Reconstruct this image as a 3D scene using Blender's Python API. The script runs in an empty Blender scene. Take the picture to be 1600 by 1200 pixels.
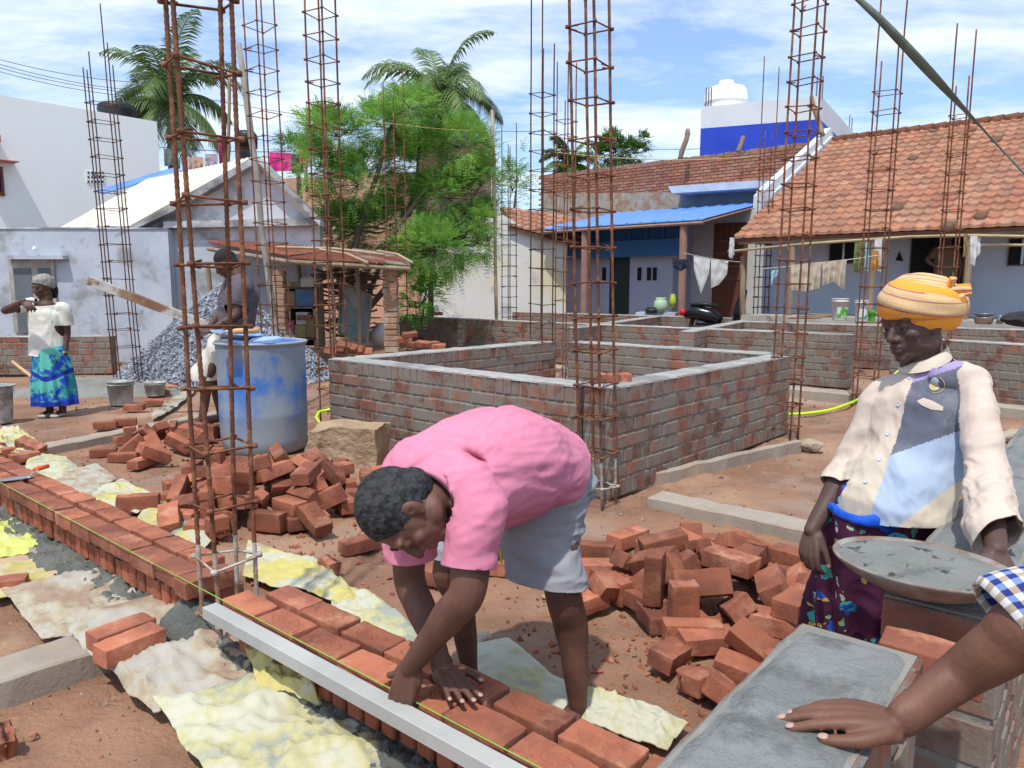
import bpy, bmesh, math, random
import numpy as np
from mathutils import Vector, Matrix, noise, Euler
R=math.radians; PI=math.pi
S=bpy.context.scene; COL=S.collection
rnd=random.Random(7)
# ---------------------------------------------------------------- camera
H=1.35; FPX=1150.0; PITCH=math.atan(150/FPX)
cd=bpy.data.cameras.new('camera'); cam=bpy.data.objects.new('camera',cd); COL.objects.link(cam); S.camera=cam
cd.lens=FPX/1600*36; cd.sensor_width=36; cd.clip_end=2000; cd.clip_start=.02
cam.location=(0,0,H); cam.rotation_euler=(PI/2-PITCH,0,0)
# ---------------------------------------------------------------- sun, sky
SUN=Vector((-.12,-.40,.90)).normalized()
el=math.asin(SUN.z); az=math.atan2(SUN.x,SUN.y)
sd=bpy.data.lights.new('sun','SUN'); sd.energy=3.15; sd.angle=R(1.5); sd.color=(1,.955,.88)
so=bpy.data.objects.new('sun',sd); COL.objects.link(so); so.rotation_euler=SUN.to_track_quat('Z','Y').to_euler()
W=bpy.data.worlds.new('World'); S.world=W; W.use_nodes=True
nt=W.node_tree; N=nt.nodes; LK=nt.links
bg=N['Background']; bg.inputs[1].default_value=.14
sk=N.new('ShaderNodeTexSky'); sk.sky_type='NISHITA'; sk.sun_disc=False; sk.sun_elevation=el; sk.sun_rotation=az; sk.dust_density=1.5; sk.ozone_density=1.5
tc=N.new('ShaderNodeTexCoord'); sx=N.new('ShaderNodeSeparateXYZ'); LK.new(tc.outputs['Generated'],sx.inputs[0])
def wm(op,a,b):
    n=N.new('ShaderNodeMath'); n.operation=op
    for i,q in enumerate((a,b)):
        if isinstance(q,(int,float)): n.inputs[i].default_value=q
        elif q is not None: LK.new(q,n.inputs[i])
    return n.outputs[0]
dz=wm('ADD',wm('MAXIMUM',sx.outputs[2],0.0),.16)
cx=wm('DIVIDE',sx.outputs[0],dz); cy=wm('DIVIDE',sx.outputs[1],dz)
cb=N.new('ShaderNodeCombineXYZ'); LK.new(cx,cb.inputs[0]); LK.new(cy,cb.inputs[1])
mp=N.new('ShaderNodeMapping'); mp.inputs['Rotation'].default_value=(0,0,R(-28)); mp.inputs['Scale'].default_value=(.75,1.5,1); mp.inputs['Location'].default_value=(3.1,1.7,0); LK.new(cb.outputs[0],mp.inputs[0])
n1=N.new('ShaderNodeTexNoise'); n1.inputs['Scale'].default_value=1.3; n1.inputs['Detail'].default_value=8; n1.inputs['Roughness'].default_value=.62; n1.inputs['Distortion'].default_value=.5; LK.new(mp.outputs[0],n1.inputs['Vector'])
n2=N.new('ShaderNodeTexNoise'); n2.inputs['Scale'].default_value=4.2; n2.inputs['Detail'].default_value=6; n2.inputs['Roughness'].default_value=.6; n2.inputs['Distortion'].default_value=.3; LK.new(mp.outputs[0],n2.inputs['Vector'])
ms=wm('ADD',wm('MULTIPLY',n1.outputs[0],.72),wm('MULTIPLY',n2.outputs[0],.28))
rp=N.new('ShaderNodeValToRGB'); rp.color_ramp.elements[0].position=.42; rp.color_ramp.elements[1].position=.60; LK.new(ms,rp.inputs[0])
rp.color_ramp.elements[0].color=(.12,.12,.12,1); rp.color_ramp.elements[1].color=(.95,.95,.95,1)
hz=N.new('ShaderNodeMapRange'); hz.inputs[1].default_value=.0; hz.inputs[2].default_value=.22; hz.inputs[3].default_value=.55; hz.inputs[4].default_value=0; LK.new(sx.outputs[2],hz.inputs[0])
mk=wm('MAXIMUM',rp.outputs[0],hz.outputs[0])
mx=N.new('ShaderNodeMix'); mx.data_type='RGBA'; LK.new(mk,mx.inputs[0]); 
gm=N.new('ShaderNodeMix'); gm.data_type='RGBA'; gm.blend_type='MULTIPLY'; gm.inputs[0].default_value=1; gm.inputs[7].default_value=(.95,1.12,1.30,1); LK.new(sk.outputs[0],gm.inputs[6])
LK.new(gm.outputs[2],mx.inputs[6]); mx.inputs[7].default_value=(5.6,6.2,6.9,1); LK.new(mx.outputs[2],bg.inputs[0])
S.view_settings.view_transform='Standard'; S.view_settings.look='None'; S.view_settings.exposure=.35; S.view_settings.gamma=1
S.render.resolution_x=1024; S.render.resolution_y=768
# ---------------------------------------------------------------- placing helpers: points of the place measured from the survey of the picture
CP,SP=math.cos(PITCH),math.sin(PITCH)
def ray(x,y):
    u=(x-800)/FPX; v=(600-y)/FPX
    return Vector((u,CP+v*SP,-SP+v*CP))
def P(x,y,z=0.0):
    d=ray(x,y); t=(z-H)/d.z; return Vector((d.x*t,d.y*t,z))
def D(x,y,Y):
    d=ray(x,y); t=Y/d.y; return Vector((d.x*t,Y,H+d.z*t))
E1=Vector((.765,-.644,0)); E2=Vector((.644,.765,0))     # the building grid
def G(a,b,z=0.0): return E1*a+E2*b+Vector((0,0,z))
GA=math.atan2(E1.y,E1.x)
def nz(p,s=1,o=0): return noise.noise((p[0]*s+o,p[1]*s+o*1.7,p[2]*s-o))
def fr(p,s=1,oct=4): return noise.fractal(Vector(p)*s,1.0,2.0,oct)
# ---------------------------------------------------------------- materials
MATS={}
def M(name,c,c2=None,scale=6,rough=.8,bump=0.,bs=40,metal=0.,c3=None,s3=2,t3=(.5,.6),rand=.0,spec=.3,lo=.35,hi=.65,coord='Object',attr=None,stretch=None,detail=6,trans=0.,bd=.01,emis=None,sub=0.):
    if name in MATS: return MATS[name]
    m=bpy.data.materials.new(name); m.use_nodes=True; MATS[name]=m
    nt=m.node_tree; N=nt.nodes; L=nt.links; b=N['Principled BSDF']
    b.inputs['Roughness'].default_value=rough; b.inputs['Metallic'].default_value=metal; b.inputs['Specular IOR Level'].default_value=spec
    tc=N.new('ShaderNodeTexCoord'); vec=tc.outputs[coord]
    if stretch:
        mp=N.new('ShaderNodeMapping'); mp.inputs['Scale'].default_value=stretch; L.new(vec,mp.inputs[0]); vec=mp.outputs[0]
    if rand or coord=='Object':
        oi=N.new('ShaderNodeObjectInfo'); va=N.new('ShaderNodeVectorMath'); va.operation='ADD'
        ml=N.new('ShaderNodeMath'); ml.operation='MULTIPLY'; ml.inputs[1].default_value=37.; L.new(oi.outputs['Random'],ml.inputs[0])
        L.new(vec,va.inputs[0]); L.new(ml.outputs[0],va.inputs[1]); vec=va.outputs[0]
    def nz_(s,d=6,r=.6):
        n=N.new('ShaderNodeTexNoise'); n.inputs['Scale'].default_value=s; n.inputs['Detail'].default_value=d; n.inputs['Roughness'].default_value=r; L.new(vec,n.inputs['Vector']); return n.outputs[0]
    def ramp(f,a,b_):
        r=N.new('ShaderNodeMapRange'); r.inputs[1].default_value=a; r.inputs[2].default_value=b_; r.interpolation_type='SMOOTHSTEP'; L.new(f,r.inputs[0]); return r.outputs[0]
    def mix(f,A,B,bl='MIX'):
        x=N.new('ShaderNodeMix'); x.data_type='RGBA'; x.blend_type=bl
        if isinstance(f,(int,float)): x.inputs[0].default_value=f
        else: L.new(f,x.inputs[0])
        for i,q in ((6,A),(7,B)):
            if isinstance(q,tuple): x.inputs[i].default_value=(q[0],q[1],q[2],1)
            else: L.new(q,x.inputs[i])
        return x.outputs[2]
    col=tuple(c)
    if c2 is not None: col=mix(ramp(nz_(scale,detail),lo,hi),tuple(c),tuple(c2))
    if attr:
        at=N.new('ShaderNodeAttribute'); at.attribute_name='tint'; col=mix(1.,col,at.outputs['Color'],'MULTIPLY')
    if c3 is not None: col=mix(ramp(nz_(s3,7,.65),*t3),col,tuple(c3))
    if rand:
        oi2=N.new('ShaderNodeObjectInfo'); mr=N.new('ShaderNodeMapRange'); mr.inputs[3].default_value=1-rand; mr.inputs[4].default_value=1+rand; L.new(oi2.outputs['Random'],mr.inputs[0])
        hs=N.new('ShaderNodeHueSaturation'); L.new(mr.outputs[0],hs.inputs['Value'])
        if isinstance(col,tuple): hs.inputs['Color'].default_value=(*col,1)
        else: L.new(col,hs.inputs['Color'])
        col=hs.outputs[0]
    if isinstance(col,tuple): b.inputs['Base Color'].default_value=(*col,1)
    else: L.new(col,b.inputs['Base Color'])
    if bump:
        bn=N.new('ShaderNodeBump'); bn.inputs['Strength'].default_value=bump; bn.inputs['Distance'].default_value=bd; L.new(nz_(bs,5,.65),bn.inputs['Height']); L.new(bn.outputs[0],b.inputs['Normal'])
    if trans:
        tr=N.new('ShaderNodeBsdfTranslucent'); ms=N.new('ShaderNodeMixShader'); ms.inputs[0].default_value=trans
        if isinstance(col,tuple): tr.inputs[0].default_value=(*col,1)
        else: L.new(col,tr.inputs[0])
        L.new(b.outputs[0],ms.inputs[1]); L.new(tr.outputs[0],ms.inputs[2]); L.new(ms.outputs[0],N['Material Output'].inputs[0])
    if emis:
        b.inputs['Emission Color'].default_value=(*c,1); b.inputs['Emission Strength'].default_value=emis
    if sub: b.inputs['Subsurface Weight'].default_value=sub; b.inputs['Subsurface Radius'].default_value=(.012,.005,.003)
    return m
# ---------------------------------------------------------------- mesh builder
class MB:
    def __init__(s): s.v=[]; s.f=[]; s.m=[]; s.t=[]; s.uv=None
    def add(s,vs,fs,mi=0,tint=None,M4=None):
        o=len(s.v)
        s.v+= [tuple(M4@Vector(v)) for v in vs] if M4 is not None else [tuple(v) for v in vs]
        for f in fs: s.f.append(tuple(i+o for i in f)); s.m.append(mi); s.t.append(tint or (1,1,1))
        return s
    def box(s,c,d,rz=0,mi=0,tint=None,M4=None,bev=0):
        x,y,z=d[0]/2,d[1]/2,d[2]/2
        T=Matrix.Translation(c)@Matrix.Rotation(rz,4,'Z')
        if M4 is not None: T=M4@T
        if not bev:
            vs=[(i,j,k) for k in(-z,z) for j in(-y,y) for i in(-x,x)]
            fs=[(0,2,3,1),(4,5,7,6),(0,1,5,4),(2,6,7,3),(0,4,6,2),(1,3,7,5)]
            return s.add(vs,fs,mi,tint,T)
        vs,fs=bevbox(x,y,z,bev); return s.add(vs,fs,mi,tint,T)
    def quad(s,a,b,c,d,mi=0,tint=None): return s.add([a,b,c,d],[(0,1,2,3)],mi,tint)
    def tube(s,pts,r,n=8,mi=0,tint=None,cap=True,flat=1.0):
        pts=[Vector(p) for p in pts]; k=len(pts); rs=r if isinstance(r,(list,tuple)) else [r]*k
        vs=[]; fs=[]; up=None
        for i,p in enumerate(pts):
            t=(pts[min(i+1,k-1)]-pts[max(i-1,0)]).normalized()
            if up is None: up=Vector((0,0,1)) if abs(t.z)<.9 else Vector((1,0,0))
            a=t.cross(up).normalized(); b=a.cross(t).normalized(); up=b
            for j in range(n):
                th=2*PI*j/n; vs.append(p+a*math.cos(th)*rs[i]+b*math.sin(th)*rs[i]*flat)
        for i in range(k-1):
            for j in range(n): fs.append((i*n+j,i*n+(j+1)%n,(i+1)*n+(j+1)%n,(i+1)*n+j))
        if cap: fs.append(tuple(range(n-1,-1,-1))); fs.append(tuple((k-1)*n+j for j in range(n)))
        return s.add(vs,fs,mi,tint)
    def lathe(s,prof,n=24,c=(0,0,0),mi=0,tint=None,M4=None,close=False):
        vs=[];fs=[];k=len(prof)
        for r,z in prof:
            for j in range(n):
                th=2*PI*j/n; vs.append((c[0]+r*math.cos(th),c[1]+r*math.sin(th),c[2]+z))
        for i in range(k-1):
            for j in range(n): fs.append((i*n+j,i*n+(j+1)%n,(i+1)*n+(j+1)%n,(i+1)*n+j))
        if prof[0][0]>1e-4: fs.append(tuple(range(n-1,-1,-1)))
        if prof[-1][0]>1e-4 and not close: fs.append(tuple((k-1)*n+j for j in range(n)))
        return s.add(vs,fs,mi,tint,M4)
    def prism(s,poly,n_vec,mi=0,tint=None):
        k=len(poly); a=[Vector(p) for p in poly]; b=[p+Vector(n_vec) for p in a]
        fs=[tuple(range(k-1,-1,-1)),tuple(range(k,2*k))]+[(i,(i+1)%k,k+(i+1)%k,k+i) for i in range(k)]
        return s.add(a+b,fs,mi,tint)
    def mesh(s,name,mats,smooth=False):
        me=bpy.data.meshes.new(name); me.from_pydata(s.v,[],s.f)
        for m in (mats if isinstance(mats,(list,tuple)) else [mats]): me.materials.append(m)
        me.polygons.foreach_set('material_index',s.m)
        if smooth: me.polygons.foreach_set('use_smooth',[True]*len(s.f))
        if any(t!=(1,1,1) for t in s.t):
            ca=me.color_attributes.new('tint','FLOAT_COLOR','CORNER'); arr=[]
            for p,t in zip(me.polygons,s.t): arr+= [t[0],t[1],t[2],1.0]*p.loop_total
            ca.data.foreach_set('color',arr)
        me.update(); return me
    def build(s,name,mats,parent=None,smooth=False,loc=None,fix=True):
        me=s.mesh(name,mats,smooth)
        if fix:
            bm=bmesh.new(); bm.from_mesh(me); bmesh.ops.recalc_face_normals(bm,faces=bm.faces); bm.to_mesh(me); bm.free()
        return link(name,me,parent,loc)
def link(name,me,parent=None,loc=None):
    o=bpy.data.objects.new(name,me); COL.objects.link(o)
    if parent is not None:
        o.parent=parent; o.matrix_parent_inverse=parent.matrix_basis.inverted()
    if loc is not None: o.location=loc
    return o
def bevbox(x,y,z,b):
    vs=[];idx={}
    for sx in(-1,1):
        for sy in(-1,1):
            for sz in(-1,1):
                for k,(dx,dy,dz_) in enumerate(((0,b,b),(b,0,b),(b,b,0))):
                    idx[sx,sy,sz,k]=len(vs); vs.append((sx*(x-dx),sy*(y-dy),sz*(z-dz_)))
    I=idx; fs=[]
    for s_ in(-1,1):
        fs.append((I[s_,-1,-1,0],I[s_,1,-1,0],I[s_,1,1,0],I[s_,-1,1,0]))
        fs.append((I[-1,s_,-1,1],I[1,s_,-1,1],I[1,s_,1,1],I[-1,s_,1,1]))
        fs.append((I[-1,-1,s_,2],I[1,-1,s_,2],I[1,1,s_,2],I[-1,1,s_,2]))
    for a in(-1,1):
        for c in(-1,1):
            fs.append((I[a,c,-1,0],I[a,c,1,0],I[a,c,1,1],I[a,c,-1,1]))
            fs.append((I[a,-1,c,0],I[a,1,c,0],I[a,1,c,2],I[a,-1,c,2]))
            fs.append((I[-1,a,c,1],I[1,a,c,1],I[1,a,c,2],I[-1,a,c,2]))
            for d in(-1,1): fs.append((I[a,c,d,0],I[a,c,d,1],I[a,c,d,2]))
    return vs,fs
def tag(o,label,cat,group=None,kind=None):
    o['label']=label; o['category']=cat
    if group: o['group']=group
    if kind: o['kind']=kind
    return o
def struct(o): o['kind']='structure'; return o
def stuff(o,label=None,cat=None):
    o['kind']='stuff'
    if label: o['label']=label; o['category']=cat
    return o
def thing(name,label,cat,loc=(0,0,0),group=None):
    o=bpy.data.objects.new(name,None); COL.objects.link(o); o.location=loc; o.empty_display_size=.1
    bpy.context.view_layer.update()
    return tag(o,label,cat,group)
def dup(o,loc=None,rot=None,label=None,parent=None,scale=None):
    c=o.copy(); COL.objects.link(c)
    if parent is not None: c.parent=parent
    if loc is not None: c.location=loc
    if rot is not None: c.rotation_euler=rot
    if scale is not None: c.scale=scale
    if label: c['label']=label
    for ch in list(o.children): dup(ch,parent=c)
    return c
# ================================================================ ground
def ss(a,b,x):
    t=min(1,max(0,(x-a)/(b-a))); return t*t*(3-2*t)
def gh(x,y):
    "terrain height"
    h=.018*fr((x,y,0),1.1,3)+.012*fr((x,y,3),4.5,3)
    h+=.30*ss(13,18,y+.1*x)
    a=x*E1.x+y*E1.y; b=x*E2.x+y*E2.y
    if -12<a<-2.3 or (-2.7<a<-.2):      # earth flattened along the new wall
        if .8<b<2.1: h*=.4
    for mx_,my_,mr_,mh_ in ((-1.58,4.45,.50,.17),(-2.85,5.95,.36,.14),(.84,3.1,.38,.12)):
        dd=math.hypot(x-mx_,y-my_)
        if dd<mr_: h+=mh_*(1-dd/mr_)
    return h-.02
def axis(bounds):
    out=[];
    for a,b,s in bounds:
        n=max(1,int(round((b-a)/s))); out+=[a+(b-a)*i/n for i in range(n)]
    out.append(bounds[-1][1]); return out
FOOT=[(rnd.uniform(-2,2.6),rnd.uniform(1.8,6.5),rnd.uniform(0,3.1)) for _ in range(70)]
xs=axis([(-400,-60,60),(-60,-14,4),(-14,-4,.25),(-4,3.6,.035),(3.6,9,.3),(9,60,5),(60,400,60)])
ys=axis([(-6,.6,.4),(.6,7,.035),(7,14,.2),(14,30,1),(30,100,10),(100,900,100)])
g=MB(); nx=len(xs)
for y in ys:
    for x in xs: 
        z=gh(x,y) if abs(x)<60 and y<60 else .28
        if -4<x<3.6 and .6<y<7:
            for fx_,fy_,fa_ in FOOT:
                dx_,dy_=x-fx_,y-fy_
                if abs(dx_)<.2 and abs(dy_)<.2:
                    u_=dx_*math.cos(fa_)+dy_*math.sin(fa_); v_=-dx_*math.sin(fa_)+dy_*math.cos(fa_); r_=(u_/.13)**2+(v_/.05)**2
                    z+= -.014 if r_<.8 else .006 if r_<1.9 else 0
            z+=.009*fr((x,y,9),9,3)+.006*abs(noise.noise((x*3.1,y*3.1,7)))
        g.v.append((x,y,z))
for j in range(len(ys)-1):
    for i in range(nx-1):
        g.f.append((j*nx+i,j*nx+i+1,(j+1)*nx+i+1,(j+1)*nx+i)); g.m.append(0); g.t.append((1,1,1))
m_soil=M('soil',(.305,.165,.10),(.20,.108,.068),scale=1.6,rough=.95,bump=.9,bs=35,c3=(.40,.255,.165),s3=.9,t3=(.48,.72),bd=.02,detail=9)
def soil_mix():
    nt=m_soil.node_tree; N=nt.nodes; L=nt.links; b=N['Principled BSDF']; old=b.inputs['Base Color'].links[0].from_socket
    tc=N.new('ShaderNodeTexCoord')
    def noi(s,a,c):
        n=N.new('ShaderNodeTexNoise'); n.inputs['Scale'].default_value=s; n.inputs['Detail'].default_value=8; n.inputs['Roughness'].default_value=.7; L.new(tc.outputs['Object'],n.inputs[0])
        r=N.new('ShaderNodeMapRange'); r.inputs[1].default_value=a; r.inputs[2].default_value=c; L.new(n.outputs[0],r.inputs[0]); return r.outputs[0]
    def mx(f,A,B):
        x=N.new('ShaderNodeMix'); x.data_type='RGBA'; L.new(f,x.inputs[0]); L.new(A,x.inputs[6]); x.inputs[7].default_value=(*B,1); return x.outputs[2]
    c=mx(noi(.7,.52,.66),old,(.30,.22,.17)); c=mx(noi(22,.62,.7),c,(.40,.17,.09)); c=mx(noi(48,.66,.72),c,(.45,.36,.28))
    L.new(c,b.inputs['Base Color'])
soil_mix()
struct(g.build('ground',m_soil,smooth=True,fix=False))
# ================================================================ bricks, mortar, walls
m_brick=M('fired_brick',(.34,.118,.064),(.20,.070,.044),scale=5,rough=.9,bump=.55,bs=60,c3=(.43,.20,.125),s3=7,t3=(.5,.74),rand=.34,bd=.006)
m_brickw=M('wall_brick',(.27,.10,.062),(.17,.08,.058),scale=9,rough=.9,bump=.5,bs=50,c3=(.205,.175,.148),s3=4,t3=(.38,.56),attr=True,bd=.006)
m_mortar=M('mortar',(.26,.245,.215),(.19,.18,.16),scale=6,rough=.93,bump=.6,bs=45,bd=.01)
m_wet=M('wet_mortar',(.105,.11,.095),(.16,.165,.145),scale=8,rough=.75,bump=1.,bs=55,bd=.02,spec=.4)
m_conc=M('concrete',(.35,.30,.245),(.27,.225,.18),scale=3,rough=.9,bump=.35,bs=60,c3=(.42,.30,.22),s3=1.5,t3=(.5,.75))
m_cap2=M('wet_mortar_cap',(.215,.225,.22),(.165,.172,.168),scale=5,rough=.9,bump=1.,bs=30,c3=(.125,.13,.125),s3=7,t3=(.52,.66),bd=.015)
m_cap=M('mortar_cap',(.36,.355,.335),(.27,.265,.25),scale=4,rough=.92,bump=.5,bs=35,c3=(.20,.20,.185),s3=1.8,t3=(.5,.66),bd=.01)
def brickwall(segs,z0,name='brick_wall',cap=True,unit=.225,th=.225,smear=1.,mb=None,courses=None,wet=False,caprough=.004):
    """segs: list of (p,q) ends of the front face at ground; thickness goes to the left of p->q. one mesh"""
    mb=mb or MB()
    zs=courses
    for p,q in segs:
        p=Vector((p[0],p[1],0)); q=Vector((q[0],q[1],0)); d=(q-p); Ln=d.length; d.normalize(); n=Vector((-d.y,d.x,0)); ang=math.atan2(d.y,d.x)
        ztop=z0+sum(zs)
        c=p+d*(Ln/2)+n*th/2
        mb.box((c.x,c.y,(z0+ztop)/2-.002),(Ln-.014,th-.016,ztop-z0-.006),ang,mi=1)
        z=z0
        for ci,h in enumerate(zs):
            on=h>.1
            w=.078 if on else (unit if ci%2 else unit/2)
            x=0 if ci%2 else -w*.5
            x-=rnd.random()*.02
            while x<Ln-.01:
                ww=w*(1+rnd.uniform(-.04,.04)); a=max(0,x); b=min(Ln,x+ww)
                if b-a>.02:
                    gp=.010 if not on else .007
                    t=rnd.uniform(.62,1.3); rr=rnd.random()
                    tint=(t,t*(.95+rr*.2),t*(.9+rr*.35))
                    j=rnd.uniform(-.004,.004); cc=p+d*((a+b)/2)+n*(th/2+j)
                    mb.box((cc.x,cc.y,z+h/2-.001),(b-a-gp,th+rnd.uniform(-.004,.004),h-.013),ang+rnd.uniform(-.006,.006),mi=0,tint=tint,bev=.006)
                x+=ww
            z+=h
        if cap:
            # trowelled mortar skin on top
            nx=max(2,int(Ln/.05)); ny=6; o=len(mb.v)
            for i in range(nx+1):
                for k in range(ny+1):
                    u=i/nx*Ln; v=k/ny*th
                    e=(k in(0,ny)) or (i in(0,nx))
                    pt=p+d*u+n*v
                    if e: 
                        w_=.008*fr((pt.x,pt.y,2),9,2); pt+= n*(w_ if k==0 else -w_ if k==ny else 0)
                    zz=ztop+(-.012 if e else .004+caprough*1.6*fr((pt.x,pt.y,0),7,3))
                    mb.v.append((pt.x,pt.y,zz))
            for i in range(nx):
                for k in range(ny):
                    a=o+i*(ny+1)+k; mb.f.append((a,a+ny+1,a+ny+2,a+1)); mb.m.append(2); mb.t.append((1,1,1))
    return mb
WALLM=[m_brickw,m_mortar,m_cap]
CR=[.11,.088,.088,.088,.088,.088,.11]       # z 0 .. .66
CR=[c*.73/sum(CR) for c in CR]
ZT=.73
def wpx(x,y,z=ZT): return P(x,y,z)
# the square chamber in the middle
A_=wpx(905,612); B_=wpx(512,560); C_=wpx(842,529); D_=wpx(1237,555); Bn=wpx(957,622)
box_n=wpx(940,614)
T=.225
left_front=(wpx(512,559.5),wpx(903,602.5))
n_rf=(wpx(955,606),wpx(1237,555.5))
mb=brickwall([(left_front[0],left_front[1])],0,courses=CR)
mb=brickwall([n_rf],0,courses=CR,mb=mb)
print('corner',left_front[1],n_rf[0],n_rf[1],left_front[0])
dl=(left_front[0]-left_front[1]).normalized(); dr=(n_rf[1]-n_rf[0]).normalized()
cl=left_front[0]+dr*.0; cr=n_rf[1]
farL=left_front[0]+dr*3.05; farR=cr+dl*.0
# inner side of the far-left wall faces us: front face on the chamber side
mb=brickwall([(left_front[0]-dl*T+dr*.235,left_front[0]-dl*T+dr*3.0)],0,courses=CR,mb=mb)
bl=left_front[0]-dl*.0+dr*3.0
mb=brickwall([(left_front[0]-dl*(T+.14)+dr*3.05, cr+dl*.235-dr*.0)],0,courses=CR,mb=mb)
tag(mb.build('brick_wall',WALLM),'square chamber of mortar smeared brick walls in the middle of the site','brick wall')
# ---------------------------------------------------------------- more brick walls of the site
def bw(label,segs,z0=0,courses=CR,name='brick_wall',**k):
    mb=brickwall(segs,z0,courses=courses,**k); return tag(mb.build(name,WALLM),label,'brick wall')
LW=wpx
bw('long low brick wall running behind the square chamber up to the gap with a bar cage',[(LW(623,494),LW(1328,523))])
bw('low brick wall behind the turbaned person, carrying on right of the bar cage gap',[(LW(1392,526),LW(1760,548))])
bw('low cross wall of brick behind the chamber, left one of two running away to the back',[(LW(905,512),LW(1036,493.5))])
bw('low cross wall of brick behind the chamber, right one of two running away to the back',[(LW(1085,518),LW(1182,498.5))])
bw('farthest low brick wall below the blue roofed porch and the tiled house',[(LW(800,487),LW(1195,498.5))])
bw('thick end of the long low wall, left of the tallest clump of tree leaves',[(LW(640,500),LW(655,497))]) if False else None
CL=[.10]*6
bw('free standing brick wall of six courses behind the person in the blue patterned skirt',[(P(-160,588),P(176,584))],0,CL,smear=.5)
# plinth under walls
def beam(label,p,q,w,z0,z1,mi=None,name='plinth_beam'):
    p=Vector(p); q=Vector(q); d=(q-p).normalized(); n=Vector((-d.y,d.x,0)); L_=(q-p).length
    nx=max(4,int(L_/.05)); mb=MB(); prof=[(0,z0),(0,z1-.008),(.008,z1),(w*.3,z1),(w*.7,z1),(w-.008,z1),(w,z1-.008),(w,z0)]
    k=len(prof)
    for i in range(nx+1):
        for j,(a,z) in enumerate(prof):
            pt=p+d*(L_*i/nx)+n*a; w_=.007*fr((pt.x,pt.y,z),6,3)
            mb.v.append((pt.x+n.x*w_,pt.y+n.y*w_,z+w_*(1 if z>z0 else 0)))
    for i in range(nx):
        for j in range(k-1): a=i*k+j; mb.f.append((a,a+1,a+k+1,a+k)); mb.m.append(0); mb.t.append((1,1,1))
    mb.f+=[tuple(range(k)),tuple((nx)*k+j for j in range(k-1,-1,-1))]; mb.m+=[0,0]; mb.t+=[(1,1,1)]*2
    return tag(mb.build(name,m_conc),label,'concrete beam')
beam('long concrete plinth beam under the back brick wall, above the yellow green hose',P(640,560)*1.0,P(1330,628),.3,-.05,.09)
beam('concrete plinth beam under the wall behind the turbaned person',P(1392,632),P(1760,668),.3,-.05,.09)
beam('pale concrete plinth beam running right from the foot of the nearest chamber corner',P(1012,778,.05),P(1300,838,.05),.19,-.04,.055)
beam('concrete plinth beam at lower left with one corner under a dirty white sack',P(-160,1125,.06),P(330,965,.06),.2,-.05,.075)
beam('thin concrete plinth beam left of the blue drum, beyond the sacks',P(40,716),P(352,652),.18,-.05,.055)
beam('grey concrete kerb jutting from under the right end of the chamber wall',P(985,765)+Vector((0,0,0)),P(1252,702),.06,-.04,.075)
# low footing under the new wall
beam('rough concrete footing below the freshly laid brick course',G(-6.4,1.16),G(.15,1.16),.40,-.05,.055,name='footing')
# ---------------------------------------------------------------- plane helper
def onp(x,y,p0,n):
    d=ray(x,y); o=Vector((0,0,H)); t=(Vector(p0)-o).dot(n)/d.dot(n); return o+d*t
class Face:
    "a vertical facade: pixel survey -> points on it"
    def __init__(s,p0,dirv):
        s.p0=Vector(p0); s.d=Vector((dirv[0],dirv[1],0)).normalized(); s.n=Vector((s.d.y,-s.d.x,0))
        if s.n.dot(Vector((0,-1,0)))<0: s.n=-s.n
    def __call__(s,x,y,o=0.): return onp(x,y,s.p0+s.n*o,s.n)
    def poly(s,pts,th,mb,o=0.,mi=0,tint=None):
        mb.prism([s(x,y,o) for x,y in pts],-s.n*th,mi,tint)
    def rect(s,x0,y0,x1,y1,th,mb,o=0.,mi=0,tint=None,zb=None):
        "upright rectangle spanned by two corners"
        a=s(x0,y0,o); b=s(x1,y1,o); z1=max(a.z,b.z); z0=min(a.z,b.z)
        mb.prism([(a.x,a.y,z0),(b.x,b.y,z0),(b.x,b.y,z1),(a.x,a.y,z1)],-s.n*th,mi,tint)
m_white=M('white_plaster',(.80,.83,.83),(.75,.78,.78),scale=.5,rough=.9,bump=.1,c3=(.66,.68,.66),s3=.35,t3=(.6,.8),stretch=(1,1,.25))
m_lilac=M('pale_blue_limewash',(.46,.49,.55),(.37,.40,.47),scale=1.2,rough=.95,bump=.3,bs=20,c3=(.25,.26,.26),s3=1.5,t3=(.5,.66))
m_porchw=M('veranda_wall_paint',(.46,.50,.60),(.42,.46,.56),scale=1.5,rough=.9,bump=.1)
m_stain=M('stained_plaster',(.38,.39,.40),(.15,.15,.155),scale=1.8,rough=.95,bump=.4,bs=15,c3=(.52,.53,.56),s3=1.1,t3=(.45,.6))
m_yell=M('yellowed_plaster',(.60,.61,.60),(.60,.53,.33),scale=.9,rough=.95,bump=.3,bs=14,c3=(.36,.37,.39),s3=1.3,t3=(.52,.68),lo=.4,hi=.75)
m_peach=M('peach_plaster',(.55,.30,.22),(.48,.27,.2),scale=1,rough=.9)
m_asb=M('white_sheet_roof',(.70,.68,.60),(.60,.57,.48),scale=1.5,rough=.8,c3=(.42,.40,.35),s3=2.2,t3=(.58,.72))
m_tarp=M('blue_tarpaulin',(.09,.2,.5),(.13,.26,.56),scale=3,rough=.5)
m_brown=M('brown_wood',(.16,.055,.03),(.11,.04,.025),scale=5,rough=.6,stretch=(1,1,8))
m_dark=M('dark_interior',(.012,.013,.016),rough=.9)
m_shade=M('terracotta_paint',(.50,.20,.14),rough=.8)
m_black=M('black_plastic',(.018,.02,.024),rough=.45)
m_blue=M('royal_blue_paint',(.015,.045,.42),(.02,.06,.5),scale=.7,rough=.6)
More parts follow.
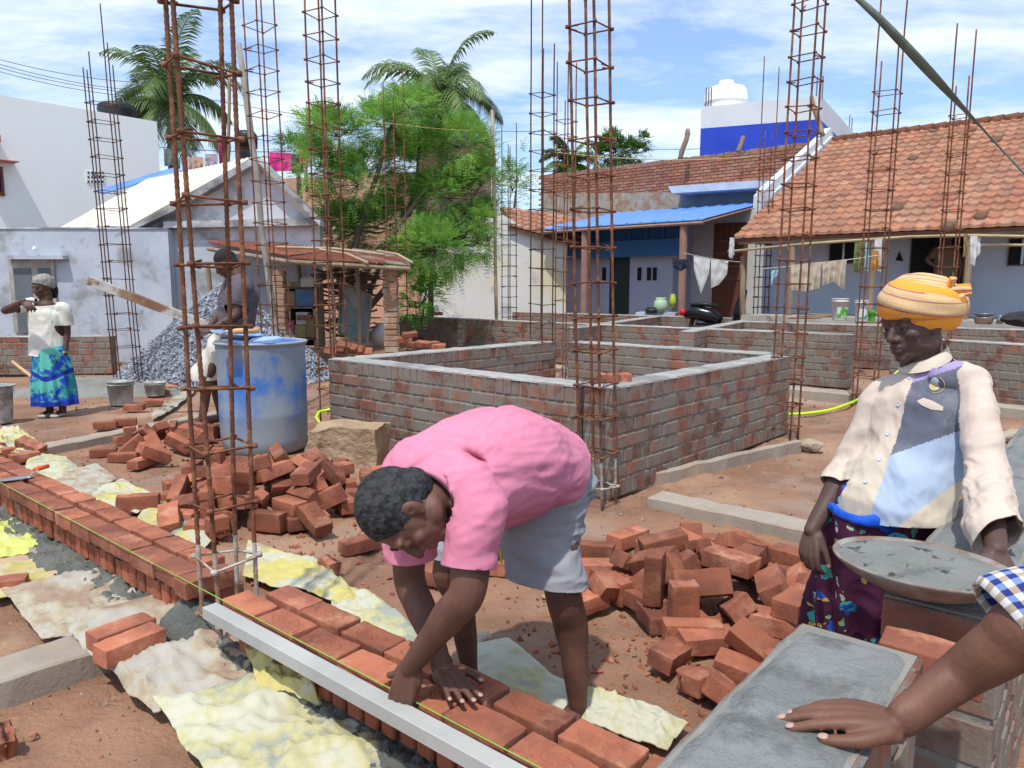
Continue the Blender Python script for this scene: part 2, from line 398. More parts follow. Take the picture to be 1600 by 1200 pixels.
m_bw2=M('far_brickwork',(.33,.15,.10),(.26,.12,.085),scale=6,rough=.95,bump=.4,bs=20,c3=(.36,.31,.26),s3=2.2,t3=(.48,.66),stretch=(1,1,2.5))
m_greyw=M('grey_blue_wall',(.20,.25,.36),(.17,.21,.31),scale=2,rough=.9)
m_bsheet=M('blue_roof_sheet',(.12,.27,.62),(.10,.23,.55),scale=1,rough=.38,spec=.5)
m_bpanel=M('dark_blue_panel',(.02,.09,.23),(.015,.07,.19),scale=2,rough=.6)
m_tile=M('clay_roof_tile',(.37,.175,.105),(.27,.125,.08),scale=4,rough=.85,bump=.25,bs=30,c3=(.16,.10,.08),s3=1.4,t3=(.6,.8),attr=True)
m_rust=M('rusty_sheet',(.27,.085,.05),(.19,.06,.04),scale=4,rough=.85,bump=.3,bs=30,c3=(.34,.17,.12),s3=3,t3=(.5,.65))
m_wood=M('weathered_wood',(.30,.22,.15),(.20,.14,.09),scale=5,rough=.85,bump=.4,bs=30,stretch=(1,1,.2))
m_bamboo=M('bamboo',(.42,.33,.19),(.34,.25,.14),scale=4,rough=.6)
m_postb=M('pinkish_post',(.33,.19,.15),(.26,.15,.12),scale=4,rough=.85)
m_metal=M('galvanised_metal',(.45,.46,.47),(.36,.37,.38),scale=5,rough=.35,metal=.8)
# ---------------------------------------------------------------- white building far left
t=thing('white_building','large plain white building far left with a brown shuttered window at the picture edge','building')
F=Face(D(245,190,22),E2)
mb=MB(); a=F(245,190); b=F(-260,124); 
base=[(b.x,b.y,0),(a.x,a.y,0),(a.x,a.y,a.z),(b.x,b.y,a.z)]
mb.prism(base,-F.n*7,0); mb.build('wall',m_white,t)
mb=MB(); F.rect(-40,245,31,252,.45,mb,o=.45); mb.build('sunshade',m_shade,t)
mb=MB(); F.rect(-40,256,8,306,.08,mb,o=.06); w=mb.build('window',m_brown,t)
mb=MB(); F.rect(-40,262,3,300,.03,mb,o=.075); mb.build('pane',m_dark,w)
mb=MB(); F.rect(-40,205,2,222,.4,mb,o=.35); mb.build('sunshade',m_shade,t)
mb=MB(); F.rect(134,266,164,288,.03,mb,o=.02)
for i in range(5):
    for j in range(3): F.rect(137+i*5.6,268+j*7,139.8+i*5.6,271.5+j*7,.02,mb,o=.03,mi=1)
mb.build('vent_grille',[m_white,m_dark],t)
mb=MB(); mb.lathe([(.53,-.4),(.55,-.3),(.55,.05),(.57,.08),(.55,.12),(.55,.2),(.45,.27),(.2,.30),(.2,.33),(0,.34)],28,c=D(183,177,24)); o=mb.build('water_tank',m_black,smooth=True)
tag(o,'black plastic water tank on the roof of the white building','water tank')
# ---------------------------------------------------------------- pale blue wall and gabled house at left
t=thing('boundary_wall','long pale blue stained plaster wall with a small grey shuttered window','wall')
F=Face((0,13.6,0),(1,.03,0))
mb=MB(); a=F(-330,357); b=F(262,360); z=a.z
mb.prism([(a.x,a.y,0),(b.x,b.y,0),(b.x,b.y,z),(a.x,a.y,z)],-F.n*.25)
mb.build('wall',m_lilac,t)
mb=MB()
for y0 in (0,): mb.prism([(a.x,a.y-.02,z),(b.x,b.y-.02,z),(b.x,b.y-.02,z+.03),(a.x,a.y-.02,z+.03)],-F.n*.3)
mb.build('coping',m_stain,t)
w=MB(); F.rect(12,405,92,520,.10,w,o=.05,mi=0); wf=w.build('window',M('old_frame_wood',(.40,.38,.34),(.28,.26,.22),scale=6),t)
w=MB(); F.rect(20,419,56,520,.02,w,o=.06); F.rect(58,419,86,520,.02,w,o=.06); w.build('shutter',M('grey_green_shutter',(.13,.15,.17),(.10,.12,.13),scale=3),wf)
w=MB(); F.rect(8,399,98,405,.2,w,o=.18); w.build('lintel',m_lilac,wf)
w=MB(); w.lathe([(0,-.03),(.03,-.02),(.035,.02),(.02,.05),(0,.06)],10,c=F(54,390,.08)); w.build('bulb',m_white,t,smooth=True)
t=thing('gabled_house','old gabled house with a white sheet roof and black stained plaster gable','house')
F=Face((0,13.85,0),(1,.03,0))
gp=[(175,372),(270,325),(395,250),(404,248),(440,285),(490,335),(500,350),(500,530),(175,530)]
mb=MB(); F.poly(gp[:7]+[(500,375),(175,375)],.25,mb,mi=0); F.poly([(175,375),(500,375),(500,530),(175,530)],.24,mb,mi=1); mb.build('wall',[m_stain,m_lilac],t)
mb=MB(); F.poly([(255,346),(500,340),(502,352),(255,356)],.3,mb,o=.15); mb.build('ledge',m_stain,t)
mb=MB(); nu=60; A0=F(120,402,.1); A1=F(400,246,.1); back=-E1*4.3; back=Vector((back.x,back.y,0))
o=len(mb.v)
for i in range(nu+1):
    for k in (0,1):
        for j in (0,1):
            pt=A0.lerp(A1,j)+back*(i/nu*1.0); pt.z+=.035*math.cos(i*PI)-k*.03; mb.v.append(tuple(pt))
for i in range(nu):
    for k in (0,1):
        a=i*4+k*2; mb.f.append((a,a+1,a+5,a+4)); mb.m.append(0); mb.t.append((1,1,1))
mb.build('roof',m_asb,t)
mb=MB(); A0=F(404,247,.1); A1=F(500,352,.1)
mb.prism([A0,A1,A1+back,A0+back],(0,0,-.04)); mb.build('roof',m_asb,t)
mb=MB(); p=[F(390,247,.25),F(404,244,.25),F(440,282,.25),F(500,345,.25),F(500,353,.25),F(440,291,.25),F(402,253,.25),F(270,330,.25),F(180,372,.25),F(180,366,.25),F(270,321,.25)]
mb.prism(p,-F.n*.35); mb.build('verge',m_stain,t)
mb=MB(); q0=D(150,296,17.2); q1=D(270,262,17.8); q2=D(285,266,17.5); q3=D(160,302,16.9)
mb.prism([q0,q1,q2,q3],(0,0,-.03)); tag(mb.build('tarpaulin',m_tarp),'blue tarpaulin strip lying along the far edge of the white sheet roof','tarpaulin')
# ---------------------------------------------------------------- peach building behind the tree
t=thing('peach_building','peach painted building half hidden behind the feathery green tree','building')
F=Face(D(745,222,26),(.95,-.3,0))
mb=MB()
for (x0,x1,y) in ((652,745,218),(400,655,268)):
    a=F(x0,y); b=F(x1,y); z=b.z; mb.prism([(a.x,a.y,0),(b.x,b.y,0),(b.x,b.y,z),(a.x,a.y,z)],-F.n*(1.5 if x0>600 else 1.55))
mb.build('wall',m_peach,t)
for x0 in ():
    w=MB(); F.rect(x0,300,x0+24,335,.05,w,o=.04); wf=w.build('window',m_brown,t)
    w=MB(); F.rect(x0+3,303,x0+21,332,.02,w,o=.05); w.build('pane',m_dark,wf)
# ---------------------------------------------------------------- yellowed gable house
t=thing('gable_house','small house with a yellow stained whitewashed gable and red tiles behind','house')
F=Face((0,20,0),(.97,-.15,0))
mb=MB(); F.poly([(660,520),(660,398),(690,362),(740,330),(762,321),(790,338),(830,362),(884,374),(884,520)],.3,mb); mb.build('wall',m_yell,t)
w=MB(); F.rect(709,397,725,420,.03,w,o=.03); w.build('window',m_dark,t)
# ---------------------------------------------------------------- tiled roofs as real tile relief
def tileroof(name,parent,e0,e1,r0,r1,rows,cols,hr=.05,hw=.02,th=.06):
    "eave e0->e1, ridge r0->r1; each course steps over the one below"
    e0,e1,r0,r1=map(Vector,(e0,e1,r0,r1)); mb=MB(); nrm=(e1-e0).cross(r0-e0).normalized()
    if nrm.z<0: nrm=-nrm
    sub=6
    for i in range(rows):
        o=len(mb.v); n=cols*sub
        for k,(vv,lift) in enumerate(((i/rows-.004,-.0),(i/rows,hr),((i+1)/rows,.005))):
            a=e0.lerp(r0,vv); b=e1.lerp(r1,vv)
            for j in range(n+1):
                ph=(j%sub)/sub; wv=hw*(math.cos(ph*2*PI)+.5*math.cos(ph*4*PI)) if lift>.001 or 1 else 0
                pt=a.lerp(b,j/n)+nrm*(lift+wv*(1 if k else .3))
                mb.v.append(tuple(pt))
        tn=[]
        for c in range(cols):
            s_=rnd.uniform(.82,1.15); q=rnd.random(); dk=.45 if rnd.random()<.02 else 1
            tn.append((s_*dk,s_*(.9+.25*q)*dk,s_*(.85+.35*q)*dk))
        for k in (0,1):
            for j in range(n):
                a=o+k*(n+1)+j; mb.f.append((a,a+1,a+n+2,a+n+1)); mb.m.append(0); mb.t.append(tn[j//sub])
    # underside
    mb.prism([e0-nrm*.03,e1-nrm*.03,r1-nrm*.03,r0-nrm*.03],-nrm*th,tint=(.5,.5,.5))
    return mb.build(name,m_tile,parent,fix=False)
a=F(782,326,-.2); b=F(905,352,-.2)
o=tileroof('roof',t,F(796,352,.15),F(905,381,.3),F(782,322,-2.4),F(940,345,-2.4),5,11)
# tile house at right
U=-E1.normalized(); Wd=E2.normalized()
eR=D(1600,357,11.5); eZ=2.31; 
def TH(s,w,z): return Vector((eR.x,eR.y,0))+U*s+Wd*w+Vector((0,0,z))
t=thing('tiled_house','house with red clay tile roof and pale blue veranda behind the turbaned person','house')
SL=4.63; RD=5.6; RZ=4.95
print('eave left',TH(SL,0,eZ))
tileroof('roof',t,TH(SL,0,eZ),TH(-2.4,0,eZ),TH(SL-.02,RD,RZ),TH(-2.4,RD,RZ),19,36,hr=.045,hw=.014)
mb=MB(); mb.prism([TH(-2.4,RD,RZ-.02),TH(SL,RD,RZ-.02),TH(SL,2*RD,2.3),TH(-2.4,2*RD,2.3)],(0,0,-.05)); mb.build('roof',m_tile,t)
mb=MB(); r0=TH(SL,RD,RZ); r1=TH(-2.4,RD,RZ)
for i in range(26): mb.tube([r0.lerp(r1,i/26),r0.lerp(r1,(i+1.06)/26)],[.10,.125],8,tint=(1.0,.95,.9)); mb.build('ridge_tiles',m_tile,t,smooth=True)
mb=MB(); mb.prism([TH(SL+.02,1.9,3.32),TH(SL+.02,RD,RZ+.12),TH(SL+.02,RD,RZ-.2),TH(SL+.02,1.9,3.05)],U*.42,0)
mb.prism([TH(SL+.06,1.5,3.35),TH(SL+.06,RD,RZ+.32),TH(SL+.06,RD+.25,RZ+.1),TH(SL+.06,RD,RZ-.1),TH(SL+.06,1.5,2.9)],U*.16,0)
mb.build('verge',M('peeling_whitewash',(.62,.66,.72),(.40,.40,.38),scale=3,lo=.5,hi=.7,rough=.95,bump=.5,bs=15),t)
FW=Face(TH(0,1.35,0),U)
mb=MB(); mb.prism([TH(SL-.05,1.35,0),TH(-2.4,1.35,0),TH(-2.4,1.35,2.85),TH(SL-.05,1.35,2.85)],-FW.n*4.4); mb.build('wall',m_porchw,t)
mb=MB(); mb.prism([TH(SL-.3,-.25,0),TH(-2.4,-.25,0),TH(-2.4,-.25,.84),TH(SL-.3,-.25,.84)],-FW.n*1.6,0); mb.build('veranda_floor',M('veranda_floor',(.40,.37,.33),(.30,.27,.23),scale=3,rough=.9),t)
tag(brickwall([(TH(SL-.2,-.5,0),TH(-2.4,-.5,0))],0,courses=CR).build('brick_wall',WALLM),'brick wall face along the front of the tiled house veranda','brick wall')
mb=MB(); mb.prism([TH(SL-.05,.05,eZ-.12),TH(-2.4,.05,eZ-.12),TH(-2.4,.05,eZ-.02),TH(SL-.05,.05,eZ-.02)],-FW.n*.06); mb.build('eave_board',m_wood,t)
for (x,name_) in ((1362,'post'),(1511,'post'),(1236,'post')):
    mb=MB(); Fp=Face(TH(0,.1,0),U); c=Fp(x,440); mb.tube([(c.x,c.y,.84),(c.x,c.y,eZ)],.05,8); mb.build('post',m_wood,t)
def win(F,x0,y0,x1,y1,parent,mf,mp_,bars=3,name='window'):
    w=MB(); F.rect(x0,y0,x1,y1,.06,w,o=.04); wf=w.build(name,mf,parent)
    w=MB(); F.rect(x0+2,y0+2,x1-2,y1-2,.02,w,o=.05); w.build('pane' if name=='window' else 'opening',mp_,wf)
    if bars:
        w=MB()
        for i in range(bars):
            x=x0+2+(x1-x0-4)*(i+1)/(bars+1); F.rect(x-.5,y0+2,x+.5,y1-2,.02,w,o=.07)
        w.build('bar',m_metal,wf)
win(FW,1296,370,1340,412,t,m_wood,m_dark,1)
win(FW,1576,372,1640,415,t,m_wood,m_dark,2)
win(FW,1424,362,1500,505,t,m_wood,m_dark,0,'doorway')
w=MB(); FW.poly([(1399,407),(1405,393),(1411,408)],.03,w,o=.02); w.build('lamp_niche',m_dark,t)
w=MB(); FW.rect(1398,362,1412,369,.03,w,o=.02); w.build('picture_frame',m_brown,t)
w=MB(); FW.rect(1272,368,1290,374,.03,w,o=.02); w.build('ventilator',m_dark,t)
# ---------------------------------------------------------------- brick parapet house with blue porch
t=thing('brick_house','unplastered brick house with a white ledge and a blue sheet roofed porch','house')
F=Face(D(1225,230,19.7),E1)
mb=MB()
def zline(F,x,y): return F(x,y)
a=F(846,270); b=F(1300,222); zt=b.z
mb.prism([(a.x,a.y,1),(b.x,b.y,1),(b.x,b.y,zt),(a.x,a.y,zt)],-F.n*6,0); mb.build('wall',m_bw2,t)
# brick courses relief on the parapet
mb=MB(); L_=(b-a).length; d=(b-a); d.z=0; d.normalize(); z=zt-1.35; r=0
while z<zt-.02:
    x=-(r%2)*.11
    while x<L_-.02:
        t_=rnd.uniform(.75,1.2); c=a+d*(min(x+.11,L_-.05)); q=rnd.random()
        mb.box((c.x+F.n.x*.01,c.y+F.n.y*.01,z+.04),(.205,.03,.062),math.atan2(d.y,d.x),tint=(t_,t_*(.9+.3*q),t_*(.9+.3*q)))
        x+=.225
    z+=.085; r+=1
mb.build('brick_courses',M('parapet_brick',(.36,.15,.095),(.30,.13,.09),scale=5,rough=.95,attr=True,c3=(.34,.28,.24),s3=1.2,t3=(.52,.7)),t)
mb=MB()
x=0
while x<L_-.1:
    c=a+d*x; w_=rnd.uniform(.12,.24); mb.box((c.x-F.n.x*.1,c.y-F.n.y*.1,zt+.03),(w_,.2,rnd.uniform(.04,.1)),math.atan2(d.y,d.x)); x+=w_+.01
mb.build('coping',M('old_coping',(.22,.14,.11),(.3,.2,.15),scale=5),t)
mb=MB(); F.poly([(846,303),(1070,300),(1070,345),(846,350)],.05,mb,o=.045); mb.build('plaster_band',M('grey_plaster_band',(.36,.33,.29),(.28,.25,.21),scale=5,rough=.95,c3=(.30,.17,.12),s3=4,t3=(.5,.6)),t)
mb=MB(); F.poly([(1044,291),(1300,274),(1300,286),(1050,302)],1.2,mb,o=.9); mb.build('ledge',M('whitewashed_ledge',(.50,.56,.66),(.42,.47,.55),scale=3,rough=.9),t)
mb=MB(); F.poly([(1064,301),(1300,288),(1300,340),(1064,345)],.1,mb,o=.12); mb.build('wall_panel',m_greyw,t)
F=Face(D(1097,342,16.6),E1)
e1_=F(1099,342); e0_=F(846,357.5); up=E2*3.77; r1_=e1_+up; r0_=e0_+up; zr=e1_.z+.71
mb=MB(); n=74
for i in range(n+1):
    w_=.028 if i%6==0 else (-.0)
    for (A,B,zz) in ((e0_,e1_,0),(r0_,r1_,.71)):
        pt=A.lerp(B,i/n); mb.v.append((pt.x,pt.y,e1_.z+zz+w_)); mb.v.append((pt.x,pt.y,e1_.z+zz-.02))
for i in range(n):
    a=i*4; mb.f+=[(a,a+4,a+6,a+2),(a+1,a+3,a+7,a+5),(a,a+1,a+5,a+4)]; mb.m+=[0]*3; mb.t+=[(1,1,1)]*3
mb.build('porch_roof',m_bsheet,t)
mb=MB()
for k in range(9):
    pt=e0_.lerp(e1_,k/8); mb.tube([(pt.x,pt.y,e1_.z-.06),(pt.x+up.x,pt.y+up.y,e1_.z+.65)],.025,6)
mb.tube([(e0_.x,e0_.y,e1_.z-.08),(e1_.x,e1_.y,e1_.z-.08)],.04,6)
mb.build('porch_rafters',m_postb,t)
for x,r in ((1066,.09),(913,.09)):
    c=F(x,440,-.1); mb=MB(); mb.tube([(c.x,c.y,.3),(c.x,c.y,e1_.z-.1)],r,10); mb.build('porch_post',m_postb,t)
FB=Face(F.p0+E2*1.6,E1); FB2=Face(F.p0+E2*2.6,E1)
mb=MB(); a=FB(872,400); b=FB(1052,400); mb.prism([(a.x,a.y,.3),(b.x,b.y,.3),(b.x,b.y,e1_.z+.1),(a.x,a.y,e1_.z+.1)],-FB.n*1.5); mb.build('wall',M('porch_wall_paint',(.42,.45,.60),(.38,.41,.55),scale=2),t)
mb=MB(); a=FB2(1040,400); b=FB2(1260,400); mb.prism([(a.x,a.y,.3),(b.x,b.y,.3),(b.x,b.y,e1_.z+.42),(a.x,a.y,e1_.z+.42)],-FB.n*1.); mb.build('wall',M('porch_white_paint',(.55,.55,.53),(.50,.50,.48),scale=2),t)
mb=MB(); a=FB(850,383,.3); b=FB(1062,383,.3); mb.prism([(a.x,a.y,b.z),(b.x,b.y,b.z),(b.x,b.y,e1_.z+.18),(a.x,a.y,e1_.z+.18)],-FB.n*.05); zpn=b.z
pn=mb.build('blue_panels',m_bpanel,t)
mb=MB()
for x in (876,904,932,958,984,1010,1036,1058): FB.rect(x-.6,352,x+.6,383,.04,mb,o=.33)
FB.rect(850,382,1062,399,.05,mb,o=.36); mb.build('panel_frame',M('blue_trim',(.03,.12,.32),rough=.5),t)
mb=MB(); FB.rect(953,400,981,510,.05,mb,o=.03); mb.build('door',M('dark_green_door',(.015,.03,.03),rough=.6),t)
for x in (941,996,1011,1020):
    mb=MB(); FB.rect(x,418,x+5,438,.03,mb,o=.03); mb.build('vent_slot',m_dark,t)
mb=MB(); FB2.rect(1116,350,1163,500,.06,mb,o=.04); dr_=mb.build('door',m_brown,t)
for y in (375,395,415,435): mb=MB(); FB2.rect(1119,y,1160,y+1.5,.02,mb,o=.06); mb.build('door_rail',M('reddish_trim',(.24,.09,.05),rough=.6),dr_)
for x in (1127,1136,1145,1154): mb=MB(); FB2.rect(x,352,x+1,372,.02,mb,o=.06); mb.build('door_bar',MATS['reddish_trim'],dr_)
mb=MB(); FB2.rect(1020,385,1060,420,.1,mb,o=.3); mb.build('vent_slot',m_dark,t) if False else None
# ---------------------------------------------------------------- blue and white building
t=thing('blue_white_building','tall building with a white parapet above a royal blue wall, far right of centre','building')
F=Face(D(1283,150,34),(-.93,.38,0)); c0=F(1283,150); c1=F(1096,160); rdir=Vector((.55,.85,0)).normalized()
zt=c0.z; zb=D(1283,186,c0.y).z
FR=Face(c0,rdir); c2=FR(1340,190)
def vol(p,q,r,z0,z1,mat,name,ex=0):
    mb=MB(); s_=p+(r-q); mb.prism([(p.x,p.y,z0),(q.x,q.y,z0),(r.x,r.y,z0),(s_.x,s_.y,z0)],(0,0,z1-z0)); return mb.build(name,mat,t)
vol(c1,c0,c2,0,zb,m_blue,'lower_wall'); vol(c1,c0,c2,zb,zt-.0,M('pale_grey_paint',(.62,.66,.70),(.56,.60,.64),scale=.5),'parapet')
mb=MB(); q=F(1146,170); mb.prism([(c1.x,c1.y,zb),(q.x,q.y,zb),(q.x+rdir.x*3,q.y+rdir.y*3,zb),(c1.x+rdir.x*3,c1.y+rdir.y*3,zb)],(0,0,(F(1096,168).z-zb))); mb.build('stair_block',m_white,t) if False else None
mb=MB(); mb.lathe([(1.02,-.1),(1.02,.2),(1.06,.25),(1.02,.3),(1.02,.62),(1.06,.67),(1.02,.72),(1.02,1.04),(1.06,1.09),(1.02,1.14),(1.02,1.5),(.9,1.75),(.35,1.95),(.35,2.1),(0,2.12)],28,c=(F(1134,160,-2).x,F(1134,160,-2).y,zt-.55))
zt2=F(1134,165,-2)
o=mb.build('water_tank',M('white_tank',(.75,.75,.75),rough=.5),smooth=True); tag(o,'ribbed white plastic water tank on top of the blue and white building','water tank')
mb=MB()
for x in (1103,1107,1111,1275,1280,1284,1329,1333):
    mb=MB(); c=(F if x<1300 else FR)(x,165,-.2); mb.tube([(c.x,c.y,zt-.1),(c.x,c.y,zt+.9)],.03,5); mb.build('starter_bar',M('dull_steel',(.15,.14,.14),rough=.7),t)
# ================================================================ rebar column cages
m_rebar=M('rusted_rebar',(.165,.062,.032),(.11,.045,.026),scale=8,rough=.85,bump=.3,bs=80,c3=(.25,.11,.055),s3=14,t3=(.5,.62),rand=.1)
m_rebard=M('dark_rebar',(.07,.035,.025),(.10,.045,.028),scale=8,rough=.8)
m_rebarg=M('cement_splashed_rebar',(.45,.43,.38),(.24,.14,.09),scale=14,rough=.9)
def bar(base,h,r,lean=(0,0),wob=.006,ribs=False,z0=0,mats=None,parent=None,grey=0):
    pts=[];rs=[];n=max(8,int(h/.16)); 
    if ribs: n=int(h/.011)
    ph=rnd.random()*20
    for i in range(n+1):
        z=z0+(h-z0)*i/n; 
        x=base[0]+lean[0]*z+wob*noise.noise((z*1.1,ph,0)); y=base[1]+lean[1]*z+wob*noise.noise((z*1.1,0,ph))
        pts.append((x,y,z)); rs.append(r*(1+.10*((i%2)*2-1)) if ribs else r)
    mb=MB(); mb.tube(pts,rs,8 if ribs or r>.006 else 6)
    if grey:
        k=8 if ribs or r>.006 else 6
        for fi,f in enumerate(mb.f):
            if mb.v[f[0]][2]<grey: mb.m[fi]=1
    mb.build('bar',mats,parent,smooth=True)
    return pts
def cage(label,ctr,sa,sb,tops,step,z_st,r=.008,extra=[],mat=None,ribs=False,lean=(0,0),z0=-.03,grey=0,leans=None,stir_top=None,yaw=0):
    """four bars at the corners of an sa x sb rectangle on the building grid, stirrups every step metres"""
    t=thing('rebar_column',label,'rebar column',(ctr[0],ctr[1],0),'steel bar cages for concrete columns')
    mat=mat or m_rebar; mats=[mat,m_rebarg]
    e1=Matrix.Rotation(yaw,3,'Z')@E1; e2=Matrix.Rotation(yaw,3,'Z')@E2
    cs=[(-1,-1),(1,-1),(1,1),(-1,1)]; bars=[]
    for i,(u,v) in enumerate(cs):
        b=Vector((ctr[0],ctr[1],0))+e1*u*sa/2+e2*v*sb/2; ln=leans[i] if leans else lean
        bars.append(bar(b,tops[i],r,ln,ribs=ribs,mats=mats,parent=t,z0=z0,grey=grey))
    for (u,v,h) in extra:
        b=Vector((ctr[0],ctr[1],0))+e1*u*sa/2+e2*v*sb/2; bar(b,h,r,lean,mats=mats,parent=t,z0=z0)
    z=z_st; zt=stir_top or min(sorted(tops)[0],4.6)
    while z<zt:
        q=[]
        for i,bp in enumerate(bars):
            k=min(range(len(bp)),key=lambda k:abs(bp[k][2]-z)); c=Vector(bp[k]); u,v=cs[i]; c+= (e1*u+e2*v)*r*1.2
            c.z=z+rnd.uniform(-.012,.012); q.append(c)
        k=rnd.randrange(4); q=q[k:]+q[:k]
        hook=q[0]+(q[2]-q[0])*.22; hook.z=z-.012
        mb=MB(); rr=r*.58
        mb.tube([q[0]+(q[2]-q[0])*.25+Vector((0,0,.015)),q[0],q[1],q[2],q[3],q[0]+Vector((0,0,-.006)),hook],rr,6)
        for c in q: mb.tube([c-Vector((.0,0,.008)),c+Vector((0,0,.008))],r*1.5,6)   # binding wire knots
        mb.build('stirrup',[m_rebarg if z<grey else mat],t,smooth=True)
        z+=step+rnd.uniform(-.012,.012)
    return t
cA=G(-2.47,1.31); cage('nearest tall cage of ribbed rusty bars rising from the gap in the new brick course, feet splashed white',(cA.x,cA.y),.14,.14,[3.4]*4,.215,.16,r=.0085,ribs=True,grey=.42,leans=[(0,0),(-.022,.0),(.0,.01),(.02,0)])
cB=P(936,786); cage('tall rusty bar cage standing in the open near corner of the square brick chamber',(cB.x-.01,cB.y-.01),.165,.16,[4]*4,.212,.12,r=.0088,grey=.2,lean=(-.03,.01))
cC=P(520,655); cage('tall rusty bar cage at the left corner of the square chamber, right of the blue drum',(cC.x+.02,cC.y),.20,.20,[5]*4,.215,.1,r=.0095,lean=(-.004,0),yaw=.25)
cD=P(846,580); cage('bar cage in the far corner of the square chamber with two bars taller than the rest',(D(846,560,8.6).x,8.6),.17,.20,[6,3.95,4.05,6],.215,.1,r=.008,mat=m_rebard,stir_top=3.5)
cage('thin bar cage just behind the far corner of the chamber, half hidden by the nearest corner cage',(D(882,520,11.2).x,11.2),.2,.2,[4.6,4.7,4.6,4.1],.215,.1,r=.009,mat=m_rebar,stir_top=3.9)
cE=P(1228,690); cage('tall rusty bar cage at the right end of the square chamber',(cE.x+.03,cE.y+.14),.19,.19,[5]*4,.215,.1,r=.0095,lean=(.012,0))
cF=P(1352,612); cage('bar cage in the gap of the back wall, just left of the orange turban',(D(1352,600,8.6).x,8.6),.22,.2,[5.4,4.1,5.3,3.9],.215,.1,r=.0092,stir_top=3.65,lean=(.012,0))
cage('bar cage in front of the tiled house doorway with three bars standing taller',(D(1466,600,8.9).x-.0,8.9),.16,.2,[4.35,3.75,4.3,3.7],.215,.1,r=.009,stir_top=3.45,lean=(.005,0))
cH=P(196,586); cage('slim dark bar cage at the right end of the free standing wall, tops leaning left',(D(200,585,9.9).x,9.9),.22,.28,[4.15,4.3,4.2,5.0],.222,.1,r=.008,mat=m_rebard,extra=[(0,-1,4.1),(0,1,4.5)],lean=(-.028,0),stir_top=3.75)
cage('bar cage behind the blue drum, beside the grey wooden pole',(-2.52,7.9),.24,.2,[5.3,4.35,4.9,4.45],.215,.1,r=.008,mat=m_rebar,lean=(-.012,0),stir_top=4.2)
cage('short bar cage in front of the leafy tree and the shed brick pillar',(-1.95,12.6),.24,.22,[4.7,4.2,4.9,4.3],.215,.1,r=.009,stir_top=3.6,extra=[(0,0,4.6)])
cage('thin dark bar cage in front of the yellow stained gable wall',(-.06,15.6),.22,.2,[4.8,4.2,4.7,4.3],.215,.1,r=.009,mat=m_rebard,stir_top=3.9)
cage('bar cage before the brown door of the porch house, lashed to a wooden post',(5.15,15.3),.22,.22,[5.9,4.4,5.7,4.5],.215,.3,r=.0105,stir_top=4.0)
def pole(label,pts,r,mat,name='pole',n=8,cat='pole'):
    mb=MB(); k=len(pts); P_=[]; rr=[]
    pts=[Vector(p) for p in pts]
    for i in range(k-1):
        for j in range(8):
            t_=j/8; p=pts[i].lerp(pts[i+1],t_); P_.append(p+Vector((nz(p,2.,1),nz(p,2.,5),0))*r*.8); rr.append(r*(1+.18*nz(p,6)))
    P_.append(pts[-1]); rr.append(r*.8); mb.tube(P_,rr,n); o=mb.build(name,mat,smooth=True); return tag(o,label,cat)
pole('grey weathered wooden pole leaning beside the bar cage behind the drum',[D(447,640,8.0),D(373,68,8.3)],.034,M('grey_pole_wood',(.33,.30,.26),(.22,.20,.17),scale=4,rough=.85),'wooden_pole')
pole('upright bamboo pole left of the yellow stained gable wall',[D(776,500,14.6),D(769,172,14.8)],.035,m_bamboo,'bamboo_pole')
pole('wooden post lashed to the bar cage before the porch house door',[D(1158,515,15.0),D(1166,360,15.0)],.06,m_wood,'wooden_post') if False else None
pole('short wooden post behind the low wall, under the left end of the tile roof',[D(1160,520,14.6),D(1161,400,14.6)],.055,m_wood,'wooden_post')
# wires and ropes
def wire(label,a,b,sag,r,mat,name='wire',cat='wire',n=24):
    a,b=Vector(a),Vector(b); pts=[]
    for i in range(n+1):
        t_=i/n; p=a.lerp(b,t_); p.z-=sag*4*t_*(1-t_); pts.append(p)
    mb=MB(); mb.tube(pts,r,5); return tag(mb.build(name,mat,smooth=True),label,cat)
m_wire=M('black_cable',(.05,.05,.055),rough=.6); m_rope=M('yellow_rope',(.55,.47,.18),rough=.8)
for i,(y0,y1) in enumerate(((86,122),(92,137),(98,140),(104,146))):
    w=wire(['uppermost of the four overhead wires crossing to the left palm','second overhead wire from the top at upper left','third overhead wire from the top at upper left','lowest of the four overhead wires at upper left'][i],D(-60,y0-10,26),D(300,y1+8,30),.35,.011,m_wire,name='overhead_wire')
wire('overhead wire running from the left palm to the feathery tree',D(300,150,30),D(860,205,34),.4,.012,m_wire,name='overhead_wire')
wire('thin yellow rope strung from the bamboo pole to the chamber cage',D(772,205,14.8),D(560,185,13),.05,.006,m_rope,'rope','rope')
wire('thin yellow rope strung across in front of the brick parapet',D(868,238,12),D(1185,243,15.3),.1,.007,m_rope,'rope','rope')
wire('overhead wire crossing the sky left of the blue and white building',D(860,205,34),D(1098,232,33),.3,.012,m_wire,name='overhead_wire')
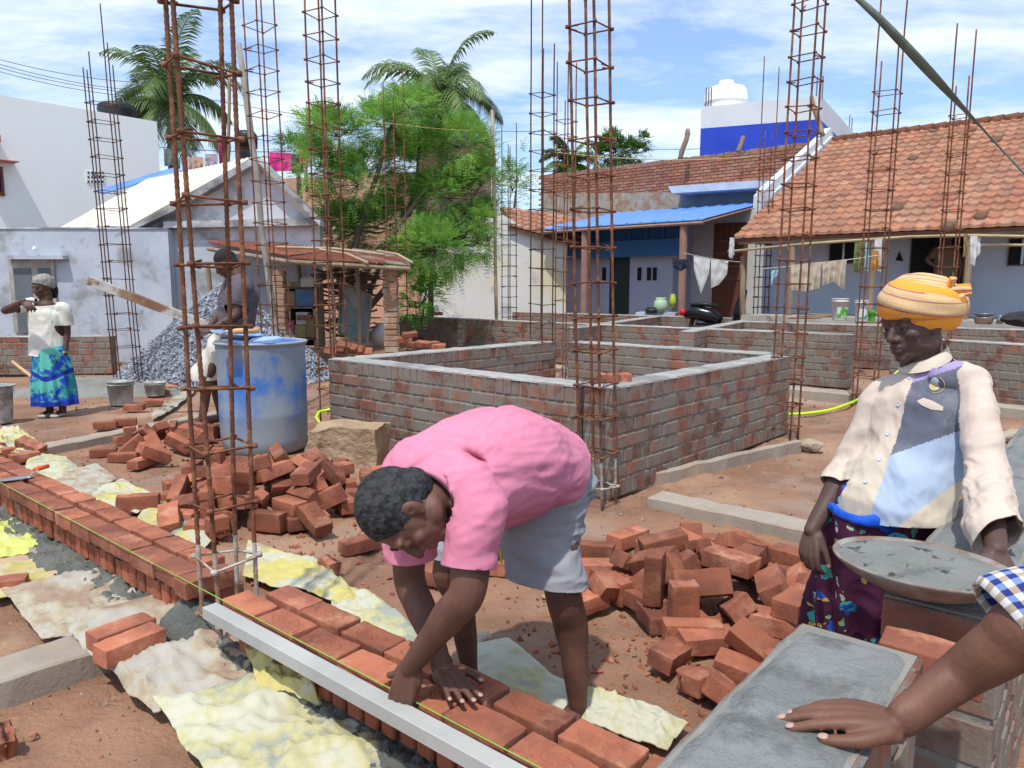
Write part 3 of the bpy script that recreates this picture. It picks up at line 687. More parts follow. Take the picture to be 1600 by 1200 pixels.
# grey-green plastic strap close to the lens
pts=[D(1318,-22,.95),D(1370,25,.97),D(1413,70,1.0),D(1452,112,1.02),D(1492,155,1.05),D(1532,198,1.07),D(1572,241,1.1),D(1640,312,1.15)]
mb=MB(); n=60; o=0; Wd_=[.0034,.0042,.0048,.0050,.0042,.0034,.0032,.0034]
for i in range(n+1):
    u=i/n*(len(pts)-1); k=min(int(u),len(pts)-2); f=u-k; p=pts[k].lerp(pts[k+1],f); w=Wd_[k]*(1-f)+Wd_[k+1]*f
    d=(pts[k+1]-pts[k]).normalized(); a=d.cross(Vector((0,1,0))).normalized(); b=d.cross(a); th=-.5+i/n*3.3
    v1=a*math.cos(th)+b*math.sin(th); v2=d.cross(v1)
    c_=max(.55,abs(math.cos(th)))
    for (x,y) in ((-1,-.12),(0,-.32),(1,-.12),(1,.12),(0,.32),(-1,.12)): mb.v.append(tuple(p+v1*w*1.15*x/ c_ *c_+v2*w*y*1.3))
for i in range(n):
    for j in range(6): mb.f.append((i*6+j,i*6+(j+1)%6,i*6+6+(j+1)%6,i*6+6+j)); mb.m.append(0); mb.t.append((1,1,1))
tag(mb.build('plastic_strap',M('grey_green_strap',(.10,.125,.095),(.16,.18,.15),scale=20,rough=.5),smooth=True),'twisted grey green plastic strap hanging diagonally close to the camera at top right','strap')
# settled poses of the heaped bricks: heap, length mm, x y z, quaternion
PILES=[
(0,205,-1.763,4.287,0.034,0.062,-0.000,0.000,0.998),(0,205,-1.728,4.569,0.124,0.441,-0.179,-0.129,0.870),(0,205,-1.213,4.164,0.050,0.699,0.699,-0.109,-0.109),(0,205,-1.549,4.424,0.164,0.974,0.150,-0.161,0.060),
(0,205,-1.325,4.574,0.223,0.886,0.029,0.217,-0.410),(0,205,-1.560,4.203,0.102,0.693,0.138,-0.693,0.138),(0,120,-1.439,4.185,0.050,0.707,0.707,0.013,0.013),(0,205,-1.842,4.824,0.058,0.915,0.341,-0.075,-0.201),
(0,205,-1.239,5.042,0.034,0.099,0.000,-0.000,0.995),(0,205,-1.748,4.139,0.070,0.076,-0.544,-0.822,-0.153),(0,120,-0.985,4.992,0.134,0.000,0.431,-0.902,0.000),(0,205,-1.237,4.967,0.107,0.988,-0.055,0.008,-0.141),
(0,205,-1.769,5.038,0.073,0.982,-0.103,-0.156,0.029),(0,205,-2.262,4.346,0.034,0.210,0.000,-0.000,0.978),(0,205,-0.397,4.519,0.034,0.000,0.868,-0.496,0.000),(0,100,-1.080,4.595,0.115,0.260,-0.614,-0.729,0.157),
(0,205,-1.796,4.739,0.128,0.884,-0.433,-0.103,-0.140),(0,205,-1.055,5.069,0.118,0.614,-0.614,-0.351,0.351),(0,205,-1.177,4.436,0.147,0.277,0.132,-0.521,-0.797),(0,205,-1.195,4.605,0.192,0.754,-0.380,0.309,-0.437),
(0,205,-1.091,4.237,0.034,0.000,-0.876,0.482,-0.000),(0,205,-1.499,5.088,0.050,0.704,-0.704,0.067,-0.067),(0,120,-1.304,4.290,0.139,0.523,0.588,-0.582,0.203),(0,205,-1.762,4.397,0.077,0.130,-0.159,-0.210,0.956),
(0,205,-1.403,4.223,0.134,0.970,-0.101,-0.026,-0.221),(0,205,-1.690,5.197,0.091,0.889,-0.240,-0.279,0.273),(0,205,-1.113,4.272,0.102,0.000,-0.937,0.348,-0.000),(0,205,-0.971,4.290,0.034,0.511,-0.000,-0.000,0.860),
(0,205,-1.557,4.517,0.234,0.250,0.134,-0.168,-0.944),(0,205,-0.956,4.443,0.089,0.682,0.699,-0.139,0.164),(0,205,-1.129,4.721,0.186,0.870,-0.400,0.279,-0.069),(0,205,-1.672,4.621,0.204,0.006,-0.011,0.111,0.994),
(0,205,-1.256,4.418,0.250,0.454,0.102,-0.077,-0.882),(0,205,-1.892,4.578,0.094,0.376,0.629,-0.342,-0.587),(0,205,-1.458,4.323,0.198,0.586,-0.749,-0.186,0.248),(0,205,-2.107,4.503,0.050,0.701,0.701,0.092,0.092),
(0,205,-0.816,5.315,0.034,0.000,-0.388,0.922,-0.000),(0,120,-1.425,3.996,0.060,0.280,-0.649,0.280,0.649),(0,205,-1.357,4.907,0.179,0.535,-0.198,-0.140,0.809),(0,100,-1.515,4.990,0.077,0.345,-0.118,-0.469,-0.804),
(0,205,-1.666,4.829,0.160,0.385,-0.474,-0.208,0.764),(0,205,-1.406,4.327,0.282,0.823,-0.023,0.150,-0.547),(0,205,-1.007,4.788,0.162,0.890,0.002,0.435,0.135),(0,205,-1.046,4.340,0.128,0.443,0.826,-0.307,-0.164),
(0,205,-1.309,5.281,0.050,0.038,-0.038,-0.706,0.706),(0,120,-1.767,4.862,0.136,0.701,0.170,-0.588,-0.365),(0,205,-1.173,4.868,0.229,0.425,-0.250,-0.106,0.864),(0,205,-0.930,4.110,0.074,0.895,0.117,0.154,-0.403),
(0,205,-1.522,4.092,0.034,0.000,0.047,-0.999,-0.000),(0,120,-1.020,4.496,0.149,0.852,0.019,-0.234,-0.468),(0,100,-1.393,4.465,0.216,0.294,0.669,-0.515,0.449),(0,120,-1.315,4.393,0.306,0.585,-0.114,-0.057,0.801),
(0,205,-1.274,4.640,0.285,0.759,-0.386,0.298,-0.432),(0,205,-1.064,4.448,0.232,0.733,0.016,-0.050,0.678),(1,205,-1.078,5.067,0.034,0.730,-0.000,0.000,-0.683),(1,205,-1.084,4.921,0.103,0.507,0.492,-0.507,0.492),
(1,100,-1.040,4.759,0.050,0.175,-0.685,-0.175,-0.685),(1,205,-0.786,4.751,0.034,0.084,-0.000,0.000,-0.996),(1,205,-0.868,4.552,0.034,0.000,-0.500,-0.866,0.000),(1,100,-0.982,5.003,0.050,0.707,0.013,0.707,-0.013),
(1,100,-0.806,4.888,0.034,0.616,-0.000,-0.000,-0.787),(1,120,-0.905,4.856,0.050,0.393,-0.393,-0.588,0.588),(1,205,-0.673,4.923,0.050,0.513,0.513,0.487,0.487),(1,205,-1.171,4.827,0.139,0.017,-0.068,-0.195,-0.978),
(1,205,-0.835,5.067,0.050,0.548,-0.548,0.447,-0.447),(1,205,-0.580,4.619,0.034,0.000,0.522,0.853,0.000),(2,205,-1.943,5.307,0.102,0.412,0.575,0.412,-0.575),(2,205,-1.739,5.337,0.034,0.846,-0.000,0.000,-0.533),
(2,205,-1.770,4.944,0.050,0.707,-0.707,-0.021,0.021),(2,205,-1.935,4.683,0.034,0.012,0.000,-0.000,-1.000),(2,205,-2.063,4.994,0.034,0.944,0.000,0.000,0.329),(2,205,-1.955,4.919,0.050,0.608,0.608,0.361,0.361),
(2,205,-1.514,4.854,0.153,0.206,0.970,0.105,0.078),(2,100,-1.629,5.017,0.034,0.274,0.000,0.000,0.962),(2,205,-1.951,5.194,0.034,0.267,0.000,0.000,0.964),(2,205,-2.127,5.318,0.050,0.503,0.503,-0.497,-0.497),
(2,205,-1.420,5.184,0.034,0.988,0.000,0.000,-0.155),(2,205,-1.570,5.249,0.059,0.748,0.301,0.221,0.549),(3,205,-2.821,5.709,0.113,0.385,0.263,-0.379,0.799),(3,205,-3.156,6.151,0.050,0.707,-0.707,-0.024,0.024),
(3,205,-2.455,5.793,0.050,0.704,0.704,0.067,0.067),(3,205,-2.824,6.303,0.050,0.059,0.059,0.705,0.705),(3,205,-2.394,6.026,0.034,0.842,-0.000,0.000,-0.539),(3,205,-2.926,5.992,0.190,0.322,-0.251,0.033,0.912),
(3,205,-2.819,5.470,0.034,0.000,-0.643,0.766,-0.000),(3,205,-3.073,5.819,0.091,0.917,0.078,-0.324,0.220),(3,205,-3.041,5.654,0.034,0.000,0.072,-0.997,0.000),(3,100,-2.994,6.238,0.050,0.422,0.422,0.567,0.567),
(3,100,-2.788,6.223,0.050,0.056,0.056,0.705,0.705),(3,205,-2.519,5.891,0.104,0.514,-0.789,-0.015,-0.338),(3,205,-2.652,5.919,0.151,0.349,-0.264,0.378,-0.816),(3,205,-3.296,5.822,0.034,0.000,-0.985,-0.172,-0.000),
(3,205,-2.668,6.329,0.050,0.458,-0.458,0.539,-0.539),(3,120,-2.477,5.957,0.050,0.258,0.258,0.658,0.658),(3,205,-2.567,6.223,0.050,0.212,0.212,-0.674,-0.674),(3,205,-3.188,6.038,0.102,0.616,-0.347,-0.616,-0.347),
(3,205,-2.540,6.103,0.103,0.557,-0.436,0.557,0.436),(3,100,-3.411,6.282,0.034,0.913,-0.000,-0.000,-0.409),(3,205,-2.443,6.365,0.102,0.509,0.491,0.509,-0.491),(3,205,-2.704,6.104,0.146,0.111,-0.978,0.118,0.131),
(3,205,-2.925,6.244,0.146,0.427,-0.396,-0.606,0.541),(3,100,-2.996,6.158,0.122,0.246,-0.813,0.461,0.256),(3,205,-2.402,6.100,0.118,0.619,-0.619,0.342,-0.342),(3,205,-2.739,6.502,0.034,0.993,0.000,-0.000,-0.114),
(3,205,-3.019,5.932,0.169,0.366,-0.002,0.483,0.796),(3,205,-2.664,5.771,0.121,0.158,0.225,-0.769,0.577),(3,205,-2.679,6.227,0.150,0.192,0.192,0.680,0.680),(3,205,-3.039,6.434,0.050,0.529,-0.529,0.469,-0.469),
(3,205,-2.811,5.616,0.098,0.017,0.081,-0.454,0.887),(3,100,-3.135,6.155,0.150,0.563,0.563,-0.428,-0.428),(3,120,-2.518,6.226,0.150,0.205,0.205,-0.677,-0.677),(3,205,-2.710,5.502,0.096,0.052,0.288,-0.735,0.612),
(4,205,1.183,3.338,0.034,0.000,0.183,0.983,0.000),(4,205,0.639,3.145,0.119,0.234,-0.085,0.967,-0.059),(4,205,0.730,3.390,0.034,0.957,-0.000,-0.000,0.290),(4,205,1.155,3.227,0.058,0.188,0.070,0.342,0.918),
(4,205,0.449,3.191,0.034,0.496,-0.000,0.000,0.868),(4,100,0.627,2.858,0.050,0.520,0.479,0.520,-0.479),(4,100,0.845,2.760,0.034,0.290,0.000,0.000,0.957),(4,205,0.496,3.307,0.080,0.938,-0.068,0.238,0.241),
(4,205,0.692,2.923,0.135,0.139,-0.097,0.248,0.954),(4,205,0.664,3.346,0.109,0.898,0.002,-0.058,-0.435),(4,205,0.591,2.767,0.102,0.486,0.513,-0.486,0.513),(4,205,0.545,3.824,0.034,0.000,-0.345,0.938,0.000),
(4,205,0.506,2.897,0.034,0.653,0.000,-0.000,0.757),(4,100,0.940,3.482,0.034,0.827,0.000,-0.000,-0.563),(4,205,0.714,3.625,0.034,0.000,0.142,-0.990,0.000),(4,100,0.694,2.771,0.050,0.506,0.493,-0.506,0.493),
(4,100,0.868,3.254,0.140,0.773,-0.192,-0.104,-0.595),(4,100,0.958,2.818,0.050,0.383,0.383,-0.594,-0.594),(4,205,0.776,3.519,0.086,0.940,-0.329,-0.064,0.057),(4,205,0.556,3.162,0.151,0.906,0.050,-0.236,-0.349),
(4,120,0.973,3.356,0.034,0.000,-0.232,-0.973,0.000),(4,205,1.120,2.959,0.121,0.211,0.514,-0.739,-0.382),(4,205,0.858,3.063,0.184,0.404,0.000,-0.000,0.915),(4,205,1.052,3.570,0.071,0.972,-0.042,0.181,0.142),
(4,205,0.509,2.922,0.170,0.695,-0.129,-0.695,-0.129),(4,205,0.321,3.550,0.050,0.701,-0.701,0.090,-0.090),(4,205,0.800,2.781,0.114,0.349,0.663,0.659,0.070),(4,120,0.976,3.114,0.195,0.023,-0.934,-0.317,-0.166),
(4,100,0.771,3.228,0.163,0.705,-0.314,0.635,0.014),(4,205,0.786,3.407,0.128,0.258,0.101,-0.228,0.933),(4,205,0.688,2.846,0.178,0.854,0.495,-0.145,-0.067),(4,205,0.363,3.147,0.050,0.621,0.621,-0.339,-0.339),
(4,205,0.972,2.884,0.155,0.210,0.757,0.596,0.165),(4,205,1.082,3.476,0.097,0.025,0.228,-0.468,0.854),(4,205,0.543,3.027,0.134,0.776,0.445,-0.445,-0.032),(4,205,1.018,3.187,0.121,0.186,0.831,-0.512,-0.114),
(4,205,0.341,3.388,0.034,1.000,-0.000,0.000,-0.018),(4,205,0.993,3.354,0.143,0.929,-0.299,0.146,0.162),(4,205,1.157,2.828,0.134,0.117,0.203,-0.523,0.820),(4,205,0.609,2.687,0.050,0.021,-0.021,-0.707,0.707),
(4,205,1.241,3.331,0.102,0.418,0.000,-0.000,0.908),(4,205,0.903,3.742,0.034,0.000,0.999,0.042,0.000),(4,205,0.932,2.658,0.102,0.281,0.000,-0.000,0.960),(4,205,0.228,3.012,0.034,0.315,0.000,-0.000,-0.949),
(4,205,0.996,2.682,0.170,0.922,0.000,-0.000,0.386),(4,120,0.588,3.542,0.050,0.536,-0.536,0.461,-0.461),(4,120,0.822,3.614,0.128,0.719,-0.181,0.204,0.639),(4,205,0.625,3.321,0.175,0.008,-0.994,-0.054,-0.099),
(5,205,1.114,2.728,0.034,0.944,0.000,0.000,0.331),(5,205,1.288,2.844,0.034,0.699,0.000,-0.000,0.715),(5,100,1.224,2.624,0.034,0.000,-0.425,-0.905,-0.000),(5,100,1.179,2.932,0.034,0.000,0.804,0.595,0.000),
(5,205,1.454,2.788,0.034,0.000,0.820,-0.572,-0.000),(5,205,1.263,3.114,0.050,0.408,0.408,-0.577,-0.577),(5,205,1.080,2.715,0.102,0.943,-0.000,-0.000,-0.333),(5,205,1.505,3.006,0.034,0.763,-0.000,0.000,-0.646),
(5,205,1.755,2.506,0.034,0.000,-0.389,-0.921,0.000),(5,205,1.059,2.970,0.087,0.611,-0.156,0.407,-0.661),(5,205,1.412,3.264,0.050,0.640,-0.640,0.300,-0.300),(5,205,1.324,3.000,0.080,0.102,0.460,-0.858,0.202),
(5,205,0.930,2.611,0.034,0.341,-0.000,-0.000,0.940),(5,205,1.364,2.762,0.093,0.566,0.257,0.202,0.756),(6,205,-4.046,5.876,0.034,0.375,0.000,0.000,-0.927),(6,205,-3.828,5.659,0.034,0.000,-0.915,-0.402,-0.000),
(6,100,-4.524,5.655,0.034,0.998,0.000,0.000,-0.066),(6,205,-4.214,5.834,0.050,0.623,-0.623,-0.334,0.334),(6,205,-4.396,5.490,0.050,0.608,-0.608,-0.361,0.361),(6,205,-4.341,5.781,0.050,0.477,-0.477,-0.522,0.522),
(6,205,-3.909,5.865,0.080,0.088,0.171,-0.147,0.970)]
# ================================================================ single bricks
def seg_d(p,a,b):
    ax,ay=a; bx,by=b; dx,dy=bx-ax,by-ay; t=max(0,min(1,((p[0]-ax)*dx+(p[1]-ay)*dy)/(dx*dx+dy*dy+1e-12)))
    return math.hypot(p[0]-ax-t*dx,p[1]-ay-t*dy)
def letters():
    S_=[]
    def pl(pts,ox,s): 
        q=[(ox+x*s,y*s) for x,y in pts]; S_.extend(zip(q,q[1:]))
    B1=[(-.5,-1),(-.5,1),(.15,1),(.42,.75),(.42,.35),(.15,.05),(-.5,.05)]; B2=[(.15,.05),(.5,-.2),(.5,-.7),(.2,-1),(-.5,-1)]
    Sx=[(.5,.7),(.25,1),(-.25,1),(-.5,.72),(-.45,.3),(0,.05),(.42,-.25),(.5,-.65),(.22,-1),(-.28,-1),(-.52,-.72)]
    pl(B1,-.018,.015); pl(B2,-.018,.015); pl(Sx,.020,.015); return S_
STROKES=letters()
def brickmesh(name,l=.2,w=.098,h=.068,stamp=False,seed=0,broken=False,soft=.0035,side=0):
    hx,hy,hz=l/2,w/2,h/2; bm=bmesh.new()
    def disp(p):
        x,y,z=p
        ix=max(-hx+soft,min(hx-soft,x)); iy=max(-hy+soft,min(hy-soft,y)); iz=max(-hz+soft,min(hz-soft,z))
        d=Vector((x-ix,y-iy,z-iz)); q=Vector((ix,iy,iz))+(d.normalized()*min(d.length,soft) if d.length>0 else d)
        s=Vector((seed*3.1,seed*1.7,0)); k=noise.noise_vector((Vector(p)+s)*16)*.0022+noise.noise_vector((Vector(p)+s)*55)*.0012
        # bowed faces
        q.z*=1-.02*abs(x/hx); q+=k
        c=noise.noise((Vector(p)+s)*22)
        ed=(abs(x)>hx-.012)+(abs(y)>hy-.012)+(abs(z)>hz-.012)
        if ed>=2 and c>.18: q*=1-.10*(c-.18)
        if broken and x>hx-.03:
            q.x+= -.022+.03*noise.noise(Vector((y*25,z*25,seed)))+.012*noise.noise(Vector((y*70,z*70,seed)))
        return q
    def lin(h_,n):
        k=soft*.9; return [-h_,-h_+k*.5,-h_+k*1.6]+[-h_+k*1.6+(2*h_-k*3.2)*i/(n-4) for i in range(1,n-4)]+[h_-k*1.6,h_-k*.5,h_]
    def face(ax,sg,nu,nv):
        nu=max(nu,6); nv=max(nv,6)
        U_=(1,2,0)[ax]; V_=(2,0,1)[ax]; hh=(hx,hy,hz); g=[]
        lu=lin(hh[U_],nu); lv=lin(hh[V_],nv); nu=len(lu)-1; nv=len(lv)-1
        for i in range(nu+1):
            for j in range(nv+1):
                p=[0,0,0]; p[ax]=sg*hh[ax]; p[U_]=lu[i]; p[V_]=lv[j]
                q=disp(p)
                if stamp and ax==2 and sg>0:
                    x,y=q.x,q.y
                    e=abs(math.hypot(x/.062,y/.030)-1)*.042
                    d=min(e,min(seg_d((x,y),a,b) for a,b in STROKES) if abs(x)<.04 and abs(y)<.02 else 1)
                    if d<.0042: q.z-=.0038*(1-(d/.0042)**2)
                    elif d<.008: q.z+=.0012*(1-((d-.006)/.002)**2)
                g.append(bm.verts.new(q))
        for i in range(nu):
            for j in range(nv):
                a=i*(nv+1)+j; f=(g[a],g[a+nv+1],g[a+nv+2],g[a+1])
                bm.faces.new(f if sg>0 else f[::-1])
    r=.012
    for ax in (0,1,2):
        for sg in (-1,1):
            hh=(hx,hy,hz); U_=(1,2,0)[ax]; V_=(2,0,1)[ax]; rr=r
            if stamp and ax==2 and sg>0: rr=.0026
            face(ax,sg,max(4,int(2*hh[U_]/rr)),max(4,int(2*hh[V_]/rr)))
    bmesh.ops.remove_doubles(bm,verts=bm.verts,dist=.0006)
    me=bpy.data.meshes.new(name); bm.to_mesh(me); bm.free(); me.materials.append(m_brick)
    me.polygons.foreach_set('use_smooth',[True]*len(me.polygons)); return me
BF=[brickmesh('brick',seed=i,soft=.0028+.0012*(i%2),l=.2+.006*(i%3),w=.096+.003*(i%2)) for i in range(6)]
BS_=[brickmesh('brick',seed=10+i,stamp=True,soft=.005) for i in range(3)]
BH={120:[brickmesh('brick',l=.12,seed=20,broken=True),brickmesh('brick',l=.13,seed=21,broken=True)],100:[brickmesh('brick',l=.10,seed=22,broken=True),brickmesh('brick',l=.105,seed=23,broken=True)]}
def brick(me,loc,rot,label,group):
    o=bpy.data.objects.new('brick',me); COL.objects.link(o); o.location=loc
    if len(rot)==4: o.rotation_mode='QUATERNION'; o.rotation_quaternion=rot
    else: o.rotation_euler=rot
    return tag(o,label,'brick',group)
def pose(q):
    "which face is up"
    from mathutils import Quaternion
    m=Quaternion(q).to_matrix(); z=[abs(m[2][i]) for i in range(3)]
    return 'standing on end' if z[0]>.75 else 'lying flat' if z[2]>.9 else 'on its long edge' if z[1]>.85 else 'tilted'
PN=['the big left heap']*3+['the heap beside the drum']+['the right hand heap']*2+['the little far left heap']
PC={0:(-1.5,4.4),1:(-1.5,4.4),2:(-1.5,4.4),3:(-2.9,5.95),4:(.84,3.1),5:(.84,3.1),6:(-4.2,5.7)}
def sector(pi,x,y,z):
    cx_,cy_=PC[pi]; dx,dy=x-cx_,y-cy_
    if z>.2: return 'on top of'
    a=math.degrees(math.atan2(dy,dx))
    return 'at the '+('right' if -45<a<=45 else 'far' if 45<a<=135 else 'near' if -135<a<=-45 else 'left')+(' rim of' if math.hypot(dx,dy)>.5 else ' side of')
PL=['loose red brick in the big heap left of the man in the pink shirt']*3+['loose red brick in the farther small heap beside the blue drum']+['loose red brick in the heap between the pink shirted man and the turbaned person']*2+['loose red brick in the little heap at the feet of the person in the blue skirt']
PLH=['broken brick piece in the big heap left of the man in the pink shirt']*3+['broken brick piece in the farther small heap beside the blue drum']+['broken brick piece in the heap between the pink shirted man and the turbaned person']*2+['broken brick piece in the little heap at the feet of the person in the blue skirt']
PG=['bricks heaped left of the pink shirted man']*3+['bricks heaped beside the blue drum']+['bricks heaped right of the pink shirted man']*2+['bricks heaped near the person in the blue skirt']
for r_ in PILES:
    pi,l=r_[0],r_[1]; st=False
    if l>150: st=rnd.random()<.42; me=rnd.choice(BS_) if st else rnd.choice(BF)
    else: me=rnd.choice(BH[100 if l==100 else 120])
    x,y,z=r_[2:5]; s_=1.0
    if pi<3: x-=.16; y-=.17; s_=1.1
    if pi in(4,5): s_=1.08; x+=.07; y-=.06
    kind_='broken brick' if l<150 else 'stamped brick' if st else 'plain brick'
    lb=kind_+' '+pose(r_[5:9])+' '+sector(pi,x,y,z)+' '+PN[pi]
    o=brick(me,(x,y,z*s_),r_[5:9],lb,'bricks in '+PN[pi]); o.scale=(s_*rnd.uniform(.97,1.04),s_,s_)
ORD=['first','second','third','fourth','fifth','sixth','seventh','eighth','ninth','tenth','eleventh','twelfth','thirteenth','fourteenth','fifteenth','sixteenth','seventeenth','eighteenth','nineteenth','twentieth','twenty first','twenty second']
# -------- the new wall: two rows of loose stretchers on a soldier course
for sec,(a0,a1) in enumerate(((-6.9,-2.67),(-2.34,-.22))):
    for row,(b0,b1) in enumerate(((1.215,1.318),(1.338,1.438))):
        a=a1-(.05 if row else 0) if sec==0 else a0+(.0 if row==0 else .07)
        st=-1 if sec==0 else 1; kk=0
        while (a>a0 if sec==0 else a<a1):
            c=a+st*.1; bb=(b0+b1)/2+rnd.uniform(-.004,.004)
            near=c>-1.3
            me=rnd.choice(BS_) if rnd.random()<(.75 if sec else .45) else rnd.choice(BF)
            p=G(c,bb,.243+rnd.uniform(-.003,.004))
            lb=ORD[kk]+(' laid brick left of the near bar cage, ' if sec==0 else ' laid brick right of the near bar cage, ')+('front row' if row==0 else 'back row'); kk+=1
            brick(me,p,(rnd.uniform(-.02,.02),rnd.uniform(-.02,.02),GA+rnd.uniform(-.03,.03)+(PI if rnd.random()<.5 and sec==0 else 0)),lb,'bricks laid on the new wall')
            a+=st*(.2+rnd.uniform(.008,.02))
mb=MB()
for (a0,a1) in ((-6.9,-2.66),(-2.30,-.25)):
    a=a0
    while a<a1:
        w=.062+rnd.uniform(-.004,.004); t=rnd.uniform(.75,1.2); q=rnd.random()
        c=G(a+w/2,1.352+rnd.uniform(-.006,.006)); mb.box((c.x,c.y,.142),(w,.2,.108),GA+rnd.uniform(-.03,.03),mi=0,tint=(t,t*(.95+.1*q),t*(.9+.2*q)),bev=.006); a+=w+.013
    c=G((a0+a1)/2,1.352); mb.box((c.x,c.y,.135),(a1-a0-.02,.165,.13),GA,mi=1)
m_soldier=M('soldier_brick',(.36,.112,.055),(.25,.075,.042),scale=12,rough=.9,bump=.5,bs=60,attr=True,c3=(.21,.19,.16),s3=7,t3=(.56,.68))
tag(mb.build('brick_wall',[m_soldier,m_wet]),'lower course of bricks stood on edge along the new wall across the foreground','brick wall')
# mortar: bed squeezed between the two courses, spill along the front
def lumps(name,label,a0,a1,b0,b1,hf,res=.014,mat=None,amp=.02,fq=22,cat='mortar',frame=None,kind='stuff'):
    f=frame or (lambda a,b:G(a,b)); mb=MB(); na=int((a1-a0)/res); nb=int((b1-b0)/res)
    for i in range(na+1):
        for j in range(nb+1):
            a=a0+(a1-a0)*i/na; b=b0+(b1-b0)*j/nb; p=f(a,b); h=hf(a,b)
            n=abs(noise.noise((p.x*fq,p.y*fq,1)))*1.6+.5*noise.noise((p.x*fq*2.3,p.y*fq*2.3,4))
            q=noise.noise_vector((p.x*fq,p.y*fq,8))*.008
            z=h+amp*n*(1 if h>.0 else 0)
            mb.v.append((p.x+q.x,p.y+q.y,z))
    for i in range(na):
        for j in range(nb):
            a=i*(nb+1)+j; mb.f.append((a,a+nb+1,a+nb+2,a+1)); mb.m.append(0); mb.t.append((1,1,1))
    o=mb.build(name,mat or m_wet,smooth=True,fix=False); o['kind']=kind; o['label']=label; o['category']=cat
    return o
def hfront(a,b):
    e=1.07+.07*noise.noise((a*2.2,0,3))
    t=ss(e,e+.12,b); return -.06+t*(.11+.03*noise.noise((a*4,b*4,0)))+ (.02*t if b>1.2 else 0)
lumps('mortar_spill','dark wet mortar squeezed out along the foot of the new wall',-6.6,-.2,.86,1.27,hfront,amp=.032,fq=30)
def hbed(a,b):
    return .193+.006*noise.noise((a*9,b*20,0))
lumps('mortar_bed','grey mortar layer between the on edge course and the loose top bricks',-6.8,-2.68,1.235,1.44,hbed,res=.012,amp=.006,fq=40)
lumps('mortar_bed','grey mortar layer under the top bricks right of the near cage',-2.28,-.25,1.24,1.44,hbed,res=.012,amp=.006,fq=40)
def hpatch(a,b):
    d=math.hypot((a+2.62)/.17,(b-1.25)/.15); return .05+.125*max(0,1-d*d)-.06*(d>1.02)
lumps('mortar_lump','lump of wet mortar under the corner brick beside the near bar cage',-2.82,-2.42,1.08,1.42,hpatch,amp=.02,res=.01)
# corner bricks and two loose ones at the cage foot
for i,(c,b,z,rz,lb) in enumerate(((-2.62,1.30,.243,PI/2,'corner brick of the laid course touching the near bar cage'),(-2.70,1.02,.115,PI/2,'left one of two bricks butted together at the foot of the near bar cage'),(-2.585,1.00,.115,PI/2,'right one of two bricks butted together at the foot of the near bar cage'))):
    brick(BF[i],G(c,b,z),(0,0,GA+rz+.05*i),lb,None)
# stray bricks on the ground
for i,(x,y,rz,pitch,lb) in enumerate(((165,664,.3,0,'left brick of a dusty pair lying on the ground beyond the sacks'),(196,659,.35,0,'right brick of a dusty pair lying on the ground beyond the sacks'),(210,636,.1,0,'single brick lying beside the white bucket'),(240,628,.4,.1,'brick lying between the white bucket and the brick heap'),(252,612,1.2,.3,'tilted brick near the opened yellow sack'),(265,606,.6,.2,'brick leaning beside the tilted one near the opened yellow sack'),(518,882,.9,.15,'broken brick lying alone in front of the big heap'),(562,850,.7,0,'brick standing by the man in pink, under his sleeve'),(672,897,-.55,0,'long brick on the ground seen between the arms of the pink shirted man'),(788,885,-.3,0,'brick on the ground under the hem of the grey shorts'),(6,1158,.8,.2,'rounded brick lump at the bottom left edge of the picture'),(2,797,.75,0,'brick end at the left picture edge, just below the laid course'),(2,915,.4,0,'brick end at the left picture edge on the pinkish sack'),(835,908,.2,0,None))):
    if lb is None: continue
    p=P(x,y,.035); p.z=max(.034,gh(p.x,p.y)+.036); me=BH[100][0] if ('broken' in lb or 'lump' in lb) else BF[i%4]
    brick(me,p,(pitch,pitch*.5,rz),lb,None)
for x,y,z,rot,lb in ((1050,1022,.04,(.15,.1,.9),'nearest whole brick at the front left of the right hand heap'),(1085,1062,.035,(0,.1,2.2),'half brick lying in front of the right hand heap'),(1125,1075,.045,(.5,.2,1.3),'tilted broken brick at the front tip of the right hand heap'),(1185,1012,.10,(.35,.5,-.6),'long brick leaning down the front of the right hand heap'),(1105,1000,.06,(.1,.0,.15),'brick lying crosswise at the front of the right hand heap'),(1230,1035,.06,(.4,.1,.6),'brick at the front right of the right hand heap, beside the near wall'),(1165,1050,.04,(.1,.2,-.4),'low brick among crumbs before the right hand heap'),(955,915,.08,(.5,.3,.7),'tilted brick at the left end of the right hand heap'),(1005,940,.05,(.1,.1,2.0),'brick at the left front of the right hand heap')):
    p=P(x,y,z); brick(BH[120][0] if ('half' in lb or 'broken' in lb) else rnd.choice(BF),p,rot,lb,None)
far=[('row of bricks left by the gravel heap',[(224,581),(240,584),(256,578),(272,583),(284,574),(292,588)],(0,.25),'brick in the scattered row at the foot of the gravel heap'),
     ('bricks leaning in a row before the shed',[(518,548),(528,545),(538,540),(549,543),(560,546),(571,549)],(1.0,.3),'brick leaning in the row behind the left chamber corner'),
     ('bricks beside the shed pillar',[(632,531),(640,538),(652,538),(662,537),(674,538),(684,541),(640,523)],(.15,.1),'brick in the small stack at the foot of the shed pillar'),
     ('bricks lying on top of the long low wall',[(676,489),(684,489)],(0,0),'brick lying on the left end of the long low wall')]
for gp,ps,(tl,sp),lb in far:
    for x,y in ps:
        p=P(x,y,.04)
        if 'shed' in gp: p=D(x,y,11.0)
        if 'on top' in gp: p=P(x,490,.77)
        q=brick(rnd.choice(BF),p,(tl+rnd.uniform(-sp,sp),rnd.uniform(-sp,sp),rnd.uniform(-.6,.6)),lb,gp); q.scale=(1.1,1.1,1.1)
lb='brick on the far wall corner'
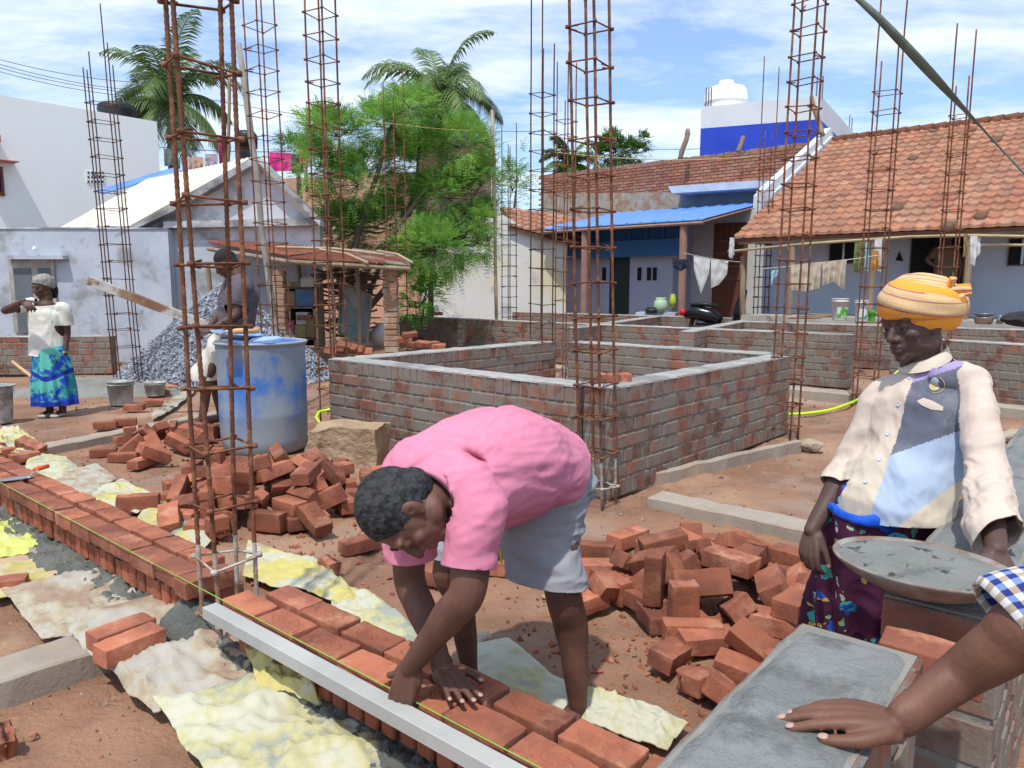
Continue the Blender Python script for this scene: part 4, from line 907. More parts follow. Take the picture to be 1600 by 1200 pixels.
for i,(x,y,z,rz,l2) in enumerate(((960,591,.755,.15,'fresh red brick lying across the inner edge of the near chamber corner'),(1455,1000,.60,0,'brick with a mortar capped end facing the notch of the near right wall'))):
    if i==0: brick(BF[2],P(x,y,z),(0,0,rz),l2,None)
# string and aluminium straight edge
mb=MB(); a=G(-6.9,1.212,.285); b=G(.1,1.205,.285); mb.tube([a,G(-2.6,1.21,.282),G(-2.2,1.208,.283),b],.0016,6)
tag(mb.build('mason_string',M('green_string',(.22,.42,.06),rough=.6,emis=None)),'yellow green mason string stretched along the new wall','string')
mb=MB(); a=G(-2.33,1.165,.255); b=G(-.35,1.172,.262); c=(a+b)/2; L_=(b-a).length
mb.box((c.x,c.y,c.z),(L_,.052,.042),math.atan2((b-a).y,(b-a).x),bev=.002)
m_alu=M('aluminium',(.42,.425,.40),(.34,.345,.325),scale=3,rough=.6,metal=.0,c3=(.33,.34,.33),s3=12,t3=(.62,.72),spec=.5)
tag(mb.build('straight_edge',m_alu),'long silver aluminium straight edge held against the new wall','straight edge')
# trowel
t=thing('trowel','trowel with a grey round tipped blade and orange handle on the laid bricks','trowel',P(32,747,.28))
p=P(25,748,.284); q=P(47,742,.295); d=(q-p); d.z=0; d.normalize(); n_=Vector((-d.y,d.x,0))
mb=MB(); mb.prism([p-d*.085,p-d*.06-n_*.03,p-n_*.04,p+d*.06-n_*.035,p+d*.09,p+d*.06+n_*.035,p+n_*.04,p-d*.06+n_*.03],(0,0,.003)); mb.build('blade',m_metal,t)
mb=MB(); mb.tube([p+d*.06+Vector((0,0,.004)),p+d*.1+Vector((0,0,.03)),p+d*.11+Vector((0,0,.035))],.004,6); mb.build('neck',m_metal,t)
mb=MB(); h0=p+d*.09+n_*.02+Vector((0,0,.035)); mb.tube([h0,h0+(d+n_*.6).normalized()*.03,h0+(d+n_*.6).normalized()*.09],[.011,.015,.012],10); mb.build('handle',M('orange_handle',(.75,.13,.03),rough=.5),t,smooth=True)
# ================================================================ sacks
def mklist(pts,n):
    v=[Vector(p) for p in pts]; L=[0]
    for a,b in zip(v,v[1:]): L.append(L[-1]+(b-a).length)
    out=[]
    for i in range(n+1):
        s=L[-1]*i/n; k=0
        while k<len(L)-2 and L[k+1]<s: k+=1
        out.append(v[k].lerp(v[k+1],(s-L[k])/(L[k+1]-L[k]+1e-9)))
    return out
def sack(label,left,right,mat,zl=.012,zr=.012,amp=.014,seed=0,name='sack',drape=None):
    A=mklist([P(x,y,0) for x,y in left],44); B=mklist([P(x,y,0) for x,y in right],44); nv=40; mb=MB()
    for i in range(45):
        for j in range(nv+1):
            t=j/nv; p=A[i].lerp(B[i],t); e=min(i,44-i,j,nv-j)/44
            w=noise.noise((p.x*3.2+seed,p.y*3.2,0)); r1=1-abs(noise.noise((p.x*5+seed,p.y*7,2)))*2.4; r2=1-abs(noise.noise((p.x*13,p.y*11+seed,5)))*2.6
            z=zl*(1-t)+zr*t+amp*(.7+w+.9*max(0,r1)**2+.35*max(0,r2)+.25*abs(noise.noise((p.x*26,p.y*24,seed)))+.45*max(0,1-abs(noise.noise((p.x*9+seed,p.y*16,6)))*7)+.3*max(0,1-abs(noise.noise((p.x*21,p.y*13+seed,9)))*6))*(.45+min(1,e*9)*.55)
            ww=noise.noise_vector((p.x*6+seed,p.y*6,3))*.02*(1-min(1,e*12))
            g_=gh(p.x,p.y)+.02
            mb.v.append((p.x+ww.x,p.y+ww.y,max(z+max(0,g_),.006+g_)))
    n=len(mb.v)
    mb.v+=[(x,y,z-.0025) for x,y,z in mb.v]
    for i in range(44):
        for j in range(nv):
            a=i*(nv+1)+j; f=(a,a+nv+1,a+nv+2,a+1); mb.f+=[f,tuple(k+n for k in f[::-1])]; mb.m+=[0,0]; mb.t+=[(1,1,1)]*2
    return tag(mb.build(name,mat,smooth=True,fix=False),label,'sack','empty cement sacks spread on the ground')
def sackmat(name,a,b,c,**k): return M(name,a,b,scale=k.get('s',5),rough=.6,bump=.5,bs=120,c3=c,s3=k.get('s3',4),t3=k.get('t3',(.52,.62)),bd=.004,lo=.44,hi=.56,trans=.15)
m_s1=sackmat('yellow_sack',(.60,.53,.17),(.55,.54,.42),(.42,.35,.20))
m_s2=sackmat('whitish_sack',(.46,.43,.37),(.46,.42,.28),(.36,.25,.18),s=4,t3=(.46,.62))
m_s3=sackmat('cream_yellow_sack',(.56,.55,.42),(.53,.49,.24),(.36,.38,.32),s=5,s3=5)
m_s4=sackmat('green_sack',(.26,.36,.30),(.58,.50,.18),(.55,.54,.45),s=4,s3=3)
m_s5=sackmat('pinkish_sack',(.55,.38,.28),(.56,.50,.30),(.50,.42,.14),s=4,s3=3)
# behind the wall
sack('bright yellow crumpled sack at the far left end of the new wall',[(-40,690),(30,676),(62,698)],[(-40,730),(10,712),(40,716)],m_s1,amp=.04)
sack('flat yellow sack hem beside the bright crumpled sack',[(36,712),(70,702)],[(50,722),(76,708)],m_s1,amp=.01,seed=2)
sack('white and blue printed sack, second from the far end behind the wall',[(45,712),(100,716),(122,736)],[(40,735),(60,750),(92,756)],m_s3,seed=3)
sack('pale cream sack in the middle of the row behind the wall',[(98,738),(150,730),(184,752)],[(85,760),(120,775),(140,785)],m_s2,seed=4)
sack('speckled yellow sack with a torn corner behind the wall',[(150,768),(190,752),(256,784)],[(140,790),(180,800),(215,806)],m_s1,seed=5)
sack('dull green printed sack with yellow edges near the bar cage',[(222,800),(262,786),(316,828),(330,850)],[(215,815),(250,835),(290,850),(315,870)],m_s4,seed=6)
sack('yellow and white sack spread from the bar cage toward the bent man',[(388,850),(440,872),(470,876),(490,878),(545,926),(560,928)],[(380,905),(420,925),(470,930),(520,945),(560,965),(575,975)],m_s1,amp=.02,seed=7)
sack('pale sack under the crossed arms, continuing the yellow one',[(520,932),(575,930),(630,968),(660,1005)],[(520,965),(570,985),(620,1010),(650,1030)],m_s3,seed=8)
sack('greenish cream sack between the feet of the bent man',[(742,1012),(790,1002),(860,1062),(905,1082)],[(720,1070),(790,1090),(870,1120),(900,1130)],m_s3,seed=9,amp=.01)
sack('cream sack with a rolled torn end right of the near foot',[(880,1075),(940,1092),(1040,1120),(1075,1145)],[(900,1140),(950,1150),(1000,1170),(1040,1185)],m_s3,seed=10,amp=.022)
sack('thin folded white strip of sack behind the braced hand',[(735,1000),(762,992)],[(742,1012),(770,1000)],m_s2,seed=12)
# before the wall
sack('lime yellow sheet hanging at the left picture edge',[(-80,800),(0,806),(35,835)],[(-80,885),(0,880),(88,868)],M('lime_sheet',(.62,.66,.18),(.62,.63,.45),scale=4,rough=.45,trans=.2,bump=.2,bs=60,lo=.45,hi=.55),amp=.03,seed=13)
sack('pink and yellow sack over the ground at the left picture edge',[(-80,880),(60,872),(118,880),(148,905)],[(-80,952),(0,942),(80,926),(142,914)],m_s5,seed=14,amp=.016)
sack('dirty white sack just left of the two butted bricks',[(6,944),(110,912),(150,905),(205,925),(222,960)],[(68,1008),(110,1003),(150,996),(190,990),(215,985)],m_s2,seed=15,amp=.02,zl=.05)
sack('large dirty white sack over the end of the concrete beam',[(108,1022),(150,990),(235,965),(330,985),(385,1010),(410,1040)],[(195,1092),(240,1128),(300,1122),(370,1112),(415,1100),(450,1075)],m_s2,seed=16,amp=.028,zl=.075,zr=.03)
sack('yellow cream sack at the bottom, nearest the camera',[(238,1124),(310,1115),(390,1090),(440,1085),(500,1120),(545,1150)],[(330,1240),(400,1245),(470,1245),(530,1240),(590,1230),(640,1215)],m_s3,seed=17,amp=.024,zl=.06,zr=.03)
sack('crumpled yellow and green sack corner against the wet mortar',[(385,1060),(425,1055),(465,1085),(500,1115)],[(410,1120),(445,1130),(475,1142),(505,1150)],m_s4,seed=18,amp=.035,zl=.09,zr=.09)
sack('grey white sack flap at bottom centre below the straight edge',[(470,1165),(520,1150),(560,1152),(590,1170)],[(430,1240),(490,1240),(560,1240),(610,1230)],m_s2,seed=19,amp=.02)
# ================================================================ near right wall, pan
NW=[m_brickw,m_mortar,m_cap2]
mb=brickwall([(G(-.245,.35),G(-.245,1.47))],0,courses=[.1135]*6,th=.225,mb=MB(),unit=.22,caprough=.006)
tag(mb.build('brick_wall',NW),'near brick wall with a wide grey mortar top where the foreground hand rests','brick wall')
c=G(-.25,1.525); mb=MB()
q=brickmesh('brick',seed=31,soft=.005); brick(q,(c.x+.03,c.y+.03,.625),(0,.03,GA+.1),'reddish brick sticking out of the wall end just below the mortar pan',None).scale=(.9,1,1)
mb=brickwall([(G(-.15,1.72),G(-.15,5.6))],0,courses=[.1135]*6,th=.23,mb=MB(),unit=.22)
tag(mb.build('brick_wall',NW),'grey topped brick wall behind the pan, running off the right edge of the picture','brick wall')
t=thing('mortar_pan','wide round iron pan full of grey mortar standing on the brick wall end','mortar pan')
pc=P(1440,884,.752); M4=Matrix.Translation(pc)@Matrix.Scale(.92,4)@Matrix.Rotation(R(3),4,'Y')@Matrix.Rotation(R(-2),4,'X')
mb=MB(); mb.lathe([(0,-.062),(.06,-.060),(.12,-.045),(.165,-.020),(.188,.0),(.195,.008),(.193,.012),(.188,.010),(.16,-.012),(.10,-.03),(0,-.04)],64,M4=M4,close=True); mb.build('pan',M('rusty_iron_pan',(.17,.12,.09),(.30,.28,.25),scale=7,rough=.75,bump=.3,bs=70,c3=(.24,.10,.05),s3=6,t3=(.55,.68)),t,smooth=True)
mb=MB(); nr,na=60,160
for i in range(nr+1):
    for j in range(na):
        r=.189*i/nr; a=2*PI*j/na; x,y=r*math.cos(a),r*math.sin(a)
        ed=max(0,(r-.15)/.04)
        z=.006-.004*ed+.022*(1-(r/.189)**2)+.012*noise.noise((x*9,y*9,1))*(1-ed)
        m_=ss(.05,.35,noise.noise((x*7+3,y*14,5)))*(1-min(1,ed*1.5))
        z+=m_*(.010*noise.noise((x*60,y*110,2))-.004+.006*abs(noise.noise((x*130,y*170,2))))+.0012*noise.noise((x*70,y*70,7))
        mb.v.append(tuple(M4@V3(x,y,z)) if False else tuple(M4@Vector((x,y,z))))
for i in range(nr):
    for j in range(na):
        mb.f.append((i*na+j,i*na+(j+1)%na,(i+1)*na+(j+1)%na,(i+1)*na+j)); mb.m.append(0); mb.t.append((1,1,1))
mb.build('mortar',M('fresh_grey_mortar',(.20,.205,.185),(.165,.17,.155),scale=9,rough=.6,bump=.5,bs=130,bd=.004,c3=(.04,.043,.04),s3=16,t3=(.56,.63)),t,smooth=True,fix=False)
# ================================================================ drum and things on it
t=thing('plastic_drum','blue plastic drum coated with grey cement, tools across its open top','drum',(0,0,0))
dc=V_=Vector((-2.09,6.12,0)); dz=.905
prof=[(.0,.0),(.30,.0),(.325,.03),(.330,.12),(.333,.30),(.336,.32),(.333,.34),(.334,.62),(.334,.84),(.338,.86),(.338,.885),(.345,.89),(.345,.905),(.335,.91),(.318,.90),(.318,.60),(.315,.1),(0,.08)]
mb=MB(); mb.lathe([(r*1.06,z*dz/.905) for r,z in prof],56,c=dc); 
m_drum=M('cement_coated_blue_plastic',(.035,.13,.42),(.05,.16,.45),scale=3,rough=.5,bump=.1,c3=(.22,.26,.31),s3=2.6,t3=(.40,.60),detail=9)
def drum_nodes():
    nt=m_drum.node_tree; N=nt.nodes; L=nt.links; b=N['Principled BSDF']; old=b.inputs['Base Color'].links[0].from_socket
    tc=N.new('ShaderNodeTexCoord'); sp=N.new('ShaderNodeSeparateXYZ'); L.new(tc.outputs['Object'],sp.inputs[0])
    n=N.new('ShaderNodeTexNoise'); n.inputs['Scale'].default_value=3.5; n.inputs['Detail'].default_value=8; mp=N.new('ShaderNodeMapping'); mp.inputs['Scale'].default_value=(1,1,.35); L.new(tc.outputs['Object'],mp.inputs[0]); L.new(mp.outputs[0],n.inputs[0])
    a=N.new('ShaderNodeMath'); a.operation='MULTIPLY_ADD'; a.inputs[1].default_value=1.0; L.new(n.outputs[0],a.inputs[0]); L.new(sp.outputs[2],a.inputs[2])
    r=N.new('ShaderNodeMapRange'); r.inputs[1].default_value=1.05; r.inputs[2].default_value=.62; L.new(a.outputs[0],r.inputs[0])
    # the inside stays blue: only outside the rim radius gets the coat
    mx=N.new('ShaderNodeMix'); mx.data_type='RGBA'; L.new(r.outputs[0],mx.inputs[0]); L.new(old,mx.inputs[6]); mx.inputs[7].default_value=(.27,.30,.32,1); L.new(mx.outputs[2],b.inputs['Base Color'])
drum_nodes()
mb.build('drum',m_drum,t,smooth=True)
mb=MB(); mb.tube([(dc.x+.364*math.cos(a*2*PI/56),dc.y+.364*math.sin(a*2*PI/56),dz+.002) for a in range(57)],.012,8,cap=False); mb.build('rim',M('grey_rim',(.28,.31,.36),rough=.4),t,smooth=True)
mb=MB(); mb.lathe([(0,.0),(.316,.0)],40,c=(dc.x,dc.y,.72)); mb.build('water',M('murky_water',(.03,.07,.13),rough=.08),t)
# basin on top + hand shovel
tb_=thing('basin','shallow blue plastic basin resting on the drum rim','basin')
c=D(372,524,5.98); mb=MB(); M4=Matrix.Translation(c)@Matrix.Rotation(R(6),4,'Y'); mb.lathe([(0,-.03),(.12,-.03),(.17,.0),(.21,.018),(.212,.024),(.17,.008),(.12,-.02),(0,-.02)],36,M4=M4,close=True); mb.build('bowl',M('sky_blue_plastic',(.10,.22,.50),(.35,.42,.50),scale=8,rough=.4),tb_,smooth=True)
th_=thing('hand_hoe','short hoe with a pale wooden handle lying across the drum','hoe')
h0=D(362,518,5.7); h1=D(405,516,5.8); mb=MB(); mb.tube([h0,h0.lerp(h1,.2),h0.lerp(h1,.8),h1],[.018,.023,.024,.018],12); mb.build('handle',M('pale_handle_wood',(.60,.38,.20),(.50,.30,.15),scale=10,rough=.5),th_,smooth=True)
mb=MB(); mb.tube([h0,h0+Vector((-.045,0,0)),h0+Vector((-.09,0,-.02)),h0+Vector((-.095,.0,-.07))],[.014,.013,.011,.009],8)
e=h0+Vector((-.095,0,-.07)); mb.prism([e+Vector((-.03,-.04,0)),e+Vector((.10,-.05,-.03)),e+Vector((.14,.02,-.035)),e+Vector((.10,.07,-.03)),e+Vector((-.03,.04,0))],(0,0,.004)); mb.build('blade',m_metal,th_,smooth=False)
mb=MB(); c=D(415,528,5.9); mb.lathe([(0,.012),(.10,.006),(.135,-.012),(.138,-.016),(.10,.0),(0,.004)],28,M4=Matrix.Translation(c)@Matrix.Rotation(R(-5),4,'Y'),close=True)
o=mb.build('dish',M('pale_blue_plastic',(.30,.42,.62),rough=.35),smooth=True); tag(o,'pale blue dish turned over at the right of the drum top','dish')
# ================================================================ stone block
mb=MB(); c=P(540,735,.0)+Vector((0,.17,.15)); bm=bmesh.new(); bmesh.ops.create_cube(bm,size=1); bmesh.ops.subdivide_edges(bm,edges=bm.edges,cuts=22,use_grid_fill=True)
Rz=Matrix.Rotation(R(-8),3,'Z')
for v in bm.verts:
    p=Vector((v.co.x*.56,v.co.y*.34,v.co.z*.34)); q=p*2.2
    n_=Vector((noise.noise(q*2),noise.noise(q*2+Vector((9,0,0))),noise.noise(q*2+Vector((0,9,0)))))
    p+=n_*.035+noise.noise_vector(p*11)*.011+noise.noise_vector(p*30)*.004; p.z*=1-.12*max(0,-p.x/.28); p.x*=1-.12*max(0,-v.co.z*2)
    v.co=Rz@p+c
me=bpy.data.meshes.new('stone_block'); bm.to_mesh(me); bm.free(); me.materials.append(M('tan_stone',(.42,.30,.19),(.33,.225,.14),scale=5,rough=.9,bump=1.,bs=26,bd=.02,c3=(.15,.09,.06),s3=4,t3=(.58,.68)))
tag(link('stone_block',me),'rough tan stone block between the blue drum and the brick chamber','stone')
# ================================================================ buckets, pot, mixing heap
def bucket(label,p,r,h,mat,name='bucket',rim=None,label_mat=None,lid=False):
    t=thing(name,label,'bucket'); mb=MB()
    mb.lathe([(0,.0),(r*.80,.0),(r*.82,.01),(r*.97,h*.86),(r*1.03,h*.87),(r*1.03,h*.90),(r*.98,h*.91),(r*.99,h*.98),(r*1.05,h),(r*1.05,h*1.02),(r*.97,h*1.0),(r*.80,h*.12),(0,h*.10)],32,c=p); mb.build('body',mat,t,smooth=True)
    if label_mat:
        mb=MB(); n=14
        for i in range(n+1):
            a=-2.35+i/n*1.6
            for z in (h*.12,h*.62): mb.v.append((p[0]+(r*(.82+.15*z/h)+.003)*math.cos(a),p[1]+(r*(.82+.15*z/h)+.003)*math.sin(a),p[2]+z))
        for i in range(n): mb.f.append((2*i,2*i+2,2*i+3,2*i+1)); mb.m.append(0); mb.t.append((1,1,1))
        mb.build('label',label_mat,t,smooth=True)
    mb=MB(); mb.tube([(p[0]+r*1.06*math.cos(a*PI/12),p[1]-r*.25*math.sin(a*PI/12)-.02,p[2]+h*.9-h*.22*math.sin(a*PI/12)) for a in range(13)],.004,5); mb.build('handle',m_metal,t)
    return t
m_bk=M('mud_stained_white_plastic',(.46,.46,.43),(.30,.30,.27),scale=7,rough=.6,c3=(.22,.22,.20),s3=5,t3=(.48,.6))
bucket('white cement stained bucket standing in front of the mixed mortar heap',tuple(P(190,632)),.145,.27,m_bk)
bucket('dull bucket half hidden behind the yellow sack right of the white one',tuple(P(243,618)),.13,.17,m_bk)
bucket('tall grey stained bucket cut by the left picture edge',tuple(P(2,660)),.125,.36,m_bk)
mb=MB(); c=P(2,660); mb.lathe([(0,.375),(.155,.37),(.158,.38),(0,.39)],28,c=c); tag(mb.build('pan_lid',m_bk),'flat round lid lying on the bucket at the left picture edge','lid')
def hm(a,b):
    d=math.hypot((a-P(150,612).x)/1.25,(b-P(150,612).y)/.42); return -.02+.22*max(0,1-d)+.03*noise.noise((a*3,b*3,0))*(d<1.1)-.05*(d>1.05)
lumps('mortar_heap','flat heap of freshly mixed grey mortar behind the person in the blue skirt',P(150,612).x-1.4,P(150,612).x+1.4,P(150,612).y-.5,P(150,612).y+.5,hm,res=.03,amp=.025,fq=10,mat=M('mixed_mortar',(.23,.225,.20),(.17,.17,.15),scale=5,rough=.9,bump=.8,bs=30,bd=.02),frame=lambda a,b:Vector((a,b,0)))
pole('pale wooden tool handle sticking up behind the blue patterned skirt',[D(20,565,8.3),D(78,612,8.0)],.018,M('pale_handle_wood',(.60,.38,.20)),'tool_handle',cat='tool handle')

# yellow opened sack and rope by the heap
sack('opened white and yellow sack lying behind the white bucket',[(228,588),(250,570),(280,572)],[(225,610),(255,602),(292,596)],m_s1,amp=.05,seed=30)
sack('long pale rag trailing from the opened sack to the brick heap',[(236,652),(262,632),(300,605)],[(240,660),(270,642),(306,612)],m_s2,amp=.02,seed=31)
# pot
mb=MB(); c=D(595,540,12.2); mb.lathe([(0,0),(.10,.0),(.19,.10),(.205,.17),(.17,.25),(.08,.31),(.07,.34),(.115,.37),(.118,.375),(.06,.345),(0,.33)],28,c=c,close=True); tag(mb.build('water_pot',M('white_translucent_plastic',(.55,.52,.50),(.50,.46,.44),scale=6,rough=.4),smooth=True),'round white plastic water pot at the shed opening','water pot')
# hose
m_hose=M('yellow_green_hose',(.52,.80,.02),rough=.35)
pts=[P(1120,640,.03),P(1180,645,.02),P(1240,647,.02),P(1290,642,.02),P(1320,633,.03),P(1345,622,.05),P(1380,600,.4),P(1430,560,.62),P(1460,548,.6)]
pp=[];m_=len(pts)
for i in range(m_-1):
    p0=pts[max(i-1,0)];p1=pts[i];p2=pts[i+1];p3=pts[min(i+2,m_-1)]
    for j in range(8):
        t_=j/8; pp.append(p1+((p2-p0)*t_+(p0*2-p1*5+p2*4-p3)*t_*t_+(p1*3-p0-p2*3+p3)*t_**3)*.5)
mb=MB(); mb.tube(pp,.016,10); tag(mb.build('hose',m_hose,smooth=True),'bright yellow green hose trailing behind the chamber toward the turbaned person','hose')
mb=MB(); pp=[D(499,643,7.4),D(515,640,7.4),D(560,642,7.45)]; mb.tube(pp,.014,8); pp=[D(499,660,7.3),D(515,663,7.3),D(560,660,7.35)]; mb.tube([D(499,643,7.4)]+[D(494,652,7.35)]+pp,.014,8)
tag(mb.build('hose',m_hose,smooth=True),'loop of the same yellow green hose beside the left chamber corner','hose')
# ================================================================ gravel heap
mg=M('gravel',(.24,.26,.29),(.34,.36,.39),scale=3,rough=.9,attr=True,coord='Object')
mb=MB(); gc=P(300,585); gc.y=11.2; gc.x=-4.35
def gravh(x,y):
    d=math.hypot((x-gc.x)/1.6,(y-gc.y)/1.5); return max(0,1-d)**.9*1.42+.05*noise.noise((x*2,y*2,0))
n=46
for i in range(n+1):
    for j in range(n+1):
        x=gc.x-1.9+3.8*i/n; y=gc.y-1.7+3.4*j/n; mb.v.append((x,y,gravh(x,y)-.05))
for i in range(n):
    for j in range(n): a=i*(n+1)+j; mb.f.append((a,a+n+1,a+n+2,a+1)); mb.m.append(0); mb.t.append((.6,.6,.6))
for k in range(9000):
    x=gc.x+rnd.uniform(-1.85,1.85); y=gc.y+rnd.uniform(-1.6,1.1); 
    if math.hypot((x-gc.x)/1.6,(y-gc.y)/1.5)>1.04: continue
    s_=rnd.uniform(.018,.038); z=gravh(x,y)+rnd.uniform(-.01,.02); t_=rnd.uniform(.65,1.25); vs=[Vector((rnd.uniform(-1,1),rnd.uniform(-1,1),rnd.uniform(-.8,.8))).normalized()*s_*rnd.uniform(.7,1.2) for _ in range(1)]
    e=Euler((rnd.uniform(0,6),rnd.uniform(0,6),rnd.uniform(0,6))).to_matrix(); o=Vector((x,y,z)); a_=s_; b_=s_*rnd.uniform(.5,.9); c_=s_*rnd.uniform(.4,.8)
    vs=[o+e@Vector(v) for v in ((a_,0,0),(-a_,.1*a_,0),(0,b_,0),(.2*a_,-b_,0),(0,0,c_),(0,.1*b_,-c_))]
    mb.add(vs,[(0,2,4),(2,1,4),(1,3,4),(3,0,4),(2,0,5),(1,2,5),(3,1,5),(0,3,5)],0,(t_,t_,t_*1.03))
o=mb.build('gravel_heap',mg,fix=False); stuff(o,'heap of broken blue grey stone gravel against the pale blue wall','gravel')
# rubble and crumbs on the soil
mb=MB()
def crumb(x,y,s_,tint):
    e=Euler((rnd.uniform(0,6),rnd.uniform(0,6),rnd.uniform(0,6))).to_matrix(); o=Vector((x,y,gh(x,y)+s_*.25)); a_=s_; b_=s_*rnd.uniform(.5,.9); c_=s_*rnd.uniform(.35,.7)
    vs=[o+e@Vector(v) for v in ((a_,.2*a_,0),(-a_,.1*a_,0),(0,b_,0),(.2*a_,-b_,0),(0,.2*b_,c_),(0,.1*b_,-c_))]
    mb.add(vs,[(0,2,4),(2,1,4),(1,3,4),(3,0,4),(2,0,5),(1,2,5),(3,1,5),(0,3,5)],0,tint)
for k in range(5200):
    y=1.2+11*rnd.random()**1.6; x=rnd.uniform(-.75,.75)*y+rnd.uniform(-.3,.3)
    s_=rnd.uniform(.002,.009)*(.6+.2*y) if rnd.random()<.93 else rnd.uniform(.012,.026)
    q=rnd.random(); tint=(1,.46,.30) if q<.4 else (.8,.6,.45) if q<.8 else (.75,.72,.66); u=rnd.uniform(.6,1.2); crumb(x,y,s_,tuple(c*u for c in tint))
for (cx_,cy_,r_,n_) in ((-1.5,4.3,.8,500),(-2.9,5.9,.6,250),(.85,3.0,.75,600),(.55,2.55,.35,200),(-.6,3.5,.6,200)):
    for k in range(n_):
        a=rnd.uniform(0,6.28); d=r_*math.sqrt(rnd.random())*1.2; u=rnd.uniform(.6,1.2); crumb(cx_+d*math.cos(a),cy_+d*math.sin(a),rnd.choice((.004,.006,.009,.013,.02)),(u,.40*u,.24*u))
o=mb.build('rubble',M('brick_rubble',(.34,.32,.30),rough=.95,attr=True),fix=False); stuff(o,'brick crumbs and small stones strewn over the soil','rubble')
# plank carried by the far man
mb=MB(); a=D(139,438,7.5); b=D(350,519,7.6); d=(b-a).normalized(); up=Vector((0,0,1)); s_=d.cross(up).normalized(); u_=s_.cross(d)
def quadbeam(a,b,w,h,mat,name,label,cat):
    d=(b-a).normalized(); s_=d.cross(Vector((0,0,1))).normalized(); u_=s_.cross(d); mb=MB()
    mb.prism([a-s_*w/2-u_*h/2,a+s_*w/2-u_*h/2,a+s_*w/2+u_*h/2,a-s_*w/2+u_*h/2],b-a); return tag(mb.build(name,mat),label,cat)
quadbeam(a,b,.08,.085,M('scuffed_channel',(.17,.09,.05),(.27,.19,.13),scale=6,rough=.6,c3=(.42,.40,.38),s3=3),'wooden_beam','long brown square beam held slanting upward by the man behind the bar cage','beam')
# stones
for i,(x,y,s_) in enumerate(((1266,695,.10),(1590,682,.12))):
    bm=bmesh.new(); bmesh.ops.create_icosphere(bm,subdivisions=3,radius=s_); c=P(x,y,s_*.35)
    for v in bm.verts: v.co=Vector((v.co.x,v.co.y*.8,v.co.z*.55))+noise.noise_vector(v.co*12)*s_*.25+c
    me=bpy.data.meshes.new('rock'); bm.to_mesh(me); bm.free(); me.materials.append(M('pale_rock',(.40,.33,.25),(.30,.24,.18),scale=8,rough=.9,bump=.6)); tag(link('rock',me),['small pale rock at the foot of the hose right of the chamber','reddish flat rock at the right picture edge'][i],'rock')
# ================================================================ shed
t=thing('shed','open shed with a rusty corrugated sheet roof on brick and wooden posts','shed')
def corr(A,B,C_,D_,n,amp,mat,par,name='roof_sheet',per=10):
    mb=MB(); A,B,C_,D_=map(Vector,(A,B,C_,D_)); N_=n*4
    for i in range(N_+1):
        f=i/N_; w=amp*math.sin(i*PI/2)
        for q,(P0,P1) in enumerate(((A,B),(D_,C_))):
            p=P0.lerp(P1,f); mb.v.append((p.x,p.y,p.z+w)); mb.v.append((p.x,p.y,p.z+w-.012))
    for i in range(N_):
        a=i*4; mb.f+=[(a,a+4,a+6,a+2),(a+1,a+3,a+7,a+5),(a,a+1,a+5,a+4),(a+2,a+6,a+7,a+3)]; mb.m+=[0]*4; mb.t+=[(1,1,1)]*4
    return mb.build(name,mat,par,smooth=False)
f0=D(327,384,11.2); f1=D(455,398,11.0); f2=D(640,413,11.3)
corr(D(325,378,12.6),D(452,399,11.0),D(545,388,13.6),D(330,374,13.8),36,.010,m_rust,t)
corr(D(450,402,10.9),D(600,410,11.0),D(600,392,13.2),D(470,384,13.4),40,.010,m_rust,t)
corr(D(560,405,11.1),D(642,414,11.2),D(625,396,13.0),D(550,388,13.2),22,.010,M('dark_rusty_sheet',(.20,.075,.05),(.13,.05,.04),scale=3,rough=.85,c3=(.32,.28,.25),s3=2),t)
for a,b in ((D(452,404,10.85),D(640,415,11.1)),(D(325,384,12.5),D(452,404,10.85)),(D(640,415,11.2),D(632,400,13))):
    mb=MB(); mb.tube([a-Vector((0,0,.05)),b-Vector((0,0,.05))],.035,8); mb.build('beam',m_wood,t)
for a,b,r in ((D(430,392,11.8),D(600,403,11.6),.022),(D(500,396,11.4),D(575,416,10.95),.02),(D(590,398,12),D(645,416,11.1),.02)):
    mb=MB(); mb.tube([a+Vector((0,0,.06)),a.lerp(b,.5)+Vector((.05,0,.09)),b+Vector((0,0,.05))],r,7); mb.build('roof_pole',m_bamboo,t)
m_pil=M('raw_brick_pillar',(.33,.20,.13),(.25,.14,.09),scale=6,rough=.95,bump=.6,bs=25,c3=(.40,.32,.24),s3=3)
for x,w,Y in ((611,.21,11.4),(438,.17,11.2)):
    c=D(x,470,Y); mb=MB(); z=0
    while z<f2.z-.12:
        mb.box((c.x+rnd.uniform(-.012,.012),c.y+rnd.uniform(-.01,.01),z+.045),(w+rnd.uniform(-.015,.015),w,.082),rnd.uniform(-.04,.04),bev=.008); z+=.09
    mb.build('pillar',m_pil,t)
for x,Y,r in ((330,12.6,.05),(520,11.3,.03),(560,11.6,.04),(470,12.8,.05)):
    a=D(x,520,Y); mb=MB(); mb.tube([(a.x,a.y,0),(a.x+.03,a.y,1.0),(a.x,a.y,f1.z-.05)],[r,r*.9,r*.8],8); mb.build('post',m_wood,t)
